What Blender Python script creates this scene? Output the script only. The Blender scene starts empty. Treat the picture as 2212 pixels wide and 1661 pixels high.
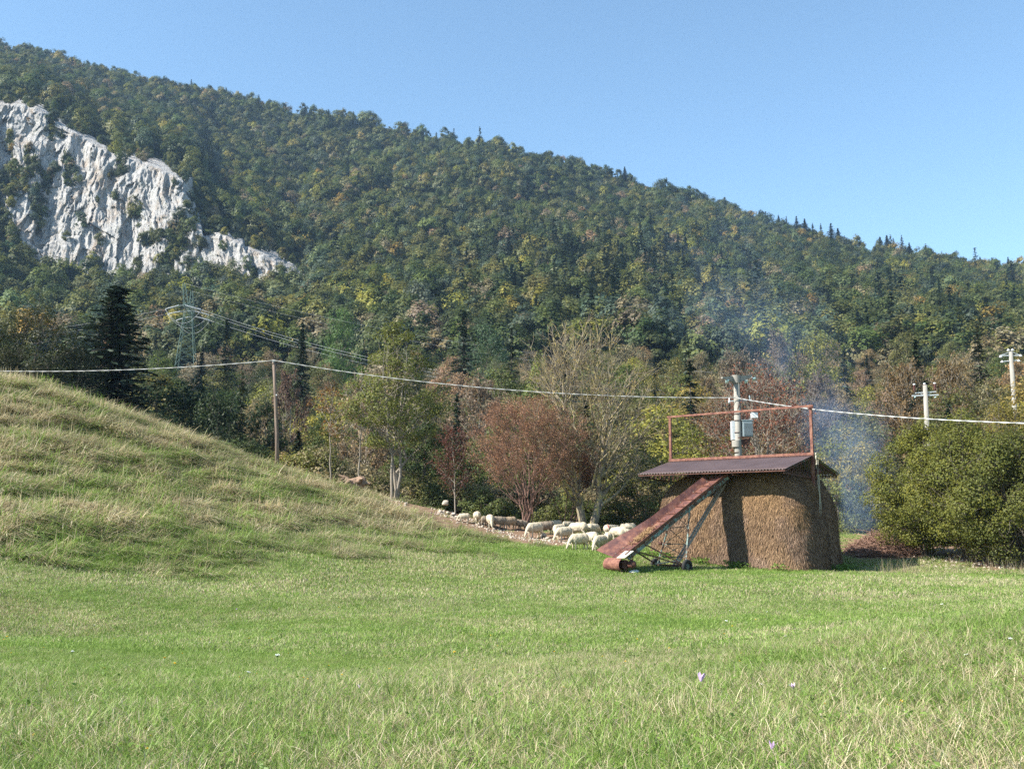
import bpy, bmesh, math, random
import numpy as np
from mathutils import Vector, Matrix, Euler

# ------------------------------------------------------------------ camera, sky, sun, exposure
SC = bpy.context.scene
COL = SC.collection
F, CX, CY = 2150.0, 1106.0, 830.5          # photograph measured on a 2212 x 1661 grid
PITCH = math.atan((1130 - CY) / F)
EYE = Vector((0, 0, 2.1))
cp_, sp_ = math.cos(PITCH), math.sin(PITCH)

cam_d = bpy.data.cameras.new('camera')
cam_d.sensor_width = 36
cam_d.lens = F / 2212 * 36
cam_d.clip_start = 0.1
cam_d.clip_end = 6000
cam = bpy.data.objects.new('camera', cam_d)
COL.objects.link(cam)
cam.location = EYE
cam.rotation_euler = (math.pi / 2 + PITCH, 0, 0)
SC.camera = cam

SUN_EL = math.radians(41)
SUN_H = Vector((-0.93, -0.37, 0)).normalized()
world = bpy.data.worlds.new("World")
SC.world = world
world.use_nodes = True
wn = world.node_tree.nodes
wl = world.node_tree.links
sky = wn.new('ShaderNodeTexSky')
sky.sky_type = 'NISHITA'
sky.sun_disc = False
sky.sun_elevation = SUN_EL
sky.sun_rotation = math.atan2(SUN_H.x, SUN_H.y) % (2 * math.pi)
sky.altitude = 300
sky.air_density = 1.0
sky.dust_density = 0.15
sky.ozone_density = 2.2
bg = wn['Background']
bg.inputs[1].default_value = 0.096
tint = wn.new('ShaderNodeMix'); tint.data_type = 'RGBA'; tint.blend_type = 'MULTIPLY'; tint.inputs[0].default_value = 1.0
tint.inputs[7].default_value = (0.95, 1.05, 1.0, 1)
wl.new(sky.outputs[0], tint.inputs[6]); wl.new(tint.outputs[2], bg.inputs[0])

sun_d = bpy.data.lights.new('sun', 'SUN')
sun_d.energy = 5.0
sun_d.angle = math.radians(0.53)
sun_d.color = (1.0, 0.95, 0.86)
sun = bpy.data.objects.new('sun', sun_d)
COL.objects.link(sun)
to_sun = Vector((SUN_H.x * math.cos(SUN_EL), SUN_H.y * math.cos(SUN_EL), math.sin(SUN_EL)))
sun.rotation_euler = to_sun.to_track_quat('Z', 'Y').to_euler()
sun.location = to_sun * 100

SC.view_settings.view_transform = 'Standard'
SC.view_settings.look = 'None'
SC.view_settings.gamma = 1
SC.view_settings.exposure = 1.35
cy = SC.cycles
cy.max_bounces = 5
cy.diffuse_bounces = 3
cy.glossy_bounces = 2
cy.transmission_bounces = 3
cy.volume_bounces = 0
cy.transparent_max_bounces = 8
cy.use_adaptive_sampling = True
cy.adaptive_threshold = 0.01
cy.use_denoising = False
try:
    cy.denoiser = 'OPENIMAGEDENOISE'; cy.denoising_input_passes = 'RGB_ALBEDO_NORMAL'; cy.denoising_prefilter = 'ACCURATE'
except Exception:
    pass

# ------------------------------------------------------------------ helpers
def at(xd, yd, Y):
    """the point at distance Y seen at (xd, yd) of the photograph"""
    x, y = (xd - CX) / F, (CY - yd) / F
    d = Vector((x, cp_ - y * sp_, sp_ + y * cp_))
    return EYE + d * (Y / d.y)

def at_np(xd, yd, Y):
    x, y = (xd - CX) / F, (CY - yd) / F
    dy = cp_ - y * sp_
    k = Y / dy
    return np.stack([x * k, Y + 0 * x, EYE.z + (sp_ + y * cp_) * k], -1)

def proj(P):
    P = np.asarray(P, float)
    r = P - np.array(EYE)
    dep = r[..., 1] * cp_ + r[..., 2] * sp_
    up = r[..., 2] * cp_ - r[..., 1] * sp_
    return np.stack([CX + F * r[..., 0] / dep, CY - F * up / dep], -1)

def hash3(i, j, k, s):
    n = (i.astype(np.int64) * 374761393 + j.astype(np.int64) * 668265263 + k.astype(np.int64) * 2147483647 + s * 1274126177) & 0xFFFFFFFF
    n = ((n ^ (n >> 13)) * 1274126177) & 0xFFFFFFFF
    n = ((n ^ (n >> 16)) * 2246822519) & 0xFFFFFFFF
    return ((n ^ (n >> 15)) & 0xFFFFFF) / float(0xFFFFFF)

def vnoise(P, s=0):
    P = np.asarray(P, float)
    f = np.floor(P)
    w = P - f
    w = w * w * (3 - 2 * w)
    i, j, k = f[..., 0], f[..., 1], f[..., 2]
    out = 0
    for a in (0, 1):
        for b in (0, 1):
            for c in (0, 1):
                ww = (w[..., 0] if a else 1 - w[..., 0]) * (w[..., 1] if b else 1 - w[..., 1]) * (w[..., 2] if c else 1 - w[..., 2])
                out = out + ww * hash3(i + a, j + b, k + c, s)
    return out * 2 - 1

def fbm(P, octv=4, s=0, gain=0.5):
    P = np.asarray(P, float)
    o, a, n = 0, 1.0, 0.0
    for q in range(octv):
        o = o + a * vnoise(P * (2 ** q) + q * 17.3, s + q)
        n += a
        a *= gain
    return o / n

def smooth01(x):
    x = np.clip(x, 0, 1)
    return x * x * (3 - 2 * x)

def mesh_np(name, V, Q=None, T=None, mats=(), attrs=None, smooth=False, mat_idx=None):
    """mesh from arrays: V (n,3), Q quads (m,4), T tris (k,3); attrs = {name: per-vertex floats or colours}"""
    me = bpy.data.meshes.new(name)
    V = np.asarray(V, np.float32)
    loops, starts, totals = [], [], []
    n = 0
    if Q is not None and len(Q):
        Q = np.asarray(Q, np.int32)
        loops.append(Q.ravel()); starts.append(np.arange(len(Q)) * 4 + n); totals.append(np.full(len(Q), 4)); n += Q.size
    if T is not None and len(T):
        T = np.asarray(T, np.int32)
        loops.append(T.ravel()); starts.append(np.arange(len(T)) * 3 + n); totals.append(np.full(len(T), 3)); n += T.size
    me.vertices.add(len(V))
    me.vertices.foreach_set('co', V.ravel())
    if n:
        L = np.concatenate(loops); S = np.concatenate(starts); K = np.concatenate(totals)
        me.loops.add(n)
        me.loops.foreach_set('vertex_index', L.astype(np.int32))
        me.polygons.add(len(S))
        me.polygons.foreach_set('loop_start', S.astype(np.int32))
        me.polygons.foreach_set('loop_total', K.astype(np.int32))
        if smooth:
            me.polygons.foreach_set('use_smooth', np.ones(len(S), bool))
        if mat_idx is not None:
            me.polygons.foreach_set('material_index', np.asarray(mat_idx, np.int32))
    for m in mats:
        me.materials.append(m)
    for k, a in (attrs or {}).items():
        a = np.asarray(a, np.float32)
        if a.ndim == 1:
            at_ = me.attributes.new(k, 'FLOAT', 'POINT'); at_.data.foreach_set('value', a)
        else:
            at_ = me.attributes.new(k, 'FLOAT_VECTOR', 'POINT'); at_.data.foreach_set('vector', a.ravel())
    me.update(calc_edges=True)
    return me

def link(o, parent=None):
    COL.objects.link(o)
    if parent is not None:
        o.parent = parent
    return o

def obj(name, me, parent=None):
    return link(bpy.data.objects.new(name, me), parent)

def tag(o, label=None, cat=None, group=None, kind=None):
    if label: o['label'] = label
    if cat: o['category'] = cat
    if group: o['group'] = group
    if kind: o['kind'] = kind
    return o

def thing(name, label, cat, loc=(0, 0, 0), rz=0.0, group=None):
    o = bpy.data.objects.new(name, None)
    COL.objects.link(o)
    o.location = loc
    o.rotation_euler = (0, 0, rz)
    o.empty_display_size = 0.3
    return tag(o, label, cat, group)

def copy_thing(src, loc=None, rz=None, scale=None):
    c = src.copy(); COL.objects.link(c)
    for ch in src.children:
        d = ch.copy(); COL.objects.link(d); d.parent = c
        for g in ch.children:
            e = g.copy(); COL.objects.link(e); e.parent = d
    if loc is not None: c.location = loc
    if rz is not None: c.rotation_euler = (0, 0, rz)
    if scale is not None: c.scale = scale
    return c

def frame_of(d):
    d = Vector(d).normalized()
    a = Vector((0, 0, 1)) if abs(d.z) < 0.95 else Vector((1, 0, 0))
    x = d.cross(a).normalized()
    return x, x.cross(d).normalized(), d     # side, up-ish, along

class MB:
    def __init__(s):
        s.V, s.Fc, s.M = [], [], []
    def add(s, verts, faces, m=0):
        b = len(s.V)
        s.V += [tuple(v) for v in verts]
        s.Fc += [tuple(b + i for i in f) for f in faces]
        s.M += [m] * len(faces)
        return s
    def box(s, c, size, R=None, m=0):
        c = Vector(c); h = Vector(size) / 2
        vs = []
        for dz in (-1, 1):
            for dx, dy in ((-1, -1), (1, -1), (1, 1), (-1, 1)):
                v = Vector((dx * h.x, dy * h.y, dz * h.z))
                vs.append(c + (R @ v if R else v))
        return s.add(vs, [(3, 2, 1, 0), (4, 5, 6, 7), (0, 1, 5, 4), (1, 2, 6, 5), (2, 3, 7, 6), (3, 0, 4, 7)], m)
    def bar(s, a, b, w, h=None, m=0, up=None):
        a, b = Vector(a), Vector(b); h = h or w
        d = (b - a).normalized()
        if up is None:
            x, y, _ = frame_of(d)
        else:
            x = d.cross(Vector(up)).normalized(); y = x.cross(d)
        vs = []
        for p in (a, b):
            for i, j in ((-1, -1), (1, -1), (1, 1), (-1, 1)):
                vs.append(p + x * (i * w / 2) + y * (j * h / 2))
        return s.add(vs, [(3, 2, 1, 0), (4, 5, 6, 7), (0, 1, 5, 4), (1, 2, 6, 5), (2, 3, 7, 6), (3, 0, 4, 7)], m)
    def tube(s, path, radii, n=8, m=0, cap=True):
        path = [Vector(p) for p in path]
        if not hasattr(radii, '__len__'): radii = [radii] * len(path)
        b = len(s.V)
        x = None
        for i, p in enumerate(path):
            d = (path[min(i + 1, len(path) - 1)] - path[max(i - 1, 0)])
            d = d.normalized() if d.length > 1e-9 else Vector((0, 0, 1))
            if x is None:
                x, y, _ = frame_of(d)
            else:
                x = (x - d * x.dot(d)).normalized(); y = x.cross(d)
            for k in range(n):
                t = 2 * math.pi * k / n
                s.V.append(tuple(p + (x * math.cos(t) + y * math.sin(t)) * radii[i]))
        for i in range(len(path) - 1):
            for k in range(n):
                k2 = (k + 1) % n
                s.Fc.append((b + i * n + k, b + (i + 1) * n + k, b + (i + 1) * n + k2, b + i * n + k2)); s.M.append(m)
        if cap:
            s.Fc.append(tuple(b + k for k in range(n))); s.M.append(m)
            e = b + (len(path) - 1) * n
            s.Fc.append(tuple(e + n - 1 - k for k in range(n))); s.M.append(m)
        return s
    def lathe(s, c, axis, prof, n=20, m=0):
        """prof: list of (distance along axis, radius)"""
        c = Vector(c); ax = Vector(axis).normalized()
        x, y, _ = frame_of(ax)
        b = len(s.V)
        for h, r in prof:
            for k in range(n):
                t = 2 * math.pi * k / n
                s.V.append(tuple(c + ax * h + (x * math.cos(t) + y * math.sin(t)) * r))
        for i in range(len(prof) - 1):
            for k in range(n):
                k2 = (k + 1) % n
                s.Fc.append((b + i * n + k, b + (i + 1) * n + k, b + (i + 1) * n + k2, b + i * n + k2)); s.M.append(m)
        s.Fc.append(tuple(b + k for k in range(n))); s.M.append(m)
        e = b + (len(prof) - 1) * n
        s.Fc.append(tuple(e + n - 1 - k for k in range(n))); s.M.append(m)
        return s
    def ell(s, c, r, R=None, nu=14, nv=9, m=0, jitter=0, rng=None):
        c = Vector(c); b = len(s.V)
        for j in range(nv + 1):
            ph = math.pi * j / nv
            for i in range(nu):
                t = 2 * math.pi * i / nu
                k = 1 + (rng.uniform(-jitter, jitter) if jitter else 0)
                v = Vector((r[0] * math.sin(ph) * math.cos(t) * k, r[1] * math.sin(ph) * math.sin(t) * k, r[2] * math.cos(ph) * k))
                s.V.append(tuple(c + (R @ v if R else v)))
        for j in range(nv):
            for i in range(nu):
                i2 = (i + 1) % nu
                s.Fc.append((b + j * nu + i, b + (j + 1) * nu + i, b + (j + 1) * nu + i2, b + j * nu + i2)); s.M.append(m)
        return s
    def mesh(s, name, mats, smooth=False):
        me = bpy.data.meshes.new(name)
        me.from_pydata(s.V, [], s.Fc)
        for k in (mats if isinstance(mats, (list, tuple)) else [mats]): me.materials.append(k)
        me.polygons.foreach_set('material_index', np.asarray(s.M, np.int32))
        if smooth: me.polygons.foreach_set('use_smooth', np.ones(len(s.Fc), bool))
        bm = bmesh.new(); bm.from_mesh(me)
        bmesh.ops.recalc_face_normals(bm, faces=bm.faces)
        bm.to_mesh(me); bm.free()
        me.update()
        return me
    def build(s, name, mats, parent=None, smooth=False, origin=None):
        if origin is not None:
            o = Vector(origin)
            s.V = [tuple(Vector(v) - o) for v in s.V]
        return obj(name, s.mesh(name, mats, smooth), parent)

# ------------------------------------------------------------------ materials
def new_mat(name):
    m = bpy.data.materials.new(name); m.use_nodes = True
    nt = m.node_tree
    return m, nt.nodes, nt.links, nt.nodes['Principled BSDF']

def N(nodes, t, **kw):
    n = nodes.new(t)
    for k, v in kw.items(): setattr(n, k, v)
    return n

def ramp(nodes, links, src, stops, interp='LINEAR'):
    r = nodes.new('ShaderNodeValToRGB')
    r.color_ramp.interpolation = interp
    els = r.color_ramp.elements
    while len(els) < len(stops): els.new(0.5)
    for e, (p, c) in zip(els, stops):
        e.position = p; e.color = (*c, 1) if len(c) == 3 else c
    links.new(src, r.inputs[0])
    return r.outputs[0]

def noise(nodes, links, scale, detail=5, rough=0.6, vec=None, coord='Object', stretch=None, dist=0.0):
    tc = nodes.new('ShaderNodeTexCoord')
    src = tc.outputs[coord]
    if stretch:
        mp = nodes.new('ShaderNodeMapping'); mp.inputs['Scale'].default_value = stretch
        links.new(src, mp.inputs[0]); src = mp.outputs[0]
    n = nodes.new('ShaderNodeTexNoise')
    n.inputs['Scale'].default_value = scale; n.inputs['Detail'].default_value = detail
    n.inputs['Roughness'].default_value = rough; n.inputs['Distortion'].default_value = dist
    links.new(src, n.inputs['Vector'])
    return n.outputs['Fac']

def mixc(nodes, links, fac, a, b, mode='MIX'):
    m = nodes.new('ShaderNodeMix'); m.data_type = 'RGBA'; m.blend_type = mode
    for s, v in ((0, fac), (6, a), (7, b)):
        if hasattr(v, 'links'): links.new(v, m.inputs[s])
        elif s == 0: m.inputs[0].default_value = v
        else: m.inputs[s].default_value = (*v, 1)
    return m.outputs[2]

def mth(nodes, links, op, a, b=None, clamp=False):
    m = nodes.new('ShaderNodeMath'); m.operation = op; m.use_clamp = clamp
    for s, v in ((0, a), (1, b)):
        if v is None: continue
        if hasattr(v, 'links'): links.new(v, m.inputs[s])
        else: m.inputs[s].default_value = v
    return m.outputs[0]

def bump(nodes, links, bsdf, h, strength=0.4, dist=0.02):
    b = nodes.new('ShaderNodeBump'); b.inputs['Strength'].default_value = strength; b.inputs['Distance'].default_value = dist
    links.new(h, b.inputs['Height']); links.new(b.outputs[0], bsdf.inputs['Normal'])

def surf(name, stops, scale=4, rough=0.7, detail=6, bumps=0.3, bdist=0.01, metal=0, stretch=None, spec=0.3, dist=0.0, coord='Object'):
    m, n, l, b = new_mat(name)
    f = noise(n, l, scale, detail, 0.65, stretch=stretch, dist=dist, coord=coord)
    l.new(ramp(n, l, f, stops), b.inputs['Base Color'])
    b.inputs['Roughness'].default_value = rough; b.inputs['Metallic'].default_value = metal
    b.inputs['Specular IOR Level'].default_value = spec
    if bumps: bump(n, l, b, f, bumps, bdist)
    return m

RUST = surf('rust', [(0.28, (0.07, 0.03, 0.024)), (0.45, (0.15, 0.06, 0.045)), (0.57, (0.23, 0.105, 0.07)), (0.75, (0.31, 0.18, 0.125))], 5, 0.75)
RUST_DARK = surf('rust_dark', [(0.3, (0.035, 0.018, 0.014)), (0.6, (0.12, 0.05, 0.035)), (0.8, (0.2, 0.1, 0.06))], 5, 0.7)
RUST_RED = surf('rust_red', [(0.28, (0.06, 0.03, 0.028)), (0.47, (0.11, 0.048, 0.04)), (0.58, (0.17, 0.075, 0.052)), (0.75, (0.25, 0.125, 0.08))], 3.4, 0.6, bumps=0.15)
OLD_PAINT = surf('old_green_paint', [(0.38, (0.05, 0.04, 0.03)), (0.47, (0.12, 0.06, 0.04)), (0.53, (0.13, 0.19, 0.17)), (0.7, (0.26, 0.33, 0.3))], 6, 0.7)
ROOF_M = surf('brown_roof', [(0.3, (0.085, 0.055, 0.05)), (0.6, (0.125, 0.083, 0.076)), (0.85, (0.17, 0.12, 0.108))], 0.9, 0.5, bumps=0.0, spec=0.5)
ROOF_U = surf('roof_underside', [(0.3, (0.16, 0.17, 0.13)), (0.7, (0.27, 0.29, 0.24))], 1.5, 0.6, bumps=0.0)
CONCRETE = surf('concrete', [(0.3, (0.19, 0.18, 0.155)), (0.55, (0.29, 0.27, 0.235)), (0.8, (0.37, 0.35, 0.31))], 2.0, 0.85, stretch=(1, 1, 0.4))
WOODP = surf('pole_wood', [(0.3, (0.10, 0.07, 0.055)), (0.6, (0.22, 0.165, 0.13)), (0.8, (0.33, 0.27, 0.22))], 4, 0.85, stretch=(3, 3, 0.25))
WOODG = surf('grey_wood', [(0.3, (0.14, 0.12, 0.105)), (0.55, (0.27, 0.24, 0.21)), (0.8, (0.5, 0.45, 0.38))], 5, 0.8, stretch=(4, 4, 0.5))
WOODL = surf('pale_wood', [(0.3, (0.38, 0.33, 0.25)), (0.7, (0.62, 0.57, 0.47))], 4, 0.75)
GALV = surf('galvanised', [(0.3, (0.42, 0.44, 0.45)), (0.7, (0.62, 0.64, 0.65))], 8, 0.45, bumps=0, metal=0.2)
TRAFO = surf('grey_paint', [(0.3, (0.2, 0.25, 0.27)), (0.7, (0.27, 0.32, 0.34))], 2, 0.5, bumps=0)
WHITEP = surf('white_paint', [(0.3, (0.6, 0.61, 0.6)), (0.7, (0.74, 0.75, 0.74))], 3, 0.5, bumps=0)
PYLON_M = surf('pylon_green', [(0.3, (0.06, 0.10, 0.085)), (0.7, (0.11, 0.17, 0.14))], 2, 0.55, bumps=0)
BROWNC = surf('brown_ceramic', [(0.3, (0.07, 0.022, 0.015)), (0.7, (0.13, 0.04, 0.025))], 3, 0.25, bumps=0, spec=0.6)
RUBBER = surf('rubber', [(0.3, (0.014, 0.014, 0.014)), (0.7, (0.035, 0.034, 0.032))], 9, 0.8)
RIM = surf('wheel_rim', [(0.3, (0.06, 0.08, 0.07)), (0.7, (0.16, 0.19, 0.17))], 9, 0.6)
CABLE = surf('cable_alu', [(0.3, (0.36, 0.36, 0.35)), (0.7, (0.52, 0.52, 0.5))], 30, 0.6, bumps=0)
WIRE = surf('wire_alu', [(0.3, (0.36, 0.37, 0.38)), (0.7, (0.48, 0.48, 0.49))], 30, 0.4, bumps=0)
ROPE = surf('rope', [(0.3, (0.3, 0.27, 0.2)), (0.7, (0.5, 0.46, 0.37))], 30, 0.9)
STONE = surf('stone', [(0.3, (0.3, 0.25, 0.2)), (0.6, (0.5, 0.43, 0.35)), (0.8, (0.62, 0.56, 0.48))], 3, 0.9, bumps=0.5, bdist=0.03)
ROOTW = surf('root_wood', [(0.3, (0.09, 0.055, 0.035)), (0.6, (0.28, 0.19, 0.13)), (0.8, (0.42, 0.32, 0.24))], 4, 0.9, bumps=0.5, bdist=0.03)
BARK = surf('bark', [(0.3, (0.06, 0.048, 0.036)), (0.6, (0.13, 0.11, 0.085)), (0.8, (0.24, 0.21, 0.165))], 6, 0.9, stretch=(3, 3, 0.6))
BARK_P = surf('bark_pale', [(0.3, (0.17, 0.14, 0.11)), (0.6, (0.3, 0.26, 0.21)), (0.8, (0.42, 0.38, 0.3))], 6, 0.9, stretch=(3, 3, 0.6))
BARK_L = surf('bark_lichen', [(0.35, (0.11, 0.085, 0.062)), (0.52, (0.26, 0.22, 0.165)), (0.6, (0.40, 0.31, 0.10)), (0.78, (0.48, 0.43, 0.34))], 3, 0.9, stretch=(2, 2, 0.6))
BARK_R = surf('bark_red', [(0.3, (0.10, 0.055, 0.04)), (0.6, (0.22, 0.13, 0.1)), (0.8, (0.36, 0.25, 0.2))], 6, 0.9, stretch=(3, 3, 0.6))
TWIG = surf('twig', [(0.3, (0.16, 0.085, 0.062)), (0.6, (0.34, 0.21, 0.155)), (0.8, (0.5, 0.37, 0.29))], 6, 0.9)

def glass_disc_mat():
    m, n, l, b = new_mat('insulator_glass')
    b.inputs['Base Color'].default_value = (0.55, 0.75, 0.72, 1)
    b.inputs['Roughness'].default_value = 0.08
    b.inputs['Specular IOR Level'].default_value = 0.9
    b.inputs['Coat Weight'].default_value = 0.6
    return m
GLASS = glass_disc_mat()

def leaf_mat(name, mode='OBJECT', trans=0.38, rough=0.55, spread=0.7):
    """leaf colour: the object's own colour (or the scattered point's) times a small leaf-to-leaf variation"""
    m, n, l, b = new_mat(name)
    if mode == 'OBJECT':
        oi = n.new('ShaderNodeObjectInfo'); c = oi.outputs['Color']
    else:
        a = n.new('ShaderNodeAttribute'); a.attribute_type = 'INSTANCER'; a.attribute_name = 'col'; c = a.outputs['Vector']
    t = n.new('ShaderNodeAttribute'); t.attribute_name = 'tone'
    tone = t.outputs['Fac']
    tint = ramp(n, l, tone, [(0.0, (1 - spread * .6, 1 - spread * .5, 1 - spread * .5)), (0.5, (1, 1, 1)), (0.8, (1.35, 1.2, 0.9)), (1.0, (1.9, 1.5, 1.0))])
    mm = n.new('ShaderNodeVectorMath'); mm.operation = 'MULTIPLY'
    l.new(c, mm.inputs[0]); l.new(tint, mm.inputs[1])
    l.new(mm.outputs[0], b.inputs['Base Color'])
    b.inputs['Roughness'].default_value = rough
    b.inputs['Specular IOR Level'].default_value = 0.25
    tr = n.new('ShaderNodeBsdfTranslucent'); l.new(mm.outputs[0], tr.inputs[0])
    ms = n.new('ShaderNodeMixShader'); ms.inputs[0].default_value = trans
    out = n['Material Output']
    l.new(b.outputs[0], ms.inputs[1]); l.new(tr.outputs[0], ms.inputs[2]); l.new(ms.outputs[0], out.inputs[0])
    return m
LEAF = leaf_mat('leaf')
LEAF_I = leaf_mat('leaf_scattered', 'INST')
NEEDLE = leaf_mat('needle', trans=0.1, rough=0.6)
NEEDLE_I = leaf_mat('needle_scattered', 'INST', trans=0.1)

def grass_mat():
    m, n, l, b = new_mat('grass_blades')
    a = n.new('ShaderNodeAttribute'); a.attribute_type = 'INSTANCER'; a.attribute_name = 'col'
    sep = n.new('ShaderNodeSeparateXYZ'); l.new(a.outputs['Vector'], sep.inputs[0])
    d = n.new('ShaderNodeAttribute'); d.attribute_name = 'dry'
    t = n.new('ShaderNodeAttribute'); t.attribute_name = 'tone'
    green = ramp(n, l, t.outputs['Fac'], [(0.0, (0.085, 0.15, 0.025)), (0.5, (0.185, 0.285, 0.052)), (1.0, (0.33, 0.43, 0.11))])
    straw = ramp(n, l, t.outputs['Fac'], [(0.0, (0.26, 0.20, 0.11)), (0.5, (0.47, 0.39, 0.24)), (1.0, (0.66, 0.58, 0.40))])
    s = mth(n, l, 'ADD', d.outputs['Fac'], sep.outputs[1])
    f = mth(n, l, 'MULTIPLY', mth(n, l, 'SUBTRACT', s, 0.95), 8.0, True)
    c = mixc(n, l, f, green, straw)
    mm = n.new('ShaderNodeVectorMath'); mm.operation = 'SCALE'
    l.new(c, mm.inputs[0]); l.new(sep.outputs[0], mm.inputs['Scale'])
    l.new(mm.outputs[0], b.inputs['Base Color'])
    b.inputs['Roughness'].default_value = 0.5; b.inputs['Specular IOR Level'].default_value = 0.3
    tr = n.new('ShaderNodeBsdfTranslucent'); l.new(mm.outputs[0], tr.inputs[0])
    ms = n.new('ShaderNodeMixShader'); ms.inputs[0].default_value = 0.35
    l.new(b.outputs[0], ms.inputs[1]); l.new(tr.outputs[0], ms.inputs[2]); l.new(ms.outputs[0], n['Material Output'].inputs[0])
    return m
GRASS_M = grass_mat()

def ground_mat():
    m, n, l, b = new_mat('meadow_soil')
    f1 = noise(n, l, 0.35, 5); f2 = noise(n, l, 9, 6, 0.75)
    c1 = ramp(n, l, f2, [(0.3, (0.04, 0.06, 0.014)), (0.5, (0.10, 0.14, 0.034)), (0.7, (0.20, 0.21, 0.08))])
    c2 = ramp(n, l, f2, [(0.3, (0.07, 0.07, 0.025)), (0.55, (0.18, 0.17, 0.075)), (0.75, (0.32, 0.28, 0.15))])
    c = mixc(n, l, ramp(n, l, f1, [(0.4, (0, 0, 0)), (0.62, (1, 1, 1))]), c1, c2)
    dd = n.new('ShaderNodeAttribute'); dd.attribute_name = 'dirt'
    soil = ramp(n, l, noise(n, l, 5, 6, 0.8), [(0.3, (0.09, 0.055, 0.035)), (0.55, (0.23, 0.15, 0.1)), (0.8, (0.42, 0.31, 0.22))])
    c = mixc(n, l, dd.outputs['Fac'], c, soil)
    l.new(c, b.inputs['Base Color']); b.inputs['Roughness'].default_value = 0.95; b.inputs['Specular IOR Level'].default_value = 0.1
    bump(n, l, b, f2, 0.6, 0.05)
    return m

def hill_mat():
    m, n, l, b = new_mat('woodland_soil')
    f2 = noise(n, l, 0.25, 6, 0.7)
    l.new(ramp(n, l, f2, [(0.3, (0.02, 0.028, 0.012)), (0.55, (0.05, 0.06, 0.025)), (0.8, (0.09, 0.085, 0.04))]), b.inputs['Base Color'])
    b.inputs['Roughness'].default_value = 1.0; b.inputs['Specular IOR Level'].default_value = 0.0
    return m

def cliff_mat():
    m, n, l, b = new_mat('limestone')
    big = noise(n, l, 0.035, 6, 0.6, stretch=(1, 1, 0.5))
    st = noise(n, l, 0.5, 8, 0.75, stretch=(1.5, 1, 0.28), dist=0.6)
    base = ramp(n, l, st, [(0.30, (0.10, 0.10, 0.105)), (0.40, (0.27, 0.265, 0.265)), (0.48, (0.44, 0.425, 0.405)), (0.70, (0.57, 0.55, 0.52))])
    warm = ramp(n, l, noise(n, l, 0.12, 6, 0.7, stretch=(1, 1, 0.5)), [(0.5, (0, 0, 0)), (0.66, (0.75, 0.75, 0.75))])
    c = mixc(n, l, warm, base, (0.33, 0.25, 0.18))
    moss = ramp(n, l, noise(n, l, 0.22, 7, 0.8, stretch=(1, 1, 0.7)), [(0.58, (0, 0, 0)), (0.64, (0.8, 0.8, 0.8))])
    c = mixc(n, l, moss, c, (0.09, 0.10, 0.05))
    l.new(c, b.inputs['Base Color']); b.inputs['Roughness'].default_value = 0.9; b.inputs['Specular IOR Level'].default_value = 0.1
    bump(n, l, b, st, 1.0, 2.2)
    return m
#@@PART2

# ------------------------------------------------------------------ the field and its mound
def ctrl():
    P = []
    def px(xd, yd, Y): P.append(tuple(at(xd, yd, Y)))
    W = P.append
    for x, z in ((-30, .9), (-12, .6), (0, .5), (12, .55), (30, .8)):
        W((x, 0, z)); W((x, -10, z))
    for x, z in ((-6, .5), (0, .48), (4, .62), (8, .85), (13, .95)): W((x, 7, z))
    for x, z in ((-7, .32), (0, .25), (3, .45), (6.5, .90), (10, 1.05), (14, 1.1)): W((x, 12.5, z))
    for x, z in ((-10, .1), (-3, .02), (3, .06), (8, .42), (11, .62), (15, .8)): W((x, 18, z))
    for x, z in ((-8, .05), (0, 0), (8, .02), (14, .08), (20, .25)): W((x, 26, z))
    for x, z in ((-2, .0), (6, 0), (12, 0), (18, -.05), (26, -.05)): W((x, 35, z))
    for x, y, z in ((4, 42, .08), (8, 41.5, 0), (11, 41, 0), (14, 43, -.05), (17, 46, -.1), (21, 42, -.15), (27, 43, -.1), (12, 50, .1), (30, 52, .2)): W((x, y, z))
    # mound
    px(-700, 1230, 25); px(-700, 1000, 40); px(-700, 800, 53); px(-700, 795, 62)
    px(-330, 1240, 25); px(-330, 1000, 41); px(-330, 805, 54); px(-330, 803, 62)
    px(0, 1400, 20); px(0, 1215, 29); px(0, 1110, 35); px(0, 1000, 42); px(0, 900, 49.5); px(0, 826, 56)
    px(150, 1220, 31); px(150, 1050, 41.5); px(150, 950, 49); px(150, 857, 57)
    px(300, 1240, 31); px(300, 1100, 40); px(300, 1000, 49); px(300, 915, 58)
    px(450, 1250, 32); px(450, 1100, 45); px(450, 970, 59)
    px(600, 1300, 27); px(600, 1200, 37); px(600, 1100, 49); px(600, 1024, 60)
    px(730, 1190, 41); px(730, 1120, 51); px(730, 1063, 62)
    px(860, 1240, 37); px(860, 1180, 45); px(860, 1130, 53); px(860, 1088, 62)
    px(1000, 1220, 41); px(1000, 1165, 50); px(1000, 1116, 60)
    px(1150, 1220, 42); px(1150, 1190, 48); px(1150, 1163, 55); px(1150, 1140, 60)
    px(1270, 1200, 46); px(1270, 1175, 52); px(1270, 1148, 59)
    px(1400, 1160, 57); px(1600, 1155, 60); px(1850, 1158, 58); px(1920, 1195, 51); px(2050, 1190, 52); px(2200, 1195, 50); px(2400, 1200, 50); px(2700, 1200, 50)
    # behind the crest
    for xd, Yr, z in ((-700, 72, 8.5), (0, 66, 8.6), (0, 74, 5.0), (200, 70, 5.5), (400, 70, 4.2), (600, 71, 3.0), (730, 70, 2.2), (860, 71, 1.6), (1000, 70, 1.0), (1150, 69, .8), (1300, 69, .8), (1500, 70, .9), (1800, 70, .9), (2100, 66, .8), (2500, 66, .8)):
        P.append(((xd - CX) / F * Yr, Yr, z))
    for x in (-75, -45, -20, 0, 20, 45, 75): P.append((x, 80, 0.6))
    return np.array(P)

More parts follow.
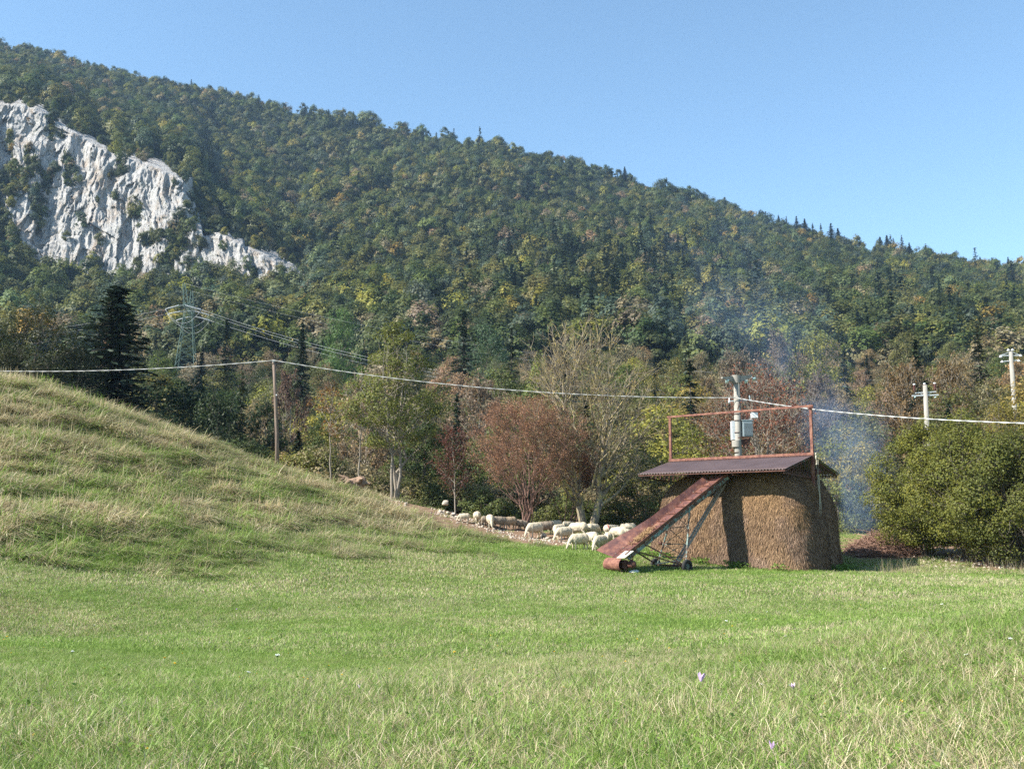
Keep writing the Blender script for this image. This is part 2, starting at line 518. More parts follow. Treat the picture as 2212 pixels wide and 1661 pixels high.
CP = ctrl()
def _tps_fit(C, lam=0.6):
    xy = C[:, :2]
    d = np.linalg.norm(xy[:, None] - xy[None], axis=2)
    K = np.where(d > 0, d * d * np.log(d + 1e-12), 0) + lam * np.eye(len(C))
    Pm = np.hstack([np.ones((len(C), 1)), xy])
    A = np.zeros((len(C) + 3,) * 2)
    A[:len(C), :len(C)] = K; A[:len(C), len(C):] = Pm; A[len(C):, :len(C)] = Pm.T
    return np.linalg.solve(A, np.concatenate([C[:, 2], [0, 0, 0]]))
TW = _tps_fit(CP)

def _tps(X, Y):
    out = TW[-3] + TW[-2] * X + TW[-1] * Y
    for (cx, cyy, _), w in zip(CP, TW):
        r2 = (X - cx) ** 2 + (Y - cyy) ** 2
        out = out + w * 0.5 * r2 * np.log(r2 + 1e-12)
    return out

def ridge_Y(X, Y):
    xd = CX + F * X / np.maximum(Y, 1)
    return np.interp(xd, [-700, 0, 150, 300, 450, 600, 730, 860, 1150, 1300, 1600, 2000, 2212], [54, 56, 57, 58, 59, 60, 62, 62, 60, 60, 60, 56, 56])

def mound_w(X, Y):
    return smooth01((_tps(X, Y) - 0.25 + 0.5 * fbm(np.stack([X, Y, 0 * X], -1) * .25, 3, 77)) / 2.4) * smooth01((30 - X) / 10)

def gz(X, Y):
    X = np.asarray(X, float); Y = np.asarray(Y, float)
    w = smooth01((85 - np.abs(X)) / 25) * smooth01((Y + 14) / 10)
    z = _tps(np.clip(X, -85, 85), np.clip(Y, -14, 82))
    z = z * w + 0.6 * (1 - w)
    P = np.stack([X, Y, 0 * X], -1)
    z = z + 0.035 * fbm(P * 0.55, 3, 5) + 0.06 * vnoise(P * 0.16, 9)
    mw = smooth01((z - 0.9) / 1.5) * smooth01((6 - X) / 8)
    z = z + mw * (0.16 * fbm(P * np.array([0.55, 0.9, 1]), 3, 21) + 0.11 * np.maximum(fbm(P * np.array([1.0, 1.5, 1]), 2, 23), -.15))
    return z

def g1(x, y): return float(gz(np.array([x]), np.array([y]))[0])

def ground_hit(xd, yd, Y0=6, Y1=68):
    """where the sight line through a pixel first meets the field"""
    Ys = np.linspace(Y0, Y1, 700)
    P = at_np(np.full(700, float(xd)), np.full(700, float(yd)), Ys)
    below = np.where(P[:, 2] < gz(P[:, 0], P[:, 1]))[0]
    i = below[0] if len(below) else len(Ys) - 1
    p = P[i]
    return Vector((p[0], p[1], g1(p[0], p[1])))

def dirt_shade_w(X, Y):
    """bare earth along the foot of the trees, plus ground darkened for hazel shade"""
    line = [tuple(at(740, 1062, 61))[:2], tuple(at(860, 1090, 61))[:2], tuple(at(960, 1112, 59))[:2], tuple(at(1060, 1138, 56))[:2], tuple(at(1160, 1160, 53.5))[:2], tuple(at(1230, 1168, 53))[:2]]
    d = np.full(np.shape(X), 99.0)
    wd = np.array([1.0, 2.4, 4.0, 3.9, 3.2, 1.4])
    for i in range(len(line) - 1):
        a, b = np.array(line[i]), np.array(line[i + 1])
        t = np.clip(((X - a[0]) * (b[0] - a[0]) + (Y - a[1]) * (b[1] - a[1])) / ((b - a) @ (b - a)), 0, 1)
        dd = np.hypot(X - a[0] - t * (b[0] - a[0]), Y - a[1] - t * (b[1] - a[1])) / (wd[i] * (1 - t) + wd[i + 1] * t)
        d = np.minimum(d, dd)
    P = np.stack([X, Y, 0 * X], -1)
    d = d + 0.35 * fbm(P * 0.8, 3, 3)
    w = smooth01((1.15 - d) / 0.3)
    # soil and litter beneath the hazels, spread forward as painted shade on the open ground
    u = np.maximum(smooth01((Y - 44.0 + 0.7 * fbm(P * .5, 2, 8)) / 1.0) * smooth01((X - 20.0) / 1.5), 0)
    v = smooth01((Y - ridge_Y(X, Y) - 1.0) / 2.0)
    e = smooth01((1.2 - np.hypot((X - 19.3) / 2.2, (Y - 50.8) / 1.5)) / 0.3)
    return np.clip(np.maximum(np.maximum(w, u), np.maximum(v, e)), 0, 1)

def build_field():
    gx = np.concatenate([np.linspace(-320, -90, 12)[:-1], np.linspace(-90, -34, 57)[:-1], np.linspace(-34, 40, 270)[:-1], np.linspace(40, 90, 51)[:-1], np.linspace(90, 320, 12)])
    gy = np.concatenate([np.linspace(-150, -16, 10)[:-1], np.linspace(-16, 4, 21)[:-1], np.linspace(4, 66, 230)[:-1], np.linspace(66, 92, 27)])
    X, Y = np.meshgrid(gx, gy)
    Z = gz(X, Y)
    Z = np.where(Y > 78, Z - (Y - 78) * 0.25, Z)
    V = np.stack([X, Y, Z], -1).reshape(-1, 3)
    nx, ny = len(gx), len(gy)
    i = (np.arange(ny - 1)[:, None] * nx + np.arange(nx - 1)[None]).ravel()
    Q = np.stack([i, i + 1, i + nx + 1, i + nx], -1)
    me = mesh_np('field', V, Q, mats=[ground_mat()], attrs={'dirt': dirt_shade_w(X, Y).ravel()}, smooth=True)
    tag(obj('field', me), kind='structure')
build_field()

# ------------------------------------------------------------------ the mountain, from the wood behind the field up to the skyline
SIL_X = [-700, -300, 0, 100, 250, 400, 560, 700, 850, 1000, 1200, 1350, 1450, 1550, 1650, 1700, 1830, 1900, 2000, 2100, 2212, 2500, 2900]
SIL_Y = [60, 70, 112, 125, 168, 203, 232, 257, 280, 312, 357, 388, 420, 452, 487, 507, 547, 558, 566, 588, 594, 640, 690]
SIL_D = [1000, 980, 950, 950, 950, 950, 950, 940, 930, 920, 900, 880, 860, 850, 840, 820, 800, 800, 800, 790, 780, 760, 760]
CT_X = [-200, -60, 0, 80, 160, 230, 300, 370, 415, 440, 480, 560, 600, 650, 700]
CT_Y = [200, 205, 212, 222, 275, 315, 340, 366, 385, 488, 495, 538, 560, 594, 640]
CB_Y = [470, 500, 545, 578, 600, 602, 602, 602, 600, 598, 600, 606, 612, 622, 640]

def facets(U, V, sx, sz, seed):
    """blocky relief: every cell of a jittered grid is a tilted plane"""
    u, v = U / sx, V / sz
    iu, iv = np.floor(u), np.floor(v)
    best = np.full(u.shape, 9.0); h = np.zeros(u.shape); edge = np.full(u.shape, 9.0)
    z = np.zeros_like(iu)
    for a in (-1, 0, 1):
        for b in (-1, 0, 1):
            cu = iu + a + hash3(iu + a, iv + b, z, seed); cv = iv + b + hash3(iu + a, iv + b, z + 1, seed)
            d = (u - cu) ** 2 + (v - cv) ** 2
            gx = hash3(iu + a, iv + b, z + 2, seed) - .5; gy = hash3(iu + a, iv + b, z + 3, seed) - .5; h0 = hash3(iu + a, iv + b, z + 4, seed) - .5
            hh = h0 + 1.3 * gx * (u - cu) + 1.3 * gy * (v - cv)
            m = d < best
            h = np.where(m, hh, h); best = np.where(m, d, best)
    return h

def cliff_span(xd):
    return np.interp(xd, CT_X, CT_Y), np.interp(xd, CT_X, CB_Y) + 45

def mountain_grid(xs, ni, nj_lo=90, nj_hi=260):
    """depth (metres from the camera) for each column and row; rows run from the foot to the crest"""
    t = np.concatenate([np.linspace(0, 1, nj_lo)[:-1], np.linspace(1, 2, nj_hi)])
    YD = np.zeros((len(t), len(xs))); D = np.zeros_like(YD)
    for i, x in enumerate(xs):
        sy, sd = np.interp(x, SIL_X, SIL_Y), np.interp(x, SIL_X, SIL_D)
        ct, cb = np.interp(x, CT_X, CT_Y), np.interp(x, CT_X, CB_Y)
        cl = smooth01((700 - x) / 60)
        lo = np.interp(x, [0, 700, 1300, 2212], [745, 745, 760, 775])
        yk = [1150, 1128, 1075, 1000, 925, 850, lo]
        dk = [74, 82, 100, 138, 185, 240, 320]
        y0, d0 = lo, 320
        if cl > 0.01:
            yc = cb + 42; ycc = ct + 8
            y_a, d_a = min(yc, lo - 60), 440.0
            y_b, d_b = min(ycc, y_a - 15), 440.0 + max(8, (y_a - min(ycc, y_a - 15)) * 0.17)
            # gentle version at the same rows
            def gentle(y): return d0 + (sd - d0) * ((y0 - y) / (y0 - sy)) ** 1.15
            d_a2, d_b2 = gentle(y_a), gentle(y_b)
            dk += [d_a * cl + d_a2 * (1 - cl), d_b * cl + d_b2 * (1 - cl)]
            yk += [y_a, y_b]
            for q in (0.15, 0.4, 0.7):
                yy = y_b + (sy - y_b) * q
                db = dk[8]
                dk.append((db + (sd - db) * q ** 0.8) * cl + gentle(yy) * (1 - cl)); yk.append(yy)
            dk.append(sd); yk.append(sy)
        else:
            for q in np.linspace(0.12, 1, 8):
                yk.append(y0 + (sy - y0) * q); dk.append(d0 + (sd - d0) * q ** 1.15)
        yy = np.where(t <= 1, 1200 + (lo - 1200) * t, lo + (sy - lo) * (t - 1))
        YD[:, i] = yy
        o = np.argsort(yk)
        D[:, i] = np.interp(yy, np.array(yk)[o], np.array(dk)[o])
    return YD, D

def blur(A, k, ax):
    if k < 1: return A
    pad = [(0, 0), (0, 0)]; pad[ax] = (k, k)
    B = np.pad(A, pad, mode='edge')
    ker = np.hanning(2 * k + 3)[1:-1]; ker /= ker.sum()
    out = 0
    for q in range(2 * k + 1):
        sl = [slice(None)] * 2; sl[ax] = slice(q, q + A.shape[ax])
        out = out + ker[q] * B[tuple(sl)]
    return out

HX = np.arange(-700, 2901, 5.0)
H_YD, H_D = mountain_grid(HX, len(HX))
H_D = blur(blur(H_D, 5, 1), 2, 0)
_XX = np.broadcast_to(HX[None], H_D.shape)
P0 = at_np(_XX, H_YD, H_D)
# spurs and gullies running down and across the slope
_q = P0.copy(); _q[..., 2] *= 0.3
gul = fbm(_q @ np.array([[0.9, 0.35, 0], [-0.35, 0.5, 0], [0, 0, 1]]) * 0.010, 4, 33)
_rk = smooth01((760 - _XX) / 90) * smooth01((H_YD - 150) / 60)
fade = smooth01((H_D - 160) / 250) * (1 - .85 * _rk)
crest = smooth01((H_YD - np.interp(HX, SIL_X, SIL_Y)[None]) / 25)
H_D2 = H_D * (1 + 0.105 * gul * fade * (0.25 + 0.75 * crest))
HP = at_np(_XX, H_YD, H_D2)

def rock_mask(xd, yd, patches=True):
    """positive where bare limestone shows"""
    ct, cb = np.interp(xd, CT_X, CT_Y), np.interp(xd, CT_X, CB_Y)
    P = np.stack([xd, yd, 0 * xd], -1)
    n1 = fbm(P * np.array([0.045, 0.018, 1]), 4, 51)
    n2 = fbm(P * np.array([0.09, 0.05, 1]), 4, 61)
    m = np.minimum((yd - ct) / 22 + 1.6 * n1, (cb + 4 - yd) / 14 + .9 * n2)
    m = np.minimum(m, (694 - xd) / 12)
    n3 = fbm(P * np.array([0.11, 0.045, 1]), 4, 81, 0.65)
    if not patches: return m
    m = np.minimum(m, (0.43 - fbm(P * np.array([0.06, 0.028, 1]), 5, 83, 0.65)) * 6)
    def seg(ax, ay, bx, by, r):
        t = np.clip(((xd - ax) * (bx - ax) + (yd - ay) * (by - ay)) / ((bx - ax) ** 2 + (by - ay) ** 2 + 1e-6), 0, 1)
        return np.hypot(xd - ax - t * (bx - ax), yd - ay - t * (by - ay)) / r
    for s in ((442, 430, 400, 480, 20), (400, 480, 352, 590, 17), (385, 490, 320, 525, 13), (80, 440, 82, 515, 13), (48, 402, 22, 388, 20), (96, 395, 74, 440, 10), (0, 485, 4, 550, 28), (20, 380, 5, 430, 26), (20, 540, 60, 590, 22),
              (60, 330, 66, 380, 9), (145, 340, 150, 395, 9), (295, 460, 305, 480, 9), (305, 555, 300, 590, 7), (260, 290, 285, 345, 7), (112, 260, 110, 300, 7), (20, 300, 26, 340, 7), (545, 580, 552, 600, 7), (480, 510, 486, 540, 5), (240, 380, 275, 372, 5), (455, 395, 420, 395, 10)):
        m = np.minimum(m, (seg(*s) - 1) * 1.3 + 1.2 * n3)
    up = smooth01((300 - yd) / 60) * smooth01((190 - xd) / 60)
    m = m - up * (0.30 - 1.2 * fbm(P * np.array([0.07, 0.025, 1]), 3, 71))
    return m

def build_hills():
    # the slope sits back behind the rock face, which is a sheet of its own
    back = 16 * smooth01((rock_mask(_XX, H_YD, False) + .25) / .5)
    V = at_np(_XX, H_YD, H_D2 + back).reshape(-1, 3)
    nj, ni = H_D.shape
    i = (np.arange(nj - 1)[:, None] * ni + np.arange(ni - 1)[None]).ravel()
    Q = np.stack([i, i + 1, i + ni + 1, i + ni], -1)
    # far side of the crest falls away
    last = HP[-1]
    rows = [last + np.array([0, d, -d * k]) for d, k in ((20, .15), (80, .4), (300, .6), (700, .62))]
    rows = [np.stack([r[:, 0] * (r[:, 1] / last[:, 1]), r[:, 1], np.maximum(r[:, 2], -4)], -1) for r in rows]
    V = np.concatenate([V] + rows)
    nj2 = nj + len(rows)
    i2 = (np.arange(nj - 1, nj2 - 1)[:, None] * ni + np.arange(ni - 1)[None]).ravel()
    Q = np.concatenate([Q, np.stack([i2, i2 + 1, i2 + ni + 1, i2 + ni], -1)])
    # behind the rock face the slope sits back so that the rock stands proud
    tag(obj('mountain', mesh_np('mountain', V, Q, mats=[hill_mat()], smooth=True)), kind='structure')
build_hills()

def hill_at(xd, yd):
    """point of the slope behind a pixel (bilinear in the grid)"""
    i = np.clip((xd - HX[0]) / 5.0, 0, len(HX) - 1.001)
    i0 = int(i); fi = i - i0
    col = HP[:, i0] * (1 - fi) + HP[:, i0 + 1] * fi
    yy = H_YD[:, i0] * (1 - fi) + H_YD[:, i0 + 1] * fi
    k = np.interp(-yd, -yy, np.arange(len(yy)))
    k0 = min(int(k), len(yy) - 2); fk = k - k0
    return Vector(col[k0] * (1 - fk) + col[k0 + 1] * fk)

def hill_z(X, Y):
    """height of the slope above (X, Y)"""
    xd = CX + F * X / (Y * cp_ + 20 * sp_)
    for _ in range(3):
        i = np.clip((xd - HX[0]) / 5.0, 0, len(HX) - 1.001); i0 = int(i)
        col = HP[:, i0]
        z = float(np.interp(Y, np.maximum.accumulate(col[:, 1]), col[:, 2]))
        xd = CX + F * X / (Y * cp_ + (z - EYE.z) * sp_)
    return max(z, g1(X, Y) if Y < 76 else -99)

CLIFF_BUSHES = []
def build_cliff():
    xs = np.arange(-160, 701, 1.4); ys = np.arange(192, 662, 1.4)
    XX, YY = np.meshgrid(xs, ys)
    # slope depth at these pixels
    ii = np.clip((XX - HX[0]) / 5, 0, len(HX) - 1.001); i0 = ii.astype(int); fi = ii - i0
    D = np.zeros_like(XX)
    for c in np.unique(i0):
        msk = i0 == c
        a = np.interp(-YY[msk], -H_YD[:, c], H_D2[:, c]); b = np.interp(-YY[msk], -H_YD[:, c + 1], H_D2[:, c + 1])
        D[msk] = a * (1 - fi[msk]) + b * fi[msk]
    m = rock_mask(XX, YY, False)
    mp = rock_mask(XX, YY)
    P = at_np(XX, YY, D)
    warp = P + 6 * np.stack([fbm(P * .03, 3, 5), 0 * D, fbm(P * .03, 3, 6)], -1)
    sh = np.stack([warp[..., 0] + 0.25 * warp[..., 2], warp[..., 1], warp[..., 2]], -1)
    rib = fbm(sh * np.array([0.075, 0.01, 0.018]), 5, 91, 0.6)
    rib2 = fbm(sh * np.array([0.25, 0.03, 0.10]), 4, 95, 0.6)
    ledge = fbm(warp * np.array([0.02, 0.02, 0.09]), 4, 97)
    U_, V_ = sh[..., 0], sh[..., 2]
    rel = 5.5 * (1 - np.abs(rib) * 2.4) + 1.6 * rib2 + 2.0 * ledge + 4.6 * facets(U_, V_, 13, 48, 401) + 2.8 * facets(U_ + 3 * rib2, V_, 4.2, 17, 402) + 1.5 * facets(U_, V_ + 2 * rib2, 1.7, 6.5, 403)
    prow = smooth01((m + 0.15) / 0.5)
    D2 = D - (-7 + prow * (9.5 + 0.75 * (rel - 3.5)))
    D2 = D2 + 2.5 * smooth01(-mp)
    V = at_np(XX, YY, D2).reshape(-1, 3)
    rg = np.random.default_rng(12)
    pick = ((mp < 0) & (m > -.3) & (rg.uniform(0, 1, m.shape) < .020)) | ((m > 0) & (rg.uniform(0, 1, m.shape) < .0005))
    CLIFF_BUSHES.append(V.reshape(m.shape + (3,))[pick])
    nj, ni = XX.shape
    i = (np.arange(nj - 1)[:, None] * ni + np.arange(ni - 1)[None])
    keep = (m[:-1, :-1] > -1.2) & (m[1:, 1:] > -1.2)
    i = i[keep].ravel()
    Q = np.stack([i, i + ni, i + ni + 1, i + 1], -1)
    used = np.zeros(len(V), bool); used[Q.ravel()] = True
    idx = np.cumsum(used) - 1
    tag(obj('cliff', mesh_np('cliff', V[used], idx[Q], mats=[cliff_mat()], smooth=False)), kind='structure')
build_cliff()
#@@PART3

# ------------------------------------------------------------------ plants: builders
def unit(a):
    return a / np.maximum(np.linalg.norm(a, axis=-1, keepdims=True), 1e-9)

def diamonds(rng, C, size, bias, jit=0.9, aspect=0.55, along=None):
    """leaf-shaped quads at points C; bias = preferred normal"""
    n = len(C)
    nr = unit(np.broadcast_to(bias, (n, 3)) + rng.normal(0, jit, (n, 3)))
    r = rng.normal(0, 1, (n, 3)) if along is None else along + rng.normal(0, 0.25, (n, 3))
    t = unit(r - nr * np.sum(r * nr, -1, keepdims=True))
    b = np.cross(nr, t)
    s = (size * rng.uniform(0.6, 1.3, n))[:, None]
    V = np.stack([C - t * s * .5, C + b * s * aspect * .5 + nr * s * .06, C + t * s * .5, C - b * s * aspect * .5 + nr * s * .06], 1).reshape(-1, 3)
    Q = np.arange(4 * n).reshape(-1, 4)
    return V, Q

def tubes_np(segs, sides=5):
    """segs: list of (path (k,3), radii (k,)) -> one mesh"""
    Vs, Qs, b = [], [], 0
    ang = np.arange(sides) / sides * 2 * math.pi
    ca, sa = np.cos(ang)[None, :, None], np.sin(ang)[None, :, None]
    for path, rad in segs:
        path = np.asarray(path, float); rad = np.asarray(rad, float)
        d = unit(np.gradient(path, axis=0))
        ref = np.array([0.0, 0, 1]) if abs(d[0, 2]) < 0.9 else np.array([1.0, 0, 0])
        x = unit(np.cross(d, ref)); y = np.cross(d, x)
        ring = path[:, None] + (x[:, None] * ca + y[:, None] * sa) * rad[:, None, None]
        k = len(path)
        Vs.append(ring.reshape(-1, 3))
        i = np.arange(k - 1)[:, None] * sides; j = np.arange(sides)[None]; j2 = (j + 1) % sides
        Qs.append((np.stack([i + j, i + j2, i + sides + j2, i + sides + j], -1) + b).reshape(-1, 4))
        b += k * sides
    return np.concatenate(Vs), np.concatenate(Qs)

def curve_path(rng, a, b, k=6, sag=0.0, wob=0.05, up=0.0):
    a, b = np.asarray(a, float), np.asarray(b, float)
    t = np.linspace(0, 1, k)[:, None]
    L = np.linalg.norm(b - a)
    p = a + (b - a) * t
    p[:, 2] += (up * L) * np.sin(t[:, 0] * math.pi)
    w = rng.normal(0, wob * L, (k, 3)); w[0] = 0; w[-1] = 0
    return p + w * 0.5

def tone_of(rng, n, per, clump=None):
    t = rng.beta(2.2, 2.6, n)
    if clump is not None: t = t * 0.7 + clump * 0.3
    return np.repeat(np.clip(t, 0, 1), per)

def broadleaf(seed, H=12.0, jit=0.5, outw=0.5, W=8.0, clumps=46, per=75, leaf=0.34, base=0.22, stems=1, low=0.0, squash=0.62, top=1.0, trunk_r=0.16, mats=(None, None), cl_r=0.17, name='broadleaf', fill=0.25, lasp=0.6, twig=True, vexp=1.0):
    """crown as leaf clumps carried by limbs; returns (crown mesh, trunk mesh)"""
    rng = np.random.default_rng(seed)
    cz0, cz1 = H * base, H
    C = []
    tries = 0
    lob = rng.uniform(0, 2 * math.pi, 3)
    while len(C) < clumps and tries < 6000:
        tries += 1
        u = rng.uniform(0, 1) ** vexp
        z = cz0 + (cz1 - cz0) * u
        prof = math.sin(math.pi * min(1, (u * (1 - 0.12) + 0.12)) ** top) ** 0.7
        a = rng.uniform(0, 2 * math.pi)
        rr = W / 2 * prof * (1 + 0.18 * math.sin(2 * a + lob[0]) + 0.12 * math.sin(3 * a + lob[1] + u * 4))
        q = 1.0 - fill * rng.uniform(0, 1) ** 1.5 if rng.uniform() < 0.75 else rng.uniform(0.1, 0.8)
        p = np.array([math.cos(a) * rr * q, math.sin(a) * rr * q, z])
        if all(np.linalg.norm((p - c) * [1, 1, 1.3]) > W * cl_r * 0.62 * (0.7 if tries > 3000 else 1) for c in C):
            C.append(p)
    C = np.array(C)
    Vs, Qs, Ts, b = [], [], [], 0
    mid = np.array([0, 0, H * (base + 1) / 2 * 0.9])
    for c in C:
        r = W * cl_r * rng.uniform(0.7, 1.25)
        n = int(per * rng.uniform(0.7, 1.2))
        d = unit(rng.normal(0, 1, (n, 3)))
        rad = r * rng.uniform(0.25, 1.0, (n, 1)) ** 0.6
        P = c + d * rad * [1, 1, squash]
        P[:, 2] -= 0.25 * np.linalg.norm(P[:, :2] - c[:2], axis=1)
        out = unit((c - mid)[None]) * outw + np.array([0, 0, 0.45]) + d * 0.75
        V, Q = diamonds(rng, P, leaf, out, jit, lasp)
        Vs.append(V); Qs.append(Q + b); b += len(V)
        Ts.append(tone_of(rng, n, 4, rng.uniform(0, 1)))
    crown = mesh_np(name + '_crown', np.concatenate(Vs), np.concatenate(Qs), mats=[mats[0]], attrs={'tone': np.concatenate(Ts)})
    segs = []
    for s in range(stems):
        a = 2 * math.pi * s / stems + rng.uniform(0, 1)
        foot = np.array([math.cos(a), math.sin(a), 0]) * (0.0 if stems == 1 else trunk_r * 1.6)
        head = np.array([math.cos(a), math.sin(a), 0]) * (0.02 * W if stems == 1 else W * 0.18) + [0, 0, H * 0.86]
        path = curve_path(rng, foot - [0, 0, .3], head, 10, wob=0.025)
        rad = trunk_r * np.linspace(1.15, 0.12, 10) * (1 if stems == 1 else 0.7)
        segs.append((path, rad))
    for j, c in enumerate(C):
        path, rad = segs[j % stems]
        zt = max(H * base * 0.7, c[2] - np.linalg.norm(c[:2]) * 0.8 - 0.4)
        k = int(np.clip(np.searchsorted(path[:, 2], zt), 1, 8))
        rr = max(0.02, rad[k] * 0.45)
        pp = curve_path(rng, path[k], c, 6, wob=0.06, up=-0.06)
        segs.append((pp, np.linspace(rr, 0.012, 6)))
        if twig:
            for _ in range(3):
                e = c + rng.normal(0, W * cl_r * 0.5, 3)
                segs.append((curve_path(rng, pp[4], e, 4, wob=0.08), np.linspace(0.02, 0.006, 4)))
    V, Q = tubes_np(segs, 5)
    return crown, mesh_np(name + '_trunk', V, Q, mats=[mats[1]], smooth=True)

def twiggy(seed, H, W, clumps, twigs, twig_len, leaves_n, leaf, base, stems, mats, name, trunk_r=.16, fan=0.0, leaf_spread=.08, spread_pow=.8, wood_thin=.011, upness=.5, sub=2, asym=0.0):
    """a half-bare crown: limbs to clump centres inside a rounded envelope, each ending in a spray of fine twigs with a few leaves"""
    rng = np.random.default_rng(seed)
    C = []
    for _ in range(clumps * 12):
        if len(C) >= clumps: break
        u = rng.uniform(0, 1) ** .85
        prof = math.sin(math.pi * (0.10 + 0.86 * u)) ** .65
        a = rng.uniform(0, 6.28); q = rng.uniform(0.12, 1) ** .5
        p = np.array([math.cos(a) * W / 2 * prof * q + asym * u, math.sin(a) * W / 2 * prof * q, H * (base + (1 - base) * u * .93)])
        if all(np.linalg.norm(p - c) > W * .085 for c in C): C.append(p)
    C = np.array(C)
    segs, tips = [], []
    main = []
    for s in range(stems):
        a = 2 * math.pi * s / stems + rng.uniform(-.3, .3)
        lean = (fan * rng.uniform(.3, 1.0)) if fan else (W * .16 if stems > 1 else 0)
        foot = np.array([math.cos(a), math.sin(a), 0]) * (trunk_r * 1.3 if stems > 1 else 0)
        head = np.array([math.cos(a) * lean + asym * .5, math.sin(a) * lean, H * rng.uniform(.72, .9)])
        path = curve_path(rng, foot - [0, 0, .3], head, 12, wob=0.022)
        path[:, 0] += (head[0] - foot[0]) * -.16 * np.sin(np.linspace(0, 1, 12) * math.pi); path[:, 1] += (head[1] - foot[1]) * -.16 * np.sin(np.linspace(0, 1, 12) * math.pi)
        rad = trunk_r * np.linspace(1.1, .14, 12) * (1 if stems < 3 else .75)
        segs.append((path, rad)); main.append((path, rad))
    for c in C:
        best = None
        for path, rad in main:
            for k in range(2, 11):
                dz = c[2] - path[k][2]; dh = np.linalg.norm(c[:2] - path[k][:2])
                cost = abs(dz - dh * 1.1) + dh * .6
                if dz > 0 and (best is None or cost < best[0]): best = (cost, path, rad, k)
        if best is None: best = (0, main[0][0], main[0][1], 3)
        _, path, rad, k = best
        pp = curve_path(rng, path[k], c, 7, wob=.05, up=-.04)
        segs.append((pp, np.linspace(max(.02, rad[k] * .5), .013, 7)))
        outd = unit(c - np.array([0, 0, H * base * .9]))
        for _ in range(twigs):
            st = pp[rng.integers(3, 7)]
            d = unit(outd * .8 + np.array([0, 0, upness]) + rng.normal(0, .55, 3)); L = twig_len * rng.uniform(.5, 1.3)
            q1 = st + d * L * .5 + rng.normal(0, .05 * L, 3); q2 = q1 + unit(d + rng.normal(0, .3, 3)) * L * .5
            segs.append((np.array([st, q1, q2]), np.array([wood_thin, wood_thin * .8, wood_thin * .4])))
            tips.append((q1, q2))
            for _ in range(sub):
                d2 = unit(d + rng.normal(0, .6, 3)); e = q1 + d2 * L * rng.uniform(.3, .55)
                segs.append((np.array([q1, (q1 + e) / 2 + rng.normal(0, .02 * L, 3), e]), np.array([wood_thin * .7, wood_thin * .55, wood_thin * .3])))
                tips.append((q1, e))
    thick = [x for x in segs if x[1][0] > .028]; thin = [x for x in segs if x[1][0] <= .028]
    V, Q = tubes_np(thick, 6); V2, Q2 = tubes_np(thin, 3)
    wood = mesh_np(name + '_wood', np.concatenate([V, V2]), np.concatenate([Q, Q2 + len(V)]), mats=[mats[1]], smooth=True)
    tp = np.array([t for t in tips])
    ii = rng.integers(0, len(tp), leaves_n); f = rng.uniform(.2, 1.05, (leaves_n, 1))
    P = tp[ii, 0] * (1 - f) + tp[ii, 1] * f + rng.normal(0, leaf_spread, (leaves_n, 3))
    V, Q = diamonds(rng, P, leaf, np.array([0, 0, .6]), .8, .6)
    return mesh_np(name + '_leaves', V, Q, mats=[mats[0]], attrs={'tone': tone_of(rng, leaves_n, 4)}), wood

def grow(rng, segs, tips, p, d, L, r, depth, cfg):
    k = cfg.get('k', 6)
    pts, cur, dd = [p], np.array(p, float), np.array(d, float)
    for i in range(k):
        dd = unit(dd + rng.normal(0, cfg['wob'], 3) + np.array([0, 0, cfg['up'][min(depth, len(cfg['up']) - 1)]]))
        cur = cur + dd * L / k
        pts.append(cur.copy())
    pts = np.array(pts)
    r1 = r * cfg.get('taper', 0.35)
    segs.append((pts, np.linspace(r, max(r1, 0.005), k + 1)))
    tips.append((pts, depth))
    if depth >= cfg['depth']: return
    n = cfg['kids'][min(depth, len(cfg['kids']) - 1)]
    s0 = cfg['start'][min(depth, len(cfg['start']) - 1)]
    ph = rng.uniform(0, 6.28)
    for j in range(n):
        t = s0 + (1 - s0) * (j + rng.uniform(0.2, 0.9)) / n
        f = t * k; i = min(int(f), k - 1)
        q = pts[i] + (pts[i + 1] - pts[i]) * (f - i)
        ax = unit(pts[i + 1] - pts[i])
        ph += 2.4 + rng.uniform(-.5, .5)
        x = unit(np.cross(ax, [0.3, 0.2, 1.0])); y = np.cross(ax, x)
        side = x * math.cos(ph) + y * math.sin(ph)
        an = cfg['ang'][min(depth, len(cfg['ang']) - 1)] * rng.uniform(0.7, 1.25)
        nd = ax * math.cos(an) + side * math.sin(an)
        ratio = cfg['ratio'][min(depth, len(cfg['ratio']) - 1)] * (1.15 - 0.55 * t) * rng.uniform(0.75, 1.2)
        rr = max(0.006, r * (1 - 0.6 * t) * cfg.get('rr', 0.5))
        grow(rng, segs, tips, q, nd, L * ratio, rr, depth + 1, cfg)

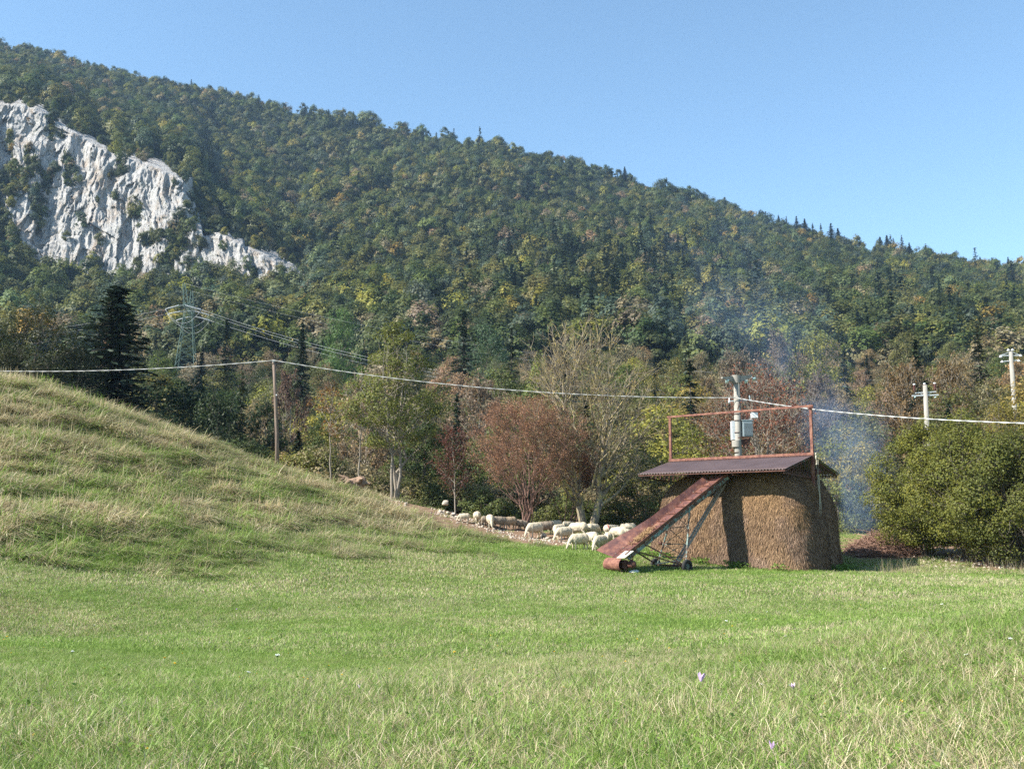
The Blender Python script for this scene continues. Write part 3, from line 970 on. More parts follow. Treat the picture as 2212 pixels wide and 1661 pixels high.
def branching(seed, stems, cfg, leaves_n, leaf, mats, name, leaf_from=2, leaf_spread=0.25, bias=(0, 0, .6), clump=1, leafz=None):
    """an open, twiggy plant; stems = [(foot, direction, length, radius)]; returns (leaves mesh, wood mesh)"""
    rng = np.random.default_rng(seed)
    segs, tips = [], []
    for p, d, L, r in stems:
        grow(rng, segs, tips, np.array(p, float), unit(np.array(d, float)), L, r, 0, cfg)
    thick = [s for s in segs if s[1][0] > 0.03]; thin = [s for s in segs if s[1][0] <= 0.03]
    V, Q = tubes_np(thick, 6)
    if thin:
        V2, Q2 = tubes_np(thin, 3)
        Q = np.concatenate([Q, Q2 + len(V)]); V = np.concatenate([V, V2])
    wood = mesh_np(name + '_wood', V, Q, mats=[mats[1]], smooth=True)
    lm = None
    if leaves_n:
        cand = [t[0] for t in tips if t[1] >= leaf_from]
        C = []
        nn = max(1, leaves_n // clump)
        for _ in range(nn):
            pts = cand[rng.integers(len(cand))]
            f = rng.uniform(0.15, 1.0) * (len(pts) - 1); i = min(int(f), len(pts) - 2)
            c = pts[i] + (pts[i + 1] - pts[i]) * (f - i)
            for _ in range(clump):
                C.append(c + rng.normal(0, leaf_spread, 3))
        C = np.array(C)
        if leafz is not None: C = C[C[:, 2] > leafz]
        V, Q = diamonds(rng, C, leaf, np.array(bias), 0.9)
        lm = mesh_np(name + '_leaves', V, Q, mats=[mats[0]], attrs={'tone': tone_of(rng, len(C), 4)})
    return lm, wood

def spruce(seed, H=16.0, W=5.0, whorls=26, nb=11, per=9, size=0.55, mats=(None, None), base=0.06, droop=0.35, ragged=0.2, name='spruce', power=0.85, trunk_r=0.16, width=0.42):
    rng = np.random.default_rng(seed)
    Cs, Al, segs = [], [], []
    for w in range(whorls):
        u = w / (whorls - 1)
        z0 = H * (base + (0.985 - base) * u)
        R = W / 2 * max(0.04, (1 - u)) ** power * rng.uniform(1 - ragged, 1 + ragged * .5)
        n = max(4, int(nb * (0.5 + 0.5 * (1 - u))))
        for j in range(n):
            if rng.uniform() < ragged * 0.4: continue
            a = 2 * math.pi * (j + rng.uniform(-.4, .4)) / n + w
            r = R * rng.uniform(0.7, 1.12)
            d = np.array([math.cos(a), math.sin(a), 0])
            m = max(2, int(per * (0.3 + 0.7 * r / (W / 2))))
            t = (np.arange(m) + rng.uniform(0, 1, m)) / m
            pz = z0 - droop * r * t ** 1.3 + 0.12 * r * t ** 3 * 2
            pz = pz + rng.uniform(-.5, .5) * H / whorls
            P = d[None] * (r * t)[:, None] + np.stack([0 * t, 0 * t, pz], -1)
            side = np.array([-d[1], d[0], 0])
            P = P + side[None] * (rng.normal(0, 0.11, m) * r * (1.1 - t))[:, None]
            P[:, 2] -= rng.uniform(0, 0.12, m) * size
            Cs.append(P); Al.append(np.broadcast_to(d * 1.0 + [0, 0, -.35], (m, 3)) + side[None] * rng.normal(0, .5, (m, 1)))
            if r > 0.5: segs.append((np.array([[0, 0, z0], d * r * .5 + [0, 0, z0 - droop * r * .4], d * r * .92 + [0, 0, z0 - droop * r * .85]]), np.array([.035, .02, .006])))
    C = np.concatenate(Cs); A = np.concatenate(Al)
    V, Q = diamonds(rng, C, size, np.array([0, 0, 1.0]), 0.45, width, A)
    crown = mesh_np(name + '_crown', V, Q, mats=[mats[0]], attrs={'tone': tone_of(rng, len(C), 4)})
    segs.append((np.array([[0, 0, -.4], [0, 0, H * .5], [0, 0, H * .99]]), np.array([trunk_r, trunk_r * .55, .015])))
    V, Q = tubes_np(segs, 5)
    return crown, mesh_np(name + '_trunk', V, Q, mats=[mats[1]], smooth=True)

def plant(name, label, cat, loc, meshes, col, rz=0.0, scale=(1, 1, 1), group=None, parts=('crown', 'trunk')):
    t = thing(name, label, cat, loc, rz, group)
    t.scale = scale
    for pn, me in zip(parts, meshes):
        if me is None: continue
        o = obj(pn, me, t)
        o.color = (*col, 1)
    return t

# ------------------------------------------------------------------ scattering (stuff nobody could count)
def scatter(name, P, rot, scl, idx, col, protos, kind='stuff'):
    me = mesh_np(name, P, attrs={'rot': rot, 'scl': scl, 'col': col})
    a = me.attributes.new('idx', 'INT', 'POINT'); a.data.foreach_set('value', np.asarray(idx, np.int32))
    o = obj(name, me); tag(o, kind=kind)
    src = bpy.data.collections.new(name + '_source')
    for i, pm in enumerate(protos):
        q = bpy.data.objects.new('%s_source_%02d' % (name, i), pm)
        src.objects.link(q)
    ng = bpy.data.node_groups.new(name + '_scatter', 'GeometryNodeTree')
    ng.interface.new_socket('Geometry', in_out='INPUT', socket_type='NodeSocketGeometry')
    ng.interface.new_socket('Geometry', in_out='OUTPUT', socket_type='NodeSocketGeometry')
    n, l = ng.nodes, ng.links
    gi, go = n.new('NodeGroupInput'), n.new('NodeGroupOutput')
    ci = n.new('GeometryNodeCollectionInfo'); ci.inputs['Collection'].default_value = src
    ci.inputs['Separate Children'].default_value = True; ci.inputs['Reset Children'].default_value = True
    ip = n.new('GeometryNodeInstanceOnPoints'); ip.inputs['Pick Instance'].default_value = True
    def na(nm, dt):
        k = n.new('GeometryNodeInputNamedAttribute'); k.data_type = dt; k.inputs['Name'].default_value = nm
        return k.outputs['Attribute']
    er = n.new('FunctionNodeEulerToRotation'); l.new(na('rot', 'FLOAT_VECTOR'), er.inputs[0])
    l.new(gi.outputs[0], ip.inputs['Points']); l.new(ci.outputs[0], ip.inputs['Instance'])
    l.new(na('idx', 'INT'), ip.inputs['Instance Index']); l.new(er.outputs[0], ip.inputs['Rotation'])
    l.new(na('scl', 'FLOAT_VECTOR'), ip.inputs['Scale']); l.new(ip.outputs[0], go.inputs[0])
    md = o.modifiers.new('scatter', 'NODES'); md.node_group = ng
    return o
#@@PART4

# ------------------------------------------------------------------ colours of foliage
DARKG, MIDG, OLIVE, YGREEN = (0.052, 0.072, 0.025), (0.090, 0.112, 0.032), (0.145, 0.148, 0.044), (0.23, 0.22, 0.045)
OCHRE, BROWN, GREYB, SPR, BLUEG, PALEG = (0.27, 0.205, 0.055), (0.27, 0.195, 0.112), (0.23, 0.195, 0.115), (0.026, 0.044, 0.026), (0.068, 0.094, 0.060), (0.145, 0.168, 0.076)
CNAME = {DARKG: 'dark green', MIDG: 'mid green', OLIVE: 'olive green', YGREEN: 'yellow-green', OCHRE: 'ochre yellow', BROWN: 'rusty brown', GREYB: 'grey-brown', PALEG: 'pale green'}

# ------------------------------------------------------------------ forest on the mountain (stuff)
def build_forest():
    rng = np.random.default_rng(11)
    protos = [broadleaf(100 + i, H=11, W=8.5 + (i % 3), clumps=20 + 4 * (i % 3), per=84, leaf=0.76, base=0.05, cl_r=0.2, mats=(LEAF_I, BARK), squash=0.75, twig=False, jit=0.3, outw=.9, lasp=.8, name='far_tree')[0] for i in range(6)]
    cprotos = [spruce(200 + i, H=15, W=5.2, whorls=15, nb=8, per=5, size=1.15, mats=(NEEDLE_I, BARK), ragged=0.25, name='far_spruce')[0] for i in range(3)]
    A, B, C, D = HP[:-1, :-1], HP[:-1, 1:], HP[1:, 1:], HP[1:, :-1]
    area = 0.5 * np.linalg.norm(np.cross((B - A)[..., :2], (D - A)[..., :2])[..., None], axis=-1) + 0.5 * np.abs(np.cross((C - B)[..., :2], (C - D)[..., :2]))
    area3 = np.linalg.norm(np.cross(B - A, D - A), axis=-1)
    area = np.maximum(area, area3 * 0.75)
    Dm = H_D2[:-1, :-1]
    xm = np.broadcast_to(HX[None, :-1], Dm.shape)
    ok = (Dm > 262) & (xm > -330) & (xm < 2540)
    w = np.where(ok, area, 0)
    dens = 1 / 40.0
    n = int(w.sum() * dens)
    cw = np.cumsum(w.ravel()); r = rng.uniform(0, cw[-1], n)
    q = np.searchsorted(cw, r); j, i = np.unravel_index(q, w.shape)
    u, v = rng.uniform(0, 1, (2, n, 1))
    P = A[j, i] * (1 - u) * (1 - v) + B[j, i] * u * (1 - v) + C[j, i] * u * v + D[j, i] * (1 - u) * v
    px = proj(P + [0, 0, 2.0])
    rm = rock_mask(px[:, 0], px[:, 1], False)
    small = (rm > -0.9) & (px[:, 0] < 700)
    px2 = proj(P + [0, 0, 5.0])
    rm2 = rock_mask(px2[:, 0], px2[:, 1])
    keep = (rm < -0.05)
    P, px, small = P[keep], px[keep], small[keep]
    cb_ = CLIFF_BUSHES[0]
    P = np.concatenate([P, cb_]); px = np.concatenate([px, proj(cb_)]); small = np.concatenate([small, np.ones(len(cb_), bool)])
    print('bushes', len(cb_))
    n = len(P)
    nz = fbm(P * [0.006, 0.006, 0.01], 4, 41); nz2 = fbm(P * [0.02, 0.02, 0.02], 3, 43)
    xd, yd = px[:, 0], px[:, 1]
    # conifers: groups, more to the lower right and along the right-hand skyline
    sil = np.interp(xd, SIL_X, SIL_Y)
    pc = 0.035 + 0.30 * smooth01((xd - 900) / 300) * smooth01((1750 - xd) / 300) * smooth01((yd - 480) / 120) * smooth01((760 - yd) / 80) + 0.2 * smooth01((nz2 - 0.25) / 0.2)
    pc = np.where((xd < 650) & (yd < 680), 0.012, pc)
    con = (rng.uniform(0, 1, n) < pc) & ~small
    cols = np.array([DARKG, MIDG, OLIVE, YGREEN, OCHRE, BROWN, GREYB, BLUEG, PALEG])
    W = np.zeros((n, 9))
    W[:, 0] = 1.1 + 1.4 * nz; W[:, 1] = 1.5; W[:, 2] = 1.0 + 1.3 * nz2; W[:, 3] = 0.14 + .3 * np.maximum(nz2, 0)
    W[:, 4] = 0.04 + 0.12 * smooth01((xd - 1300) / 500) * smooth01((900 - yd) / 200); W[:, 5] = 0.02 + 0.22 * smooth01((yd - 720) / 90) ; W[:, 6] = 0.14 + .55 * smooth01((yd - 700) / 80); W[:, 7] = 0.7; W[:, 8] = 0.35
    W = np.maximum(W, 0.01); W /= W.sum(1, keepdims=True)
    ch = (W.cumsum(1) > rng.uniform(0, 1, (n, 1))).argmax(1)
    col = cols[ch] * rng.uniform(0.9, 1.25, (n, 1)) * (1 + rng.normal(0, 0.05, (n, 3)))
    ccol = np.array(SPR) * rng.uniform(0.75, 1.35, (n, 1)) * (1 + rng.normal(0, .06, (n, 3)))
    larch = rng.uniform(0, 1, n) < 0.22
    ccol = np.where(larch[:, None], np.array([0.07, 0.085, 0.04]) * rng.uniform(.9, 1.3, (n, 1)), ccol)
    s = rng.uniform(0.75, 1.45, n) * (1 + 0.2 * nz2)
    s = np.where(small, s * rng.uniform(.25, .5, n), s)
    s = np.where(P[:, 1] > 700, s * 0.9, s)
    rot = np.stack([rng.normal(0, .06, n), rng.normal(0, .06, n), rng.uniform(0, 6.28, n)], -1)
    scl = np.stack([s, s, s * rng.uniform(0.85, 1.2, n)], -1)
    P[:, 2] -= 0.4
    b = ~con
    scatter('broadleaf_forest', P[b], rot[b], scl[b], rng.integers(0, 6, b.sum()), col[b], protos)
    cs = scl[con] * [[1.6, 1.6, 1.05]] * rng.uniform(0.7, 1.15, (con.sum(), 1))
    scatter('conifer_forest', P[con], rot[con], cs, rng.integers(0, 3, con.sum()), ccol[con], cprotos)
    print('forest', n)
build_forest()

# ------------------------------------------------------------------ the trees one can tell apart behind the field
BL = [broadleaf(300 + i, H=12, W=7.8 + 0.8 * (i % 3), clumps=50 + 6 * (i % 3), per=120, leaf=0.33, base=0.12 + .05 * (i % 2), mats=(LEAF, BARK), cl_r=0.165, name='wood_tree') for i in range(6)]
SPARSE = [twiggy(340 + i, 12, 7.2, 60, 9, 1.1, 11000, .23, .08, 1 + i % 2, (LEAF, BARK_P), 'thin_tree', .13, wood_thin=.02, leaf_spread=.14, sub=1) for i in range(4)]
SP = [spruce(360, 16, 5.4, whorls=44, nb=14, per=11, size=.6, mats=(NEEDLE, BARK)), spruce(361, 16, 4.4, whorls=34, droop=0.5, ragged=0.35, mats=(NEEDLE, BARK)), spruce(362, 16, 6.2, whorls=38, nb=13, per=11, ragged=0.3, mats=(NEEDLE, BARK))]

LAND = [(-400, 'at the mound-side edge'), (120, 'beside the tallest spruce'), (300, 'below the lattice pylon'), (460, 'past the pylon'), (560, 'behind the wooden pole'), (680, 'behind the orange sapling'),
        (790, 'behind the tall ash'), (950, 'right of the ash'), (1060, 'above the rust shrub'), (1200, 'behind the bare tree'), (1400, 'past the bare tree'), (1500, 'through the rusty frame'),
        (1640, 'behind the transformer pole'), (1760, 'above the smoke'), (1900, 'by the brown-insulator pole'), (2060, 'above the hazels'), (2160, 'by the slim concrete pole')]
ROWN = ['front rank of the wood', 'second rank of the wood', 'third rank of the wood', 'fourth rank of the wood', 'fifth rank of the wood', 'sixth rank of the wood', 'seventh rank of the wood', 'eighth rank of the wood', 'ninth rank of the wood', 'tenth rank of the wood', 'highest rank of the wood']
USED = {}
def uniq(label):
    """keep labels distinct: a repeat says which of the alike it is"""
    k = USED.get(label, 0); USED[label] = k + 1
    if k == 0: return label
    a, b = label.split(' ', 1)
    return ['', 'second ', 'third ', 'fourth ', 'fifth ', 'sixth ', 'seventh '][min(k, 6)] + label

def wood_colour(xd, yd, r, rng):
    if xd > 1380 and yd > 700: w = ((BROWN, 2.6), (GREYB, 3), (OLIVE, 3.2), (YGREEN, 1.4), (MIDG, .8), (OCHRE, .7))
    elif xd < 560 and yd > 800: w = ((DARKG, 3), (MIDG, 2.0), (OLIVE, .6))
    elif xd < 280: w = ((DARKG, .7), (MIDG, 2), (OLIVE, 3), (GREYB, 1.5), (BROWN, .8))
    elif yd < 720: w = ((DARKG, 1.5), (MIDG, 3), (OLIVE, 2.5), (GREYB, 1.2), (YGREEN, .4), (BROWN, .8))
    else: w = ((BROWN, 1.5), (GREYB, 2.4), (OLIVE, 3.0), (MIDG, 1.6), (DARKG, .5), (YGREEN, .9), (PALEG, .9))
    c = [a for a, _ in w]; p = np.array([b for _, b in w]); 
    return c[rng.choice(len(c), p=p / p.sum())]

def tree_gap(x, Y):
    return False

def build_wood():
    rng = np.random.default_rng(77)
    rows = [80, 88, 98, 110, 123, 138, 155, 174, 196, 220, 246]
    for ri, Y in enumerate(rows):
        sp = 6.6 + 0.012 * Y
        X = (-190 - CX) / F * Y
        while X < (2420 - CX) / F * Y:
            x = X + rng.uniform(-1.6, 1.6); y = Y + rng.uniform(-.35, .35) * (8 + .06 * Y)
            X += sp
            z = hill_z(x, y) - 0.3
            xd, yd = proj([x, y, z + 9])
            if xd < 150 and Y < 95: continue
            # a clearing keeps the pylon and the ground round the shed in the open
            if abs(xd - 405) < 34 and Y > 165: continue
            if ri < 2 and 1530 < xd < 1720: continue
            c = wood_colour(xd, yd, ri, rng)
            con = rng.uniform() < (0.16 if yd < 850 and xd < 1500 else 0.07)
            lp = [t for x0, t in LAND if xd >= x0 or x0 == -400][-1]
            s = rng.uniform(0.76, 1.12) * (1 if Y > 95 else 0.85)
            if 380 < xd < 760 and Y < 100: s *= 0.8
            size = 'small' if s < 0.78 else 'tall' if s > 0.95 else 'rounded'
            rz = rng.uniform(0, 6.28)
            var = 1 + rng.normal(0, .07, 3)
            if con:
                k = int(rng.integers(0, 3)); mesh = SP[k]; cc = np.array(SPR) * rng.uniform(.8, 1.3)
                shape = ['narrow', 'drooping', 'broad'][k]
                nm, cat = 'spruce_tree', 'spruce'
                lab = '%s dark spruce %s, %s' % (shape, lp, ROWN[ri])
                sc = (s * 1.3, s * 1.3, s * rng.uniform(.8, 1.0)); grp = 'spruces standing among the wood behind the field'
                pn = ('crown', 'trunk')
            else:
                sparse = (c in (BROWN, GREYB)) and rng.uniform() < 0.7
                mesh = SPARSE[int(rng.integers(0, 4))] if sparse else BL[int(rng.integers(0, 6))]
                cc = np.array(c) * var * rng.uniform(.85, 1.2)
                nm, cat = 'broadleaf_tree', 'tree'
                lab = '%s %s %s %s, %s' % (size, CNAME[c], 'half-bare tree' if sparse else 'leafy tree', lp, ROWN[ri])
                sc = (s * rng.uniform(.9, 1.15), s * rng.uniform(.9, 1.15), s * rng.uniform(.85, 1.15)); grp = 'broadleaf trees of the wood behind the field'
            plant(nm, uniq(lab), cat, (x, y, z), mesh, tuple(cc), rz, sc, grp)
build_wood()

def build_undergrowth():
    """low scrub that fills the wood floor: nobody could count it"""
    rng = np.random.default_rng(5)
    protos = [broadleaf(400 + i, H=3.2, W=3.6, clumps=26, per=150, leaf=0.16, base=0.02, mats=(LEAF_I, BARK), cl_r=0.22, twig=False, name='scrub')[0] for i in range(4)]
    P, C, S = [], [], []
    while len(P) < 4200:
        Y = 66 + 200 * rng.uniform() ** 1.7
        X = rng.uniform(-.62, .62) * Y
        if Y < 82:
            z = g1(X, Y)
            if Y < ridge_Y(np.array([X]), np.array([Y]))[0] + 4.5: continue
            z = max(z, hill_z(X, Y)) if Y > 76 else z
        else: z = hill_z(X, Y)
        xd, yd = proj([X, Y, z])
        c = wood_colour(xd, 860, 0, rng) if xd > 560 else DARKG
        P.append((X, Y, z - .1)); C.append(np.array(c) * rng.uniform(.85, 1.35)); S.append(rng.uniform(.7, 1.15 if Y < 95 else 1.8))
    n = len(P); S = np.array(S)
    rot = np.stack([np.zeros(n), np.zeros(n), rng.uniform(0, 6.28, n)], -1)
    scatter('undergrowth', np.array(P), rot, np.stack([S, S, S], -1), rng.integers(0, 4, n), np.array(C), protos)
build_undergrowth()

# skyline and mountain conifers that stand out one by one
def build_lone_conifers():
    rng = np.random.default_rng(9)
    spots = [(412, 190, 30, 'on the skyline, leftmost of the lone conifers'), (488, 205, 26, 'on the skyline, larger of a close pair'), (503, 215, 20, 'on the skyline, smaller of a close pair'), (558, 232, 30, 'on the skyline right of the close pair'),
             (806, 272, 22, 'on the skyline above the middle of the slope'), (1107, 342, 24, 'on the skyline left of two conifers'), (1160, 355, 28, 'on the skyline, broad and dark'), (1190, 366, 20, 'on the skyline beside the broad one'), (1350, 400, 40, 'on the skyline, tallest between the two clusters'),
             (455, 285, 62, 'high on the slope above the cliff'), (470, 606, 46, 'before the right end of the white cliff'),
             (1683, 500, 36, 'of the big skyline cluster, first from the left'), (1700, 505, 38, 'of the big skyline cluster, second from the left'), (1722, 512, 44, 'of the big skyline cluster, pointed'), (1740, 520, 46, 'of the big skyline cluster, in its middle'), (1757, 522, 40, 'of the big skyline cluster, right of its middle'), (1775, 530, 46, 'of the big skyline cluster, slim'),
             (1797, 535, 50, 'of the big skyline cluster, tallest'), (1812, 538, 44, 'of the big skyline cluster, beside the tallest'), (1826, 542, 34, 'of the big skyline cluster, last on the right'),
             (1903, 552, 40, 'of the small skyline cluster, first from the left'), (1918, 552, 44, 'of the small skyline cluster, second'), (1932, 555, 40, 'of the small skyline cluster, third'), (1950, 555, 46, 'of the small skyline cluster, tallest'), (1966, 560, 36, 'of the small skyline cluster, last'),
             (2040, 574, 18, 'tiny on the skyline between two clusters'), (2119, 580, 30, 'of the cluster by the picture edge, first'), (2145, 584, 30, 'of the cluster by the picture edge, second'), (2160, 586, 26, 'of the cluster by the picture edge, third'), (2180, 588, 34, 'of the cluster by the picture edge, tallest'), (2200, 588, 32, 'of the cluster by the picture edge, last'),
             (1185, 425, 40, 'below the skyline on the middle slope'), (1140, 440, 60, 'broad and dark on the middle slope'), (960, 560, 80, 'pointed and tall on the lower middle slope'), (1100, 590, 80, 'on the middle slope beside lighter larches'), (1320, 600, 75, 'on the lower slope above the bare tree'), (1560, 610, 70, 'on the slope above the rusty frame'), (1530, 545, 60, 'on the slope left of the skyline clusters'),
             (2015, 640, 60, 'on the slope under the small skyline cluster'), (1905, 690, 60, 'on the slope right of the clearing'), (2190, 640, 70, 'on the slope by the picture edge'), (1440, 570, 60, 'on the slope, bluish, above the bare tree')]
    for x, y, h, t in spots:
        p = hill_at(x, y + 6)
        D = p.y
        H = h / F * D * 1.3
        k = int(rng.integers(0, 3)); s = H / 16
        ws = s * rng.uniform(1.7, 2.2)
        plant('spruce_tree', 'dark conifer %s' % t, 'spruce', p - Vector((0, 0, 1)), SP[k], tuple(np.array(SPR) * rng.uniform(.7, 1.2)), rng.uniform(0, 6.28), (ws, ws, s), 'conifers standing out on the mountain')
build_lone_conifers()

# ------------------------------------------------------------------ single trees and shrubs at the field's far edge
def ground_pt(xd, Y):
    """field point in the column xd at distance Y"""
    z = 2.0
    for _ in range(5):
        x = (xd - CX) / F * (Y * cp_ + (z - EYE.z) * sp_)
        z = g1(x, Y)
    return Vector((x, Y, z))

def height_for(p, ytop):
    q = at(0, ytop, p.y)
    return q.z - p.z

def px_m(p): return F / (p.y * cp_ + (p.z - EYE.z) * sp_)

def specials():
    # tall ash with pale trunks
    p = ground_pt(850, 62.5); H = height_for(p, 692)
    m = broadleaf(501, H=H, W=5.8, clumps=95, per=150, leaf=0.15, base=0.33, stems=4, mats=(LEAF, BARK_P), cl_r=0.125, trunk_r=0.15, name='ash', fill=.5, top=0.85, vexp=1.15)
    plant('ash_tree', 'tall slender ash with four pale trunks and thin olive crown beside the wooden pole', 'ash tree', p - Vector((0, 0, .1)), m, (0.15, 0.165, 0.04))
    # dark tree just behind it
    p = ground_pt(915, 68)
    m = broadleaf(502, H=8.6, W=4.2, clumps=44, per=110, leaf=0.17, base=0.12, mats=(LEAF, BARK), cl_r=0.16, name='alder', fill=.6)
    plant('alder_tree', 'dark green bushy tree half hidden behind the tall ash', 'alder', p, m, (0.05, 0.078, 0.024))
    # slender orange-leaved tree
    p = ground_pt(712, 64); H = height_for(p, 812)
    m = broadleaf(503, H=H, W=2.7, clumps=26, per=55, leaf=0.13, base=0.60, mats=(LEAF, BARK_P), cl_r=0.18, trunk_r=0.07, name='young_oak')
    plant('young_tree', 'slender young tree with a bare stem and small orange-brown crown', 'young tree', p - Vector((0, 0, .6)), m, (0.20, 0.105, 0.035))
    p = ground_pt(776, 64); H = height_for(p, 775)
    m = broadleaf(504, H=H, W=2.3, clumps=30, per=42, leaf=0.14, base=0.40, mats=(LEAF, BARK_P), cl_r=0.18, trunk_r=0.075, name='young_elm')
    plant('young_tree', 'slender young tree with bright green leaves beside the root stump', 'young tree', p - Vector((0, 0, .3)), m, (0.10, 0.16, 0.03))
    # the big bare tree
    cfg = dict(k=7, wob=0.10, up=[0.05, 0.06, 0.05, 0.03], kids=[10, 8, 6, 4], start=[0.22, 0.22, 0.2, 0.2], ang=[0.55, 0.62, 0.65, 0.7], ratio=[0.60, 0.55, 0.5, 0.5], depth=3, rr=0.62, taper=0.22)
    p = ground_pt(1270, 59.5); H = height_for(p, 712)
    m = twiggy(511, H, 9.2, 75, 13, 1.5, 2600, .085, .27, 2, (LEAF, BARK_L), 'bare_tree', .27, fan=2.6, wood_thin=.019, asym=-.3)
    plant('bare_tree', 'large nearly leafless tree with lichen-yellow branches and dark forked trunks', 'bare tree', p, m, (0.24, 0.15, 0.06), parts=('leaves', 'branches'))
    # rust-brown shrub: a fan of stems
    rng = np.random.default_rng(3)
    p = ground_pt(1140, 58.0); H = height_for(p, 862)
    st = []
    for i in range(36):
        a = rng.uniform(0, 6.28); lean = rng.uniform(0.05, 0.75) ** 1.0
        st.append(((math.cos(a) * .35 * rng.uniform(0, 1), math.sin(a) * .35, -.2), (math.cos(a) * lean, math.sin(a) * lean, 1), H * rng.uniform(.72, 1.0) / math.sqrt(1 + lean * lean * .3), rng.uniform(.03, .06)))
    cfg2 = dict(k=7, wob=0.05, up=[0.02, 0.08, 0.05], kids=[9, 5, 3], start=[0.42, 0.2, 0.2], ang=[0.42, 0.5, 0.5], ratio=[0.34, 0.5, 0.5], depth=2, rr=0.5, taper=0.2)
    m = twiggy(512, H, 7.5, 120, 13, .75, 30000, .075, .42, 15, (LEAF, BARK_R), 'rust_shrub', .06, fan=2.4, wood_thin=.008, leaf_spread=.11)
    plant('hornbeam_shrub', 'big fan-shaped many-stemmed shrub with rust-brown leaves behind the sheep', 'shrub', p, m, (0.30, 0.165, 0.10), parts=('leaves', 'stems'))
    # lower rusty stems to its right
    p = ground_pt(1215, 60.0)
    st = [((.1 * i, 0, -.2), (rng.uniform(-.2, .5), rng.uniform(-.3, .3), 1), rng.uniform(3.5, 5.2), .035) for i in range(9)]
    m = branching(513, st, cfg2, 3600, 0.09, (LEAF, BARK_R), 'rust_shrub_low', 1, 0.14, leafz=1.2)
    plant('hornbeam_shrub', 'thinner rust-leaved shrub between the fan-shaped shrub and the bare tree', 'shrub', p, m, (0.26, 0.115, 0.055), parts=('leaves', 'stems'))
    # reddish sapling
    p = ground_pt(984, 59.5); H = height_for(p, 935)
    cfg3 = dict(k=6, wob=0.06, up=[0.04, 0.05, 0.04], kids=[16, 4, 3], start=[0.2, 0.2, 0.2], ang=[0.9, 0.6, 0.5], ratio=[0.34, 0.5, 0.5], depth=2, rr=0.45, taper=0.2)
    m = branching(514, [((0, 0, -.2), (0, 0, 1), H, .055)], cfg3, 2600, 0.12, (LEAF, BARK_P), 'sapling', 1, 0.15)
    plant('sapling', 'small sapling with dark red hanging leaves beside the heap of stones', 'sapling', p, m, (0.115, 0.045, 0.035), parts=('leaves', 'branches'))
    # red-leaved tree behind the transformer pole
    p = ground_pt(1650, 66); H = height_for(p, 795)
    st = [((0, 0, -.3), (.05, 0, 1), H * .9, .15), ((.4, .2, -.3), (.35, .05, 1), H * .85, .12), ((-.4, 0, -.3), (-.35, .1, 1), H * .82, .11)]
    m = twiggy(515, H, 8.2, 80, 9, 1.1, 8000, .16, .25, 3, (LEAF, BARK_P), 'red_tree', .16, fan=1.8, wood_thin=.013, leaf_spread=.16)
    plant('cherry_tree', 'open tree with drooping dark red leaves behind the transformer pole', 'cherry tree', p, m, (0.21, 0.085, 0.055), parts=('leaves', 'branches'))
    p = ground_pt(1560, 68); H = height_for(p, 860)
    m = twiggy(516, H, 4.5, 45, 8, .9, 3600, .15, .2, 2, (LEAF, BARK_P), 'red_tree_small', .1, wood_thin=.012, leaf_spread=.14)
    plant('cherry_tree', 'smaller red-leaved tree over the left end of the shed roof', 'cherry tree', p, m, (0.16, 0.085, 0.04), parts=('leaves', 'branches'))
    # spruces and other conifers in the wood
    for xd, ytop, Y, W, k, lab in ((225, 612, 78, 10.5, 0, 'tall dark spruce standing behind the mound'), (512, 800, 80, 2.6, 1, 'spindly drooping spruce with lighter hanging branches'), (585, 945, 70, 1.8, 1, 'small pale dying spruce at the foot of the wooden pole'),
                                   (1000, 672, 158, 8.0, 2, 'broad dark spruce above the rust-brown shrub'), (1105, 708, 150, 5.0, 1, 'dark spruce with a bare pale upper trunk'), (645, 695, 140, 4.8, 0, 'dark spruce rising behind the wooden pole'),
                                   (480, 690, 175, 7.0, 2, 'broad dark spruce just beside the lattice pylon'), (862, 770, 100, 3.4, 0, 'dark spruce behind the crown of the tall ash'), (985, 850, 84, 3.4, 2, 'layered spruce left of the rust-brown shrub'), (2130, 700, 128, 5.2, 1, 'ragged half-dead conifer left of the tall concrete pole'),
                                   (1835, 755, 120, 4.5, 1, 'conifer half lost in the smoke haze'), (640, 930, 72, 3.2, 0, 'low dark spruce in the hollow beside the wooden pole'), (430, 760, 190, 6, 0, 'dark spruce at the foot of the lattice pylon')):
        x = 0; z = 0
        for _ in range(4):
            x = (xd - CX) / F * (Y * cp_ + (z - EYE.z) * sp_)
            z = g1(x, Y) if Y < 77 else hill_z(x, Y)
        q = Vector((x, Y, z - .4)); H = max(3.0, height_for(q, ytop))
        base = SP[k]; bw = (5.4, 4.4, 6.2)[k]
        if 'behind the mound' in lab: base, bw = spruce(365, 16, 6.5, whorls=58, nb=17, per=13, size=.5, mats=(NEEDLE, BARK), power=.62, ragged=.18), 6.5
        col = (0.075, 0.07, 0.045) if 'dying' in lab else (0.05, 0.06, 0.03) if ('lighter' in lab or 'half-dead' in lab) else (0.028, 0.046, 0.029)
        plant('spruce_tree', lab, 'spruce', q, base, col, xd, (1.35 * W / bw, 1.35 * W / bw, H / 16), 'spruces standing among the wood behind the field')
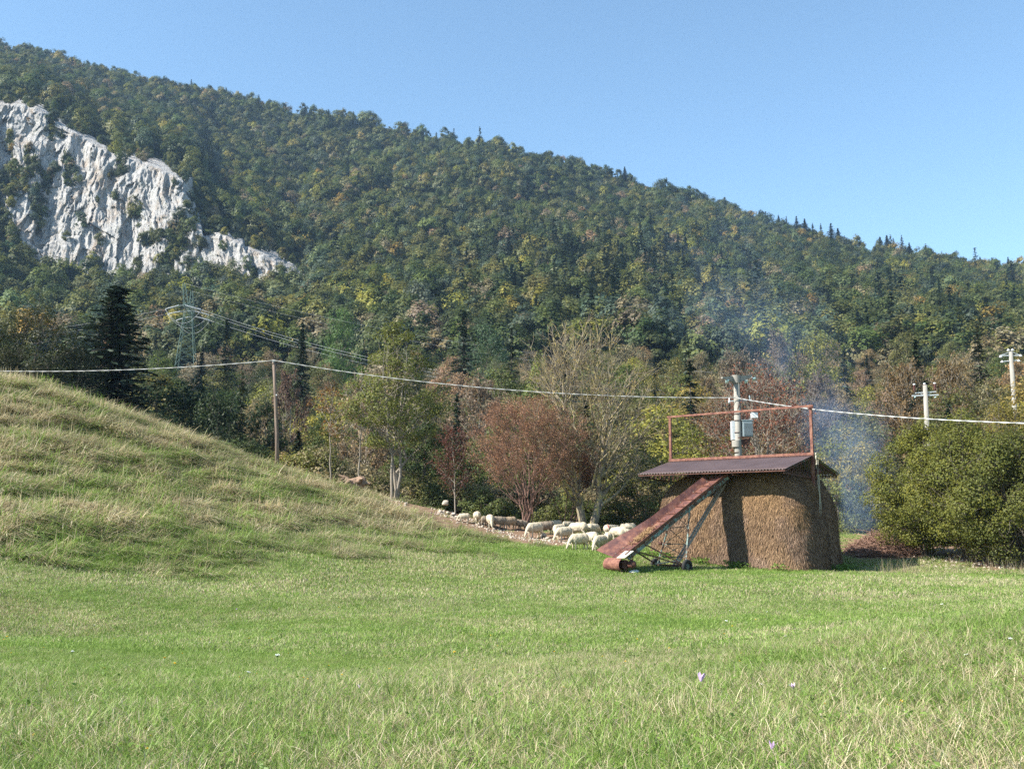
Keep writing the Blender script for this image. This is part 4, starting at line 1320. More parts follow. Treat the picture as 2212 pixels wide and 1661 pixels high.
    # dark trees at the left edge, behind the mound
    for i, (xd, ytop, Y, W, col, lab) in enumerate(((60, 655, 72, 7.0, (0.045, 0.05, 0.016), 'dark broadleaf with yellow-brown leaf tips at the picture edge'), (140, 740, 73, 5.6, (0.035, 0.045, 0.017), 'lower dark tree between the edge tree and the tall spruce'),
                                                    (-60, 680, 70, 8, (0.04, 0.05, 0.016), 'dark tree cut off by the picture edge'), (20, 750, 67, 5, (0.04, 0.045, 0.016), 'dark bush peeping over the mound at the picture edge'), (100, 790, 68, 4.6, (0.032, 0.042, 0.016), 'dark rounded bush on the back of the mound'))):
        x = 0; z = 0
        for _ in range(4):
            x = (xd - CX) / F * (Y * cp_ + (z - EYE.z) * sp_); z = g1(x, Y)
        q = Vector((x, Y, z - .3)); H = height_for(q, ytop)
        m = broadleaf(520 + i, H=H, W=W * 1.25, clumps=95, per=170, leaf=0.18, base=0.05, mats=(LEAF, BARK), cl_r=0.15, name='edge_tree', fill=.5)
        plant('broadleaf_tree', lab, 'tree', q, m, col, group='dark trees behind the mound')
    # dark green group below the pylon
    for i, (xd, ytop, Y, W, lab) in enumerate(((320, 830, 76, 6.4, 'dark green rounded tree just over the crest of the mound'), (400, 825, 80, 6.5, 'broad dark green tree below the lattice pylon'), (465, 850, 78, 5, 'dark green tree left of the drooping spruce'), (560, 870, 80, 5, 'dark tree in the hollow behind the mound, left of the wooden pole'))):
        x = 0; z = 0
        for _ in range(4):
            x = (xd - CX) / F * (Y * cp_ + (z - EYE.z) * sp_); z = g1(x, Y) if Y < 77 else hill_z(x, Y)
        q = Vector((x, Y, z - .3)); H = height_for(q, ytop)
        plant('broadleaf_tree', lab, 'tree', q, BL[i], (0.036, 0.056, 0.021), i, (W / 8, W / 8, H / 12), 'broadleaf trees of the wood behind the field')
    # named colour accents in the wood
    for xd, ytop, Y, W, col, lab, kind in ((1172, 768, 120, 5.5, (0.17, 0.2, 0.04), 'bright yellow-green tree left of the bare tree', 0), (1775, 722, 140, 8, (0.17, 0.17, 0.03), 'bright yellow tree above the smoke', 1), (735, 665, 240, 9, (0.085, 0.15, 0.035), 'fresh green tree right of the pylon wires', 2),
                                          (615, 795, 98, 5.5, (0.14, 0.085, 0.065), 'reddish-brown half-bare tree right behind the wooden pole', 3), (1690, 725, 104, 8, (0.17, 0.13, 0.10), 'pale pinkish-grey half-bare tree wrapped in smoke', 3), (1600, 740, 112, 7, (0.15, 0.12, 0.085), 'pale grey-brown half-bare tree behind the rusty frame', 3),
                                          (1780, 790, 96, 6, (0.13, 0.10, 0.085), 'grey twiggy tree right of the red-leaved tree', 3), (1960, 770, 100, 7, (0.19, 0.13, 0.065), 'rusty-brown tree behind the pole with brown insulators', 3), (2060, 760, 104, 7, (0.18, 0.125, 0.06), 'tall rusty-brown tree between the two concrete poles', 3),
                                          (690, 905, 82, 4, (0.075, 0.10, 0.028), 'leafy green bush right of the wooden pole', 0), (960, 960, 76, 4.6, (0.085, 0.105, 0.03), 'light olive bush left of the rust-brown shrub', 1), (1050, 700, 190, 8, (0.05, 0.09, 0.04), 'fresh green tree beside the broad spruce', 2)):
        x = 0; z = 0
        for _ in range(4):
            x = (xd - CX) / F * (Y * cp_ + (z - EYE.z) * sp_); z = g1(x, Y) if Y < 77 else hill_z(x, Y)
        q = Vector((x, Y, z - .3)); H = height_for(q, ytop)
        mm = SPARSE[int(xd) % 4] if kind == 3 else BL[kind]
        plant('broadleaf_tree', lab, 'tree', q, mm, col, xd, (W / 8, W / 8, H / 12), 'broadleaf trees of the wood behind the field')
    # hazels
    hz = [(2005, 905, 50, 4.9, (0.165, 0.172, 0.034), 'leafy hazel next to the smoke, over the heap of cut twigs'), (2095, 885, 48, 6.4, (0.14, 0.15, 0.031), 'large hazel in the middle of the thicket'), (2215, 910, 46.5, 6.4, (0.11, 0.122, 0.028), 'hazel at the picture edge over dark ground'),
          (2190, 855, 60, 6.0, (0.20, 0.175, 0.035), 'yellow-leaved hazel behind the thicket at the picture edge'), (2015, 955, 58, 4.4, (0.13, 0.145, 0.028), 'hazel behind the gap of the thicket'), (2300, 900, 52, 6.0, (0.08, 0.1, 0.022), 'hazel beyond the picture edge of the thicket')]
    for i, (xd, ytop, Y, W, col, lab) in enumerate(hz):
        p = ground_pt(xd, Y); H = height_for(p, ytop)
        m = broadleaf(540 + i, H=H, W=W, clumps=135 if i < 3 else 70, per=330 if i < 3 else 220, leaf=0.105, base=0.13, stems=6, mats=(LEAF, BARK), cl_r=0.13, trunk_r=0.09, name='hazel', fill=.55, squash=.7, top=.8)
        plant('hazel_bush', lab, 'hazel', p - Vector((0, 0, .2)), m, col, group='hazels of the thicket beside the field')
    # leafy shrubs along the edge
    sh = [(1805, 950, 62, 5.0, (0.176, 0.196, 0.054), 'pale-leaved shrub behind the gable end of the shed'), (1770, 1020, 66, 4, (0.135, 0.162, 0.047), 'olive shrub between shed and smoke'), (1500, 915, 68, 5, (0.216, 0.223, 0.041), 'yellow-green shrub over the left end of the shed roof'), (1590, 925, 66, 4.5, (0.203, 0.209, 0.041), 'yellow-green shrub under the transformer'),
          (1395, 960, 62, 5, (0.115, 0.135, 0.038), 'olive hazel between the bare tree and the hay'), (1345, 1020, 63, 3.4, (0.108, 0.128, 0.035), 'low olive hazel right of the bare tree'), (1440, 1010, 61, 3, (0.135, 0.121, 0.047), 'brownish-green shrub at the left end of the hay stack'),
          (905, 985, 68, 4, (0.081, 0.115, 0.035), 'dark leafy shrub right of the ash trunks'), (935, 1040, 64, 3, (0.095, 0.115, 0.035), 'low dark shrub above the bare earth'), (1040, 1050, 63, 3, (0.115, 0.142, 0.041), 'low olive shrub left of the fan-shaped shrub'), (1080, 1075, 61.5, 2.4, (0.108, 0.135, 0.041), 'low green bush directly behind the sheep'),
          (1190, 1085, 63, 3, (0.149, 0.162, 0.047), 'low yellowish bush between the shrub stems and the bare tree'), (1240, 1060, 64, 3.4, (0.135, 0.155, 0.043), 'yellowish-green bush behind the bare tree trunks'), (1300, 1075, 63, 3, (0.121, 0.149, 0.041), 'green bush right of the bare tree trunks'), (800, 1010, 68, 3.4, (0.101, 0.115, 0.041), 'thin olive bush behind the root stump'),
          (745, 985, 70, 3.2, (0.115, 0.121, 0.047), 'thin brownish bush between the two slender trees'), (660, 1000, 70, 3, (0.162, 0.108, 0.061), 'low russet bush behind the crest right of the wooden pole'), (1130, 1050, 66, 4, (0.081, 0.108, 0.034), 'dark bush behind the fan-shaped shrub'), (860, 950, 70, 3.6, (0.095, 0.121, 0.038), 'dark leafy bush behind the ash trunks'),
          (1870, 1090, 66, 4, (0.101, 0.135, 0.054), 'dim shrub inside the smoke'), (1830, 1060, 72, 4, (0.095, 0.128, 0.054), 'dim shrub behind the smoke')]
    for i, (xd, ytop, Y, W, col, lab) in enumerate(sh):
        p = ground_pt(xd, Y); H = max(1.4, height_for(p, ytop))
        m = broadleaf(560 + i, H=H, W=W, clumps=int(26 + 5 * W), per=95, leaf=0.15, base=0.04, stems=4, mats=(LEAF, BARK), cl_r=0.16, trunk_r=0.05, name='shrub', fill=.5, top=.8)
        plant('leafy_shrub', lab, 'shrub', p - Vector((0, 0, .15)), m, col, group='shrubs along the far edge of the field', parts=('crown', 'stems'))
specials()
#@@PART5

# ------------------------------------------------------------------ hay shed
SU = Vector((-0.766, 0.643, 0)); SV = Vector((0.643, 0.766, 0)); S0 = Vector((11.77, 43.0, 0))
def S(s, t, z): return S0 + SU * s + SV * t + Vector((0, 0, z))
RL, RD, HE, HR = 7.5, 6.0, 4.42, 5.16
GROUND_SHED = 0.0

def corrugated(s0, s1, ta, za, tb, zb, name, mats):
    n = int((s1 - s0) / 0.022)
    ss = np.linspace(s0, s1, n + 1)
    wave = 0.022 * np.sin(ss / 0.15 * 2 * math.pi)
    lap = 0.006 * ((ss / 1.0) % 1.0)
    rows = 9
    up = Vector((0, 0, 1)); sl = (SV * (tb - ta) + up * (zb - za)).normalized(); nr = (SU.cross(sl)).normalized()
    if nr.z < 0: nr = -nr
    V = []
    for layer in (0, -0.008):
        for r in range(rows):
            f = r / (rows - 1)
            for s, w, lp in zip(ss, wave, lap):
                V.append(S(s, ta + (tb - ta) * f, za + (zb - za) * f) + nr * (w + lp + layer))
    V = np.array(V); m = len(ss); L = rows * m
    i = (np.arange(rows - 1)[:, None] * m + np.arange(m - 1)[None]).ravel()
    top = np.stack([i, i + 1, i + m + 1, i + m], -1); bot = top[:, ::-1] + L
    e0 = np.arange(m - 1); e1 = (rows - 1) * m + e0
    edge = np.concatenate([np.stack([e0, e0 + L, e0 + 1 + L, e0 + 1], -1), np.stack([e1, e1 + 1, e1 + 1 + L, e1 + L], -1)])
    Q = np.concatenate([top, bot, edge])
    mi = np.concatenate([np.zeros(len(top)), np.ones(len(bot)), np.zeros(len(edge))])
    return mesh_np(name, V, Q, mats=mats, mat_idx=mi)

def build_shed():
    t = thing('hay_shed', 'open hay shed with brown corrugated roof and a tall rusty frame above its ridge', 'shed', S(0, RD / 2, 0))
    inv = -Vector(t.location)
    def put(o):
        o.location = inv; return o
    def part(name, mb, mats, label=None, parent=None):
        o = mb.build(name, mats, parent or t)
        if parent is None: o.location = inv
        if label: o['label'] = label
        return o
    r1 = put(obj('roof_slope', corrugated(0, RL, -0.02, HE, RD / 2 - .03, HR, 'roof_front', [ROOF_M, ROOF_U]), t)); r1['label'] = 'sunlit front slope of brown corrugated sheets'
    r2 = put(obj('roof_slope', corrugated(0, RL, RD + .02, HE, RD / 2 + .03, HR, 'roof_back', [ROOF_M, ROOF_U]), t)); r2['label'] = 'rear slope seen from below at the gable'
    # gutter edge rail under the front eave
    for tt, lab in ((0.04, 'front eave rail'), (RD - 0.04, 'rear eave rail')):
        mb = MB().bar(S(0.02, tt, HE - .07), S(RL - .02, tt, HE - .07), .04, .05, up=(0, 0, 1)); part('eave_rail', mb, [RUST_DARK], lab)
    # ridge beam, uprights, top beam
    part('ridge_beam', MB().bar(S(-.05, RD / 2, HR + .07), S(RL + .05, RD / 2, HR + .07), .14, .12, up=(0, 0, 1)), [RUST], 'rusty beam lying along the ridge')
    for s, lab in ((0.03, 'rusty upright at the near gable, from the ground to the frame top'), (RL - 0.05, 'rusty upright at the far gable')):
        part('upright', MB().bar(S(s, RD / 2, -.3 if s < 1 else HR - .1), S(s, RD / 2, 7.36), .12, .11, up=SV), [RUST], lab)
    part('top_beam', MB().bar(S(-.1, RD / 2, 7.42), S(RL + .1, RD / 2, 7.42), .10, .09, up=(0, 0, 1)).bar(S(.03, RD / 2, 7.3), S(.03, RD / 2, 7.36), .2, .2), [RUST], 'rusty beam joining the tops of the uprights')
    # trusses
    for s in (0.12, RL * .34, RL * .67, RL - .15):
        mb = MB()
        zb = HE - .16
        for q in (0, 1):
            ta, tb = (0.1, RD / 2) if q == 0 else (RD - .1, RD / 2)
            mb.bar(S(s, ta, zb + .05), S(s, tb, HR - .10), .05)
            mb.bar(S(s, ta, zb), S(s, tb, zb - .12), .05)
            k = 7
            for i in range(k):
                f0, f1 = i / k, (i + .5) / k; f2 = (i + 1) / k
                lo = lambda f: S(s, ta + (tb - ta) * f, zb - .12 * f)
                hi = lambda f: S(s, ta + (tb - ta) * f, zb + .05 + (HR - .15 - zb) * f)
                mb.bar(lo(f0), hi(f1), .022); mb.bar(hi(f1), lo(f2), .022)
        part('truss', mb, [RUST_DARK])
    for tt in (1.0, 2.1, RD - 1.0, RD - 2.1):
        f = min(tt, RD - tt) / (RD / 2)
        part('purlin', MB().bar(S(.03, tt, HE + (HR - HE) * f - .075), S(RL - .03, tt, HE + (HR - HE) * f - .075), .05, .07, up=(0, 0, 1)), [OLD_PAINT])
    # pulley and hanging rope at the near gable
    pu = MB()
    c = S(-.18, RD / 2 + .06, HR - .75)
    pu.lathe(c - SV * .05, SV, [(0, .05), (.01, .13), (.04, .10), (.06, .10), (.09, .13), (.10, .05)], 18)
    pu.bar(c + Vector((0, 0, .13)), c + Vector((0, 0, .3)), .04)
    part('pulley', pu, [RUST_DARK], 'dark pulley hanging under the gable')
    rng = random.Random(4)
    rp = MB()
    for dx, z1, z0 in ((-.13, HR + .05, HR - .6), (.0, HR - .6, 1.3), (.13, HR - .6, .4), (.07, HR - .2, 2.0)):
        pts = [S(-.2 + .02 * math.sin(i), RD / 2 + dx + .02 * math.sin(i * 2.1), z1 + (z0 - z1) * i / 10) for i in range(11)]
        rp.tube(pts, .014, 5)
    kn = [S(-.2, RD / 2 - .12 + rng.uniform(-.05, .05), HR + .1 - i * .06) for i in range(10)]
    rp.tube(kn, .035, 6)
    part('rope', rp, [ROPE], 'pale rope knotted at the ridge and hanging down')
build_shed()

# ------------------------------------------------------------------ the hay stack under it
def hay_mat():
    m, n, l, b = new_mat('hay')
    f = noise(n, l, 14, 7, 0.8, stretch=(1, 1, 0.22))
    big = noise(n, l, 0.9, 4, 0.6)
    a = ramp(n, l, f, [(0.3, (0.035, 0.023, 0.016)), (0.5, (0.10, 0.07, 0.048)), (0.72, (0.2, 0.15, 0.105))])
    w = ramp(n, l, f, [(0.3, (0.045, 0.028, 0.015)), (0.5, (0.13, 0.085, 0.045)), (0.72, (0.24, 0.17, 0.09))])
    l.new(mixc(n, l, ramp(n, l, big, [(0.42, (0, 0, 0)), (0.58, (1, 1, 1))]), a, w), b.inputs['Base Color'])
    b.inputs['Roughness'].default_value = 0.95; b.inputs['Specular IOR Level'].default_value = 0.1
    bump(n, l, b, f, 0.8, 0.05)
    return m
def straw_mat():
    m, n, l, b = new_mat('straw')
    t = n.new('ShaderNodeAttribute'); t.attribute_name = 'tone'
    z = n.new('ShaderNodeAttribute'); z.attribute_name = 'warm'
    a = ramp(n, l, t.outputs['Fac'], [(0.0, (0.055, 0.034, 0.024)), (0.5, (0.17, 0.106, 0.07)), (1.0, (0.38, 0.265, 0.18))])
    w = ramp(n, l, t.outputs['Fac'], [(0.0, (0.06, 0.035, 0.018)), (0.5, (0.195, 0.115, 0.056)), (1.0, (0.40, 0.255, 0.128))])
    l.new(mixc(n, l, z.outputs['Fac'], a, w), b.inputs['Base Color'])
    b.inputs['Roughness'].default_value = 0.7; b.inputs['Specular IOR Level'].default_value = 0.15
    return m
HAY, STRAW = hay_mat(), straw_mat()

def hay_surface(a, z):
    """outline of the stack: angle a, height z -> (s, t) in shed coordinates"""
    # half sizes at the foot and at the top
    zz = np.clip(z / 4.75, 0, 1)
    s_lo, s_hi = -0.45 + 0.5 * zz ** 1.2 + 0.9 * zz ** 7, 7.95 - 0.95 * zz - 1.9 * zz ** 5
    t_lo, t_hi = 0.62 + 0.6 * zz + 0.5 * zz ** 7, 5.75 - 0.5 * zz - 0.9 * zz ** 5
    cs, ct = (s_lo + s_hi) / 2, (t_lo + t_hi) / 2
    e = 0.33
    c, s = np.cos(a), np.sin(a)
    x = np.sign(c) * np.abs(c) ** e; y = np.sign(s) * np.abs(s) ** e
    return cs + (s_hi - s_lo) / 2 * x, ct + (t_hi - t_lo) / 2 * y

def build_hay():
    # even steps along the outline
    na, nz = 360, 110
    aa = np.linspace(0, 2 * math.pi, 4001)
    s, t = hay_surface(aa, np.zeros_like(aa))
    L = np.concatenate([[0], np.cumsum(np.hypot(np.diff(s), np.diff(t)))])
    A = np.interp(np.linspace(0, L[-1], na + 1)[:-1], L, aa)
    Z = np.concatenate([np.linspace(-0.25, 4.45, nz - 14), np.linspace(4.5, 4.95, 14)])
    rings = []
    for k, z in enumerate(Z):
        s, t = hay_surface(A, np.full(na, max(z, 0)))
        if z > 4.45:
            q = (z - 4.45) / 0.5
            cs, ct = s.mean(), t.mean(); sh = math.sqrt(max(0, 1 - q ** 1.6 * .96))
            s, t = cs + (s - cs) * sh, ct + (t - ct) * sh
        P = S0[:2]
        x = S0.x + SU.x * s + SV.x * t; y = S0.y + SU.y * s + SV.y * t
        zc = min(z, 4.45) + (max(0, z - 4.45)) * .35
        rings.append(np.stack([x, y, np.full(na, zc)], -1))
    V = np.array(rings)
    # outward push: lumps, sagging folds, tufts
    ctr = np.array(S(3.7, 3.2, 0))[None, None]
    out = V - ctr; out[..., 2] = 0; out = unit(out)
    d = 0.34 * fbm(V * [0.5, 0.5, 0.35], 3, 201) + 0.07 * fbm(V * [1.5, 1.5, 1.0], 3, 203) + 0.035 * fbm(V * [6, 6, 2.5], 3, 207)
    # a long crease where the hay has split on the shaded end
    sc = (V[..., 0] - S0.x) * SU.x + (V[..., 1] - S0.y) * SU.y; tc = (V[..., 0] - S0.x) * SV.x + (V[..., 1] - S0.y) * SV.y
    crease = np.exp(-((tc - 3.7 - 0.12 * np.sin(V[..., 2] * 1.7)) / 0.22) ** 2) * smooth01((0.8 - sc) / .4) * smooth01((3.9 - V[..., 2]) / 1.0)
    d = d - 0.38 * crease
    d = d * smooth01((V[..., 2] + .3) / .3)
    V = V + out * d[..., None]
    nzz = len(Z)
    i = np.arange(nzz - 1)[:, None] * na; j = np.arange(na)[None]; j2 = (j + 1) % na
    Q = np.stack([i + j, i + j2, i + na + j2, i + na + j], -1).reshape(-1, 4)
    Vf = V.reshape(-1, 3)
    top = Vf[-na:].mean(0)
    Vf = np.concatenate([Vf, [top]])
    T = np.stack([(nzz - 1) * na + np.arange(na), (nzz - 1) * na + (np.arange(na) + 1) % na, np.full(na, len(Vf) - 1)], -1)
    # straws combed downwards over the faces
    rng = np.random.default_rng(17)
    n = 165000
    fi = rng.integers(0, (nzz - 1) * na, n); c = Vf[Q[fi]]
    area = np.linalg.norm(np.cross(c[:, 1] - c[:, 0], c[:, 3] - c[:, 0]), axis=1)
    keep = rng.uniform(0, 1, n) < area / np.percentile(area, 90)
    keep &= c[:, 0, 2] > 0
    fi, c = fi[keep], c[keep]; n = len(fi)
    u, v = rng.uniform(0, 1, (2, n, 1))
    P = c[:, 0] * (1 - u) * (1 - v) + c[:, 1] * u * (1 - v) + c[:, 2] * u * v + c[:, 3] * (1 - u) * v
    nr = unit(np.cross(c[:, 1] - c[:, 0], c[:, 3] - c[:, 0]))
    if np.mean(np.sum(nr * (P - np.array(S(3.7, 3.2, 2))), 1)) < 0: nr = -nr
    messy = smooth01((P[:, 2:3] - 2.2) / 1.4)
    dirn = np.array([0, 0, -1.0]) + rng.normal(0, 1, (n, 3)) * (0.35 + 0.75 * messy)
    dirn = unit(dirn - nr * np.sum(dirn * nr, 1, keepdims=True)) + nr * rng.uniform(0.0, 0.45, (n, 1))
    Ln = rng.uniform(0.08, 0.27, (n, 1)); w = rng.uniform(0.005, 0.011, (n, 1))
    side = unit(np.cross(dirn, nr))
    a0 = P + nr * 0.005; a1 = P + dirn * Ln * .6 + nr * .015; a2 = P + dirn * Ln + np.array([0, 0, -.04])
    SVt = np.stack([a0 - side * w, a0 + side * w, a1 + side * w * .9, a1 - side * w * .9, a2], 1).reshape(-1, 3)
    b = np.arange(n) * 5 + len(Vf)
    Q2 = np.stack([b, b + 1, b + 2, b + 3], -1); T2 = np.stack([b + 3, b + 2, b + 4], -1)
    tone = np.concatenate([np.full(len(Vf), .5), np.repeat(np.clip(rng.beta(2, 2.4, n) + .22 * fbm(P * [.9, .9, .6], 3, 241), 0, 1), 5)])
    wm = smooth01((fbm(P * 0.8, 3, 231) + .12) / .35) * 0.6 + 0.4 * smooth01((P[:, 2] - 1.8) / 1.6)
    warm = np.concatenate([np.full(len(Vf), .5), np.repeat(np.clip(wm, 0, 1), 5)])
    VV = np.concatenate([Vf, SVt]); QQ = np.concatenate([Q, Q2]); TT = np.concatenate([T, T2])
    mi = np.concatenate([np.zeros(len(Q)), np.ones(len(Q2)), np.zeros(len(T)), np.ones(len(T2))])
    o = obj('hay_stack', mesh_np('hay_stack', VV, QQ, TT, [HAY, STRAW], {'tone': tone, 'warm': warm}, False, mi))
    tag(o, 'huge brown stack of loose hay packed under the shed roof', 'hay stack')
build_hay()

# ------------------------------------------------------------------ hay elevator
EB, ET = Vector((4.45, 42.0, 0.70)), Vector((9.62, 45.75, 4.28))
def build_elevator():
    D = (ET - EB); L = D.length; d = D.normalized()
    w = Vector((d.y, -d.x, 0)).normalized()       # to the right / nearer side
    up = w.cross(d).normalized()
    if up.z < 0: up = -up
    t = thing('hay_elevator', 'old rusty red hay elevator on two wheels leaning up against the hay stack', 'hay elevator', (EB.x + 1.5, EB.y + 1.5, 0))
    inv = -Vector(t.location)
    def part(name, mb, mats, label=None, parent=None, smooth=False):
        o = mb.build(name, mats, parent or t, smooth)
        if parent is None: o.location = inv
        if label: o['label'] = label
        return o
    def E(f, a, h): return EB + d * (f * L) + w * a + up * h
    # trough floor
    fl = MB()
    fw = 0.40
    def sheet(pts0, pts1, th, n=12, m=0):
        for i in range(n):
            f0, f1 = i / n, (i + 1) / n
            A = [pts0[0].lerp(pts1[0], f0), pts0[1].lerp(pts1[1], f0), pts0[1].lerp(pts1[1], f1), pts0[0].lerp(pts1[0], f1)]
            nn = (A[1] - A[0]).cross(A[3] - A[0]).normalized() * th
            fl_ = A + [a - nn for a in A]
            yield fl_
    def panel(a0, a1, b0, b1, th):
        mb = MB()
        n = (a1 - a0).cross(b0 - a0).normalized() * th
        v = [a0, a1, b1, b0] + [p - n for p in (a0, a1, b1, b0)]
        mb.add(v, [(0, 1, 2, 3), (7, 6, 5, 4), (0, 4, 5, 1), (1, 5, 6, 2), (2, 6, 7, 3), (3, 7, 4, 0)])
        return mb
    part('trough_floor', panel(E(0, -fw, 0), E(0, fw, 0), E(1.0, -fw, 0), E(1.0, fw, 0), .012), [RUST_RED], 'rust-red metal bed of the elevator')
    # flared left board: wide at the hopper, narrow at the top
    lb = MB(); k = 20; pr = []
    for i in range(k + 1):
        f = i / k
        wob = 0.012 * math.sin(i * 1.9)
        flare = 0.72 * (1 - smooth01(np.array((f - .0) / .45))) + 0.16
        pr.append((E(f * .93, -fw - .003, 0.01), E(f * .93 - .0, -fw - flare + wob, 0.26 + .04 * (1 - f) + wob)))
    v, fcs = [], []
    for a, b in pr: v += [a, b, a - up * .012, b - up * .012]
    for i in range(k):
        o = 4 * i
        fcs += [(o, o + 4, o + 5, o + 1), (o + 2, o + 3, o + 7, o + 6), (o + 1, o + 5, o + 7, o + 3), (o, o + 2, o + 6, o + 4)]
    fcs += [(0, 1, 3, 2), (4 * k, 4 * k + 2, 4 * k + 3, 4 * k + 1)]
    lb.add(v, fcs)
    part('side_board', lb, [RUST_RED], 'flared rusty board on the sheep side')
    part('side_board', panel(E(0, fw + .003, .0), E(0, fw + .06, 0.17), E(.99, fw + .003, .0), E(.99, fw + .05, 0.15), .012), [RUST_RED], 'low rusty board on the shed side')
    # outer rails with flaking green paint
    for a in (-fw - .02, fw + .03):
        mb = MB().bar(E(.01, a, -.09), E(.99, a, -.09), .03, .16, up=up)
        n = 14
        for i in range(n): mb.bar(E(.03 + i * .95 / n, a + .02, -.17), E(.03 + i * .95 / n, a + .02, .04), .035, .03)
        part('rail', mb, [OLD_PAINT], 'side rail with flaking green paint')
    ru = MB()
    for i in range(12): ru.bar(E(.02 + i * .088, -fw, -.12), E(.02 + i * .088, fw, -.12), .03)
    part('cross_bars', ru, [RUST_DARK])
    # chains and flights
    for a in (-fw + .05, fw - .05):
        mb = MB()
        n = 150
        for i in range(n):
            f0, f1 = i / n, (i + .75) / n
            mb.bar(E(f0, a + (.006 if i % 2 else -.006), .035), E(f1, a + (.006 if i % 2 else -.006), .035), .014, .022, up=up)
        part('chain', mb, [RUST])
    for i in range(11):
        f = .055 + i * .088
        mb = MB().bar(E(f, -fw + .04, .05), E(f, fw - .04, .05), .022, .05, up=up)
        for a in (-.22, .22): mb.bar(E(f, a, .04), E(f - .004, a, .20), .014)
        part('flight', mb, [RUST], 'toothed cross slat of the chain')
    # loose hay on the bed
    rng = np.random.default_rng(5)
    n = 700
    f = rng.normal(.24, .045, n); a = rng.normal(-.12, .13, n).clip(-.36, .36); h = np.abs(rng.normal(.04, .03, n)) + .02
    C = np.array([tuple(E(x, y, z)) for x, y, z in zip(f, a, h)])
    V, Q = diamonds(rng, C, .22, np.array(up), .5, .09)
    o = obj('hay_wisp', mesh_np('hay_wisp', V, Q, mats=[STRAW], attrs={'tone': np.repeat(rng.uniform(.4, 1, n), 4), 'warm': np.ones(4 * n)}))
    tag(o, 'small heap of loose hay left on the elevator bed', 'loose hay')
    # head: roller and hood under the eave
    part('head_roller', MB().lathe(E(.985, -fw, -.02), w, [(0, .02), (.0, .09), (2 * fw, .09), (2 * fw, .02)], 16), [RUST_DARK])
    # feed end: curved guard, drum, motor, pale board
    g = MB(); k = 12; v, fcs = [], []
    for i in range(k + 1):
        an = math.radians(75 + 190 * i / k)
        c = E(0, 0, 0) + Vector((-.02, -.02, -.30)); hd = Vector((d.x, d.y, 0)).normalized()
        p = c + hd * (math.cos(an) * .32) + Vector((0, 0, math.sin(an) * .27))
        for aa in (-.62, .36):
            v += [p + w * aa, p + w * aa + (p - c).normalized() * .01]
    for i in range(k):
        o_ = 4 * i
        fcs += [(o_, o_ + 2, o_ + 6, o_ + 4), (o_ + 1, o_ + 5, o_ + 7, o_ + 3), (o_, o_ + 4, o_ + 5, o_ + 1), (o_ + 2, o_ + 3, o_ + 7, o_ + 6)]
    fcs += [(0, 1, 3, 2), (4 * k, 4 * k + 2, 4 * k + 3, 4 * k + 1)]
    g.add(v, fcs)
    part('guard', g, [RUST], 'curved rusty guard round the lower drum')
    c = EB + Vector((.05, .05, -.30))
    part('drum', MB().lathe(c - w * .45, w, [(0, .03), (.0, .2), (.8, .2), (.8, .03)], 18), [RUST_DARK])
    mo = MB().lathe(c + w * .42 + Vector((.1, .1, .02)), w, [(0, .05), (.0, .13), (.05, .15), (.28, .15), (.32, .11), (.36, .04)], 16)
    mo.box(c + w * .56 + Vector((.1, .1, .18)), (.14, .14, .1))
    part('motor', mo, [RUST_DARK], 'dark motor beside the lower drum')
    part('cover_board', panel(E(-.03, .10, .10), E(-.03, .62, .12), E(.045, .12, .11), E(.045, .66, .13), .02), [WOODL], 'pale wooden board over the motor')
    sk = MB()
    for a in (-.5, .35): sk.bar(c + w * a + Vector((0, 0, -.1)), Vector((c.x, c.y, .0)) + w * a, .04)
    sk.bar(Vector((c.x - .25, c.y - .25, .05)) - w * .0, Vector((c.x + .3, c.y + .3, .05)), .06)
    sk.bar(Vector((c.x, c.y, .06)) - w * .55, Vector((c.x, c.y, .06)) + w * .75, .07)
    sk.bar(E(.055, fw, -.15), Vector((E(.055, fw, 0).x - .02, E(.055, fw, 0).y - .02, 0)), .035)
    part('foot_stand', sk, [RUST_DARK])
    # undercarriage: axle, wheels, towers
    ac = Vector((6.85, 43.50, 0.30))
    A1, A2 = ac - w * .95, ac + w * .95            # far / near wheel
    gzz = 0.0
    part('axle', MB().bar(A1, A2, .07), [RUST_DARK])
    for p, sgn, lab in ((A1, -1, 'far wheel with worn tyre'), (A2, 1, 'near wheel with pierced rim')):
        ty = MB().lathe(p - w * .075, w, [(0, .18), (.0, .24), (.02, .275), (.045, .288), (.105, .288), (.13, .275), (.15, .24), (.15, .18), (.13, .175), (.02, .175)], 28)
        rm = MB().lathe(p - w * .04, w, [(0, .03), (0, .168), (.02, .168), (.035, .13), (.06, .12), (.075, .06), (.095, .05), (.095, .01)], 24)
        for q in range(8):
            an = 2 * math.pi * q / 8
            x_, y_, _ = frame_of(w)
            rm.box(p + w * (.045 * sgn) + (x_ * math.cos(an) + y_ * math.sin(an)) * .135, (.03, .03, .03), m=1)
        wh = ty.build('wheel', [RUBBER], t, True); wh.location = inv; wh['label'] = lab
        rim = rm.build('rim', [RIM, RUST_DARK], wh)
    def tower(p, top_f, a, nm, label):
        mb = MB(); tp = E(top_f, a, -.17)
        mb.bar(p, tp, .05)
        return mb, tp
    # upright lattice: near and far legs, leaning slightly, with cross ties
    n0, n1 = A2 - w * .1, E(.58, fw + .02, -.17)
    f0_, f1_ = A1 + w * .1, E(.545, -fw, -.17)
    for a, b, lab in ((n0, n1, 'near upright leg under the bed'), (f0_, f1_, 'far upright leg under the bed')):
        mb = MB().bar(a, b, .055)
        mb.bar(a.lerp(b, .62) + Vector((0, 0, 0)), a.lerp(b, .62) + Vector((0, 0, .12)), .10)
        part('leg', mb, [OLD_PAINT], lab)
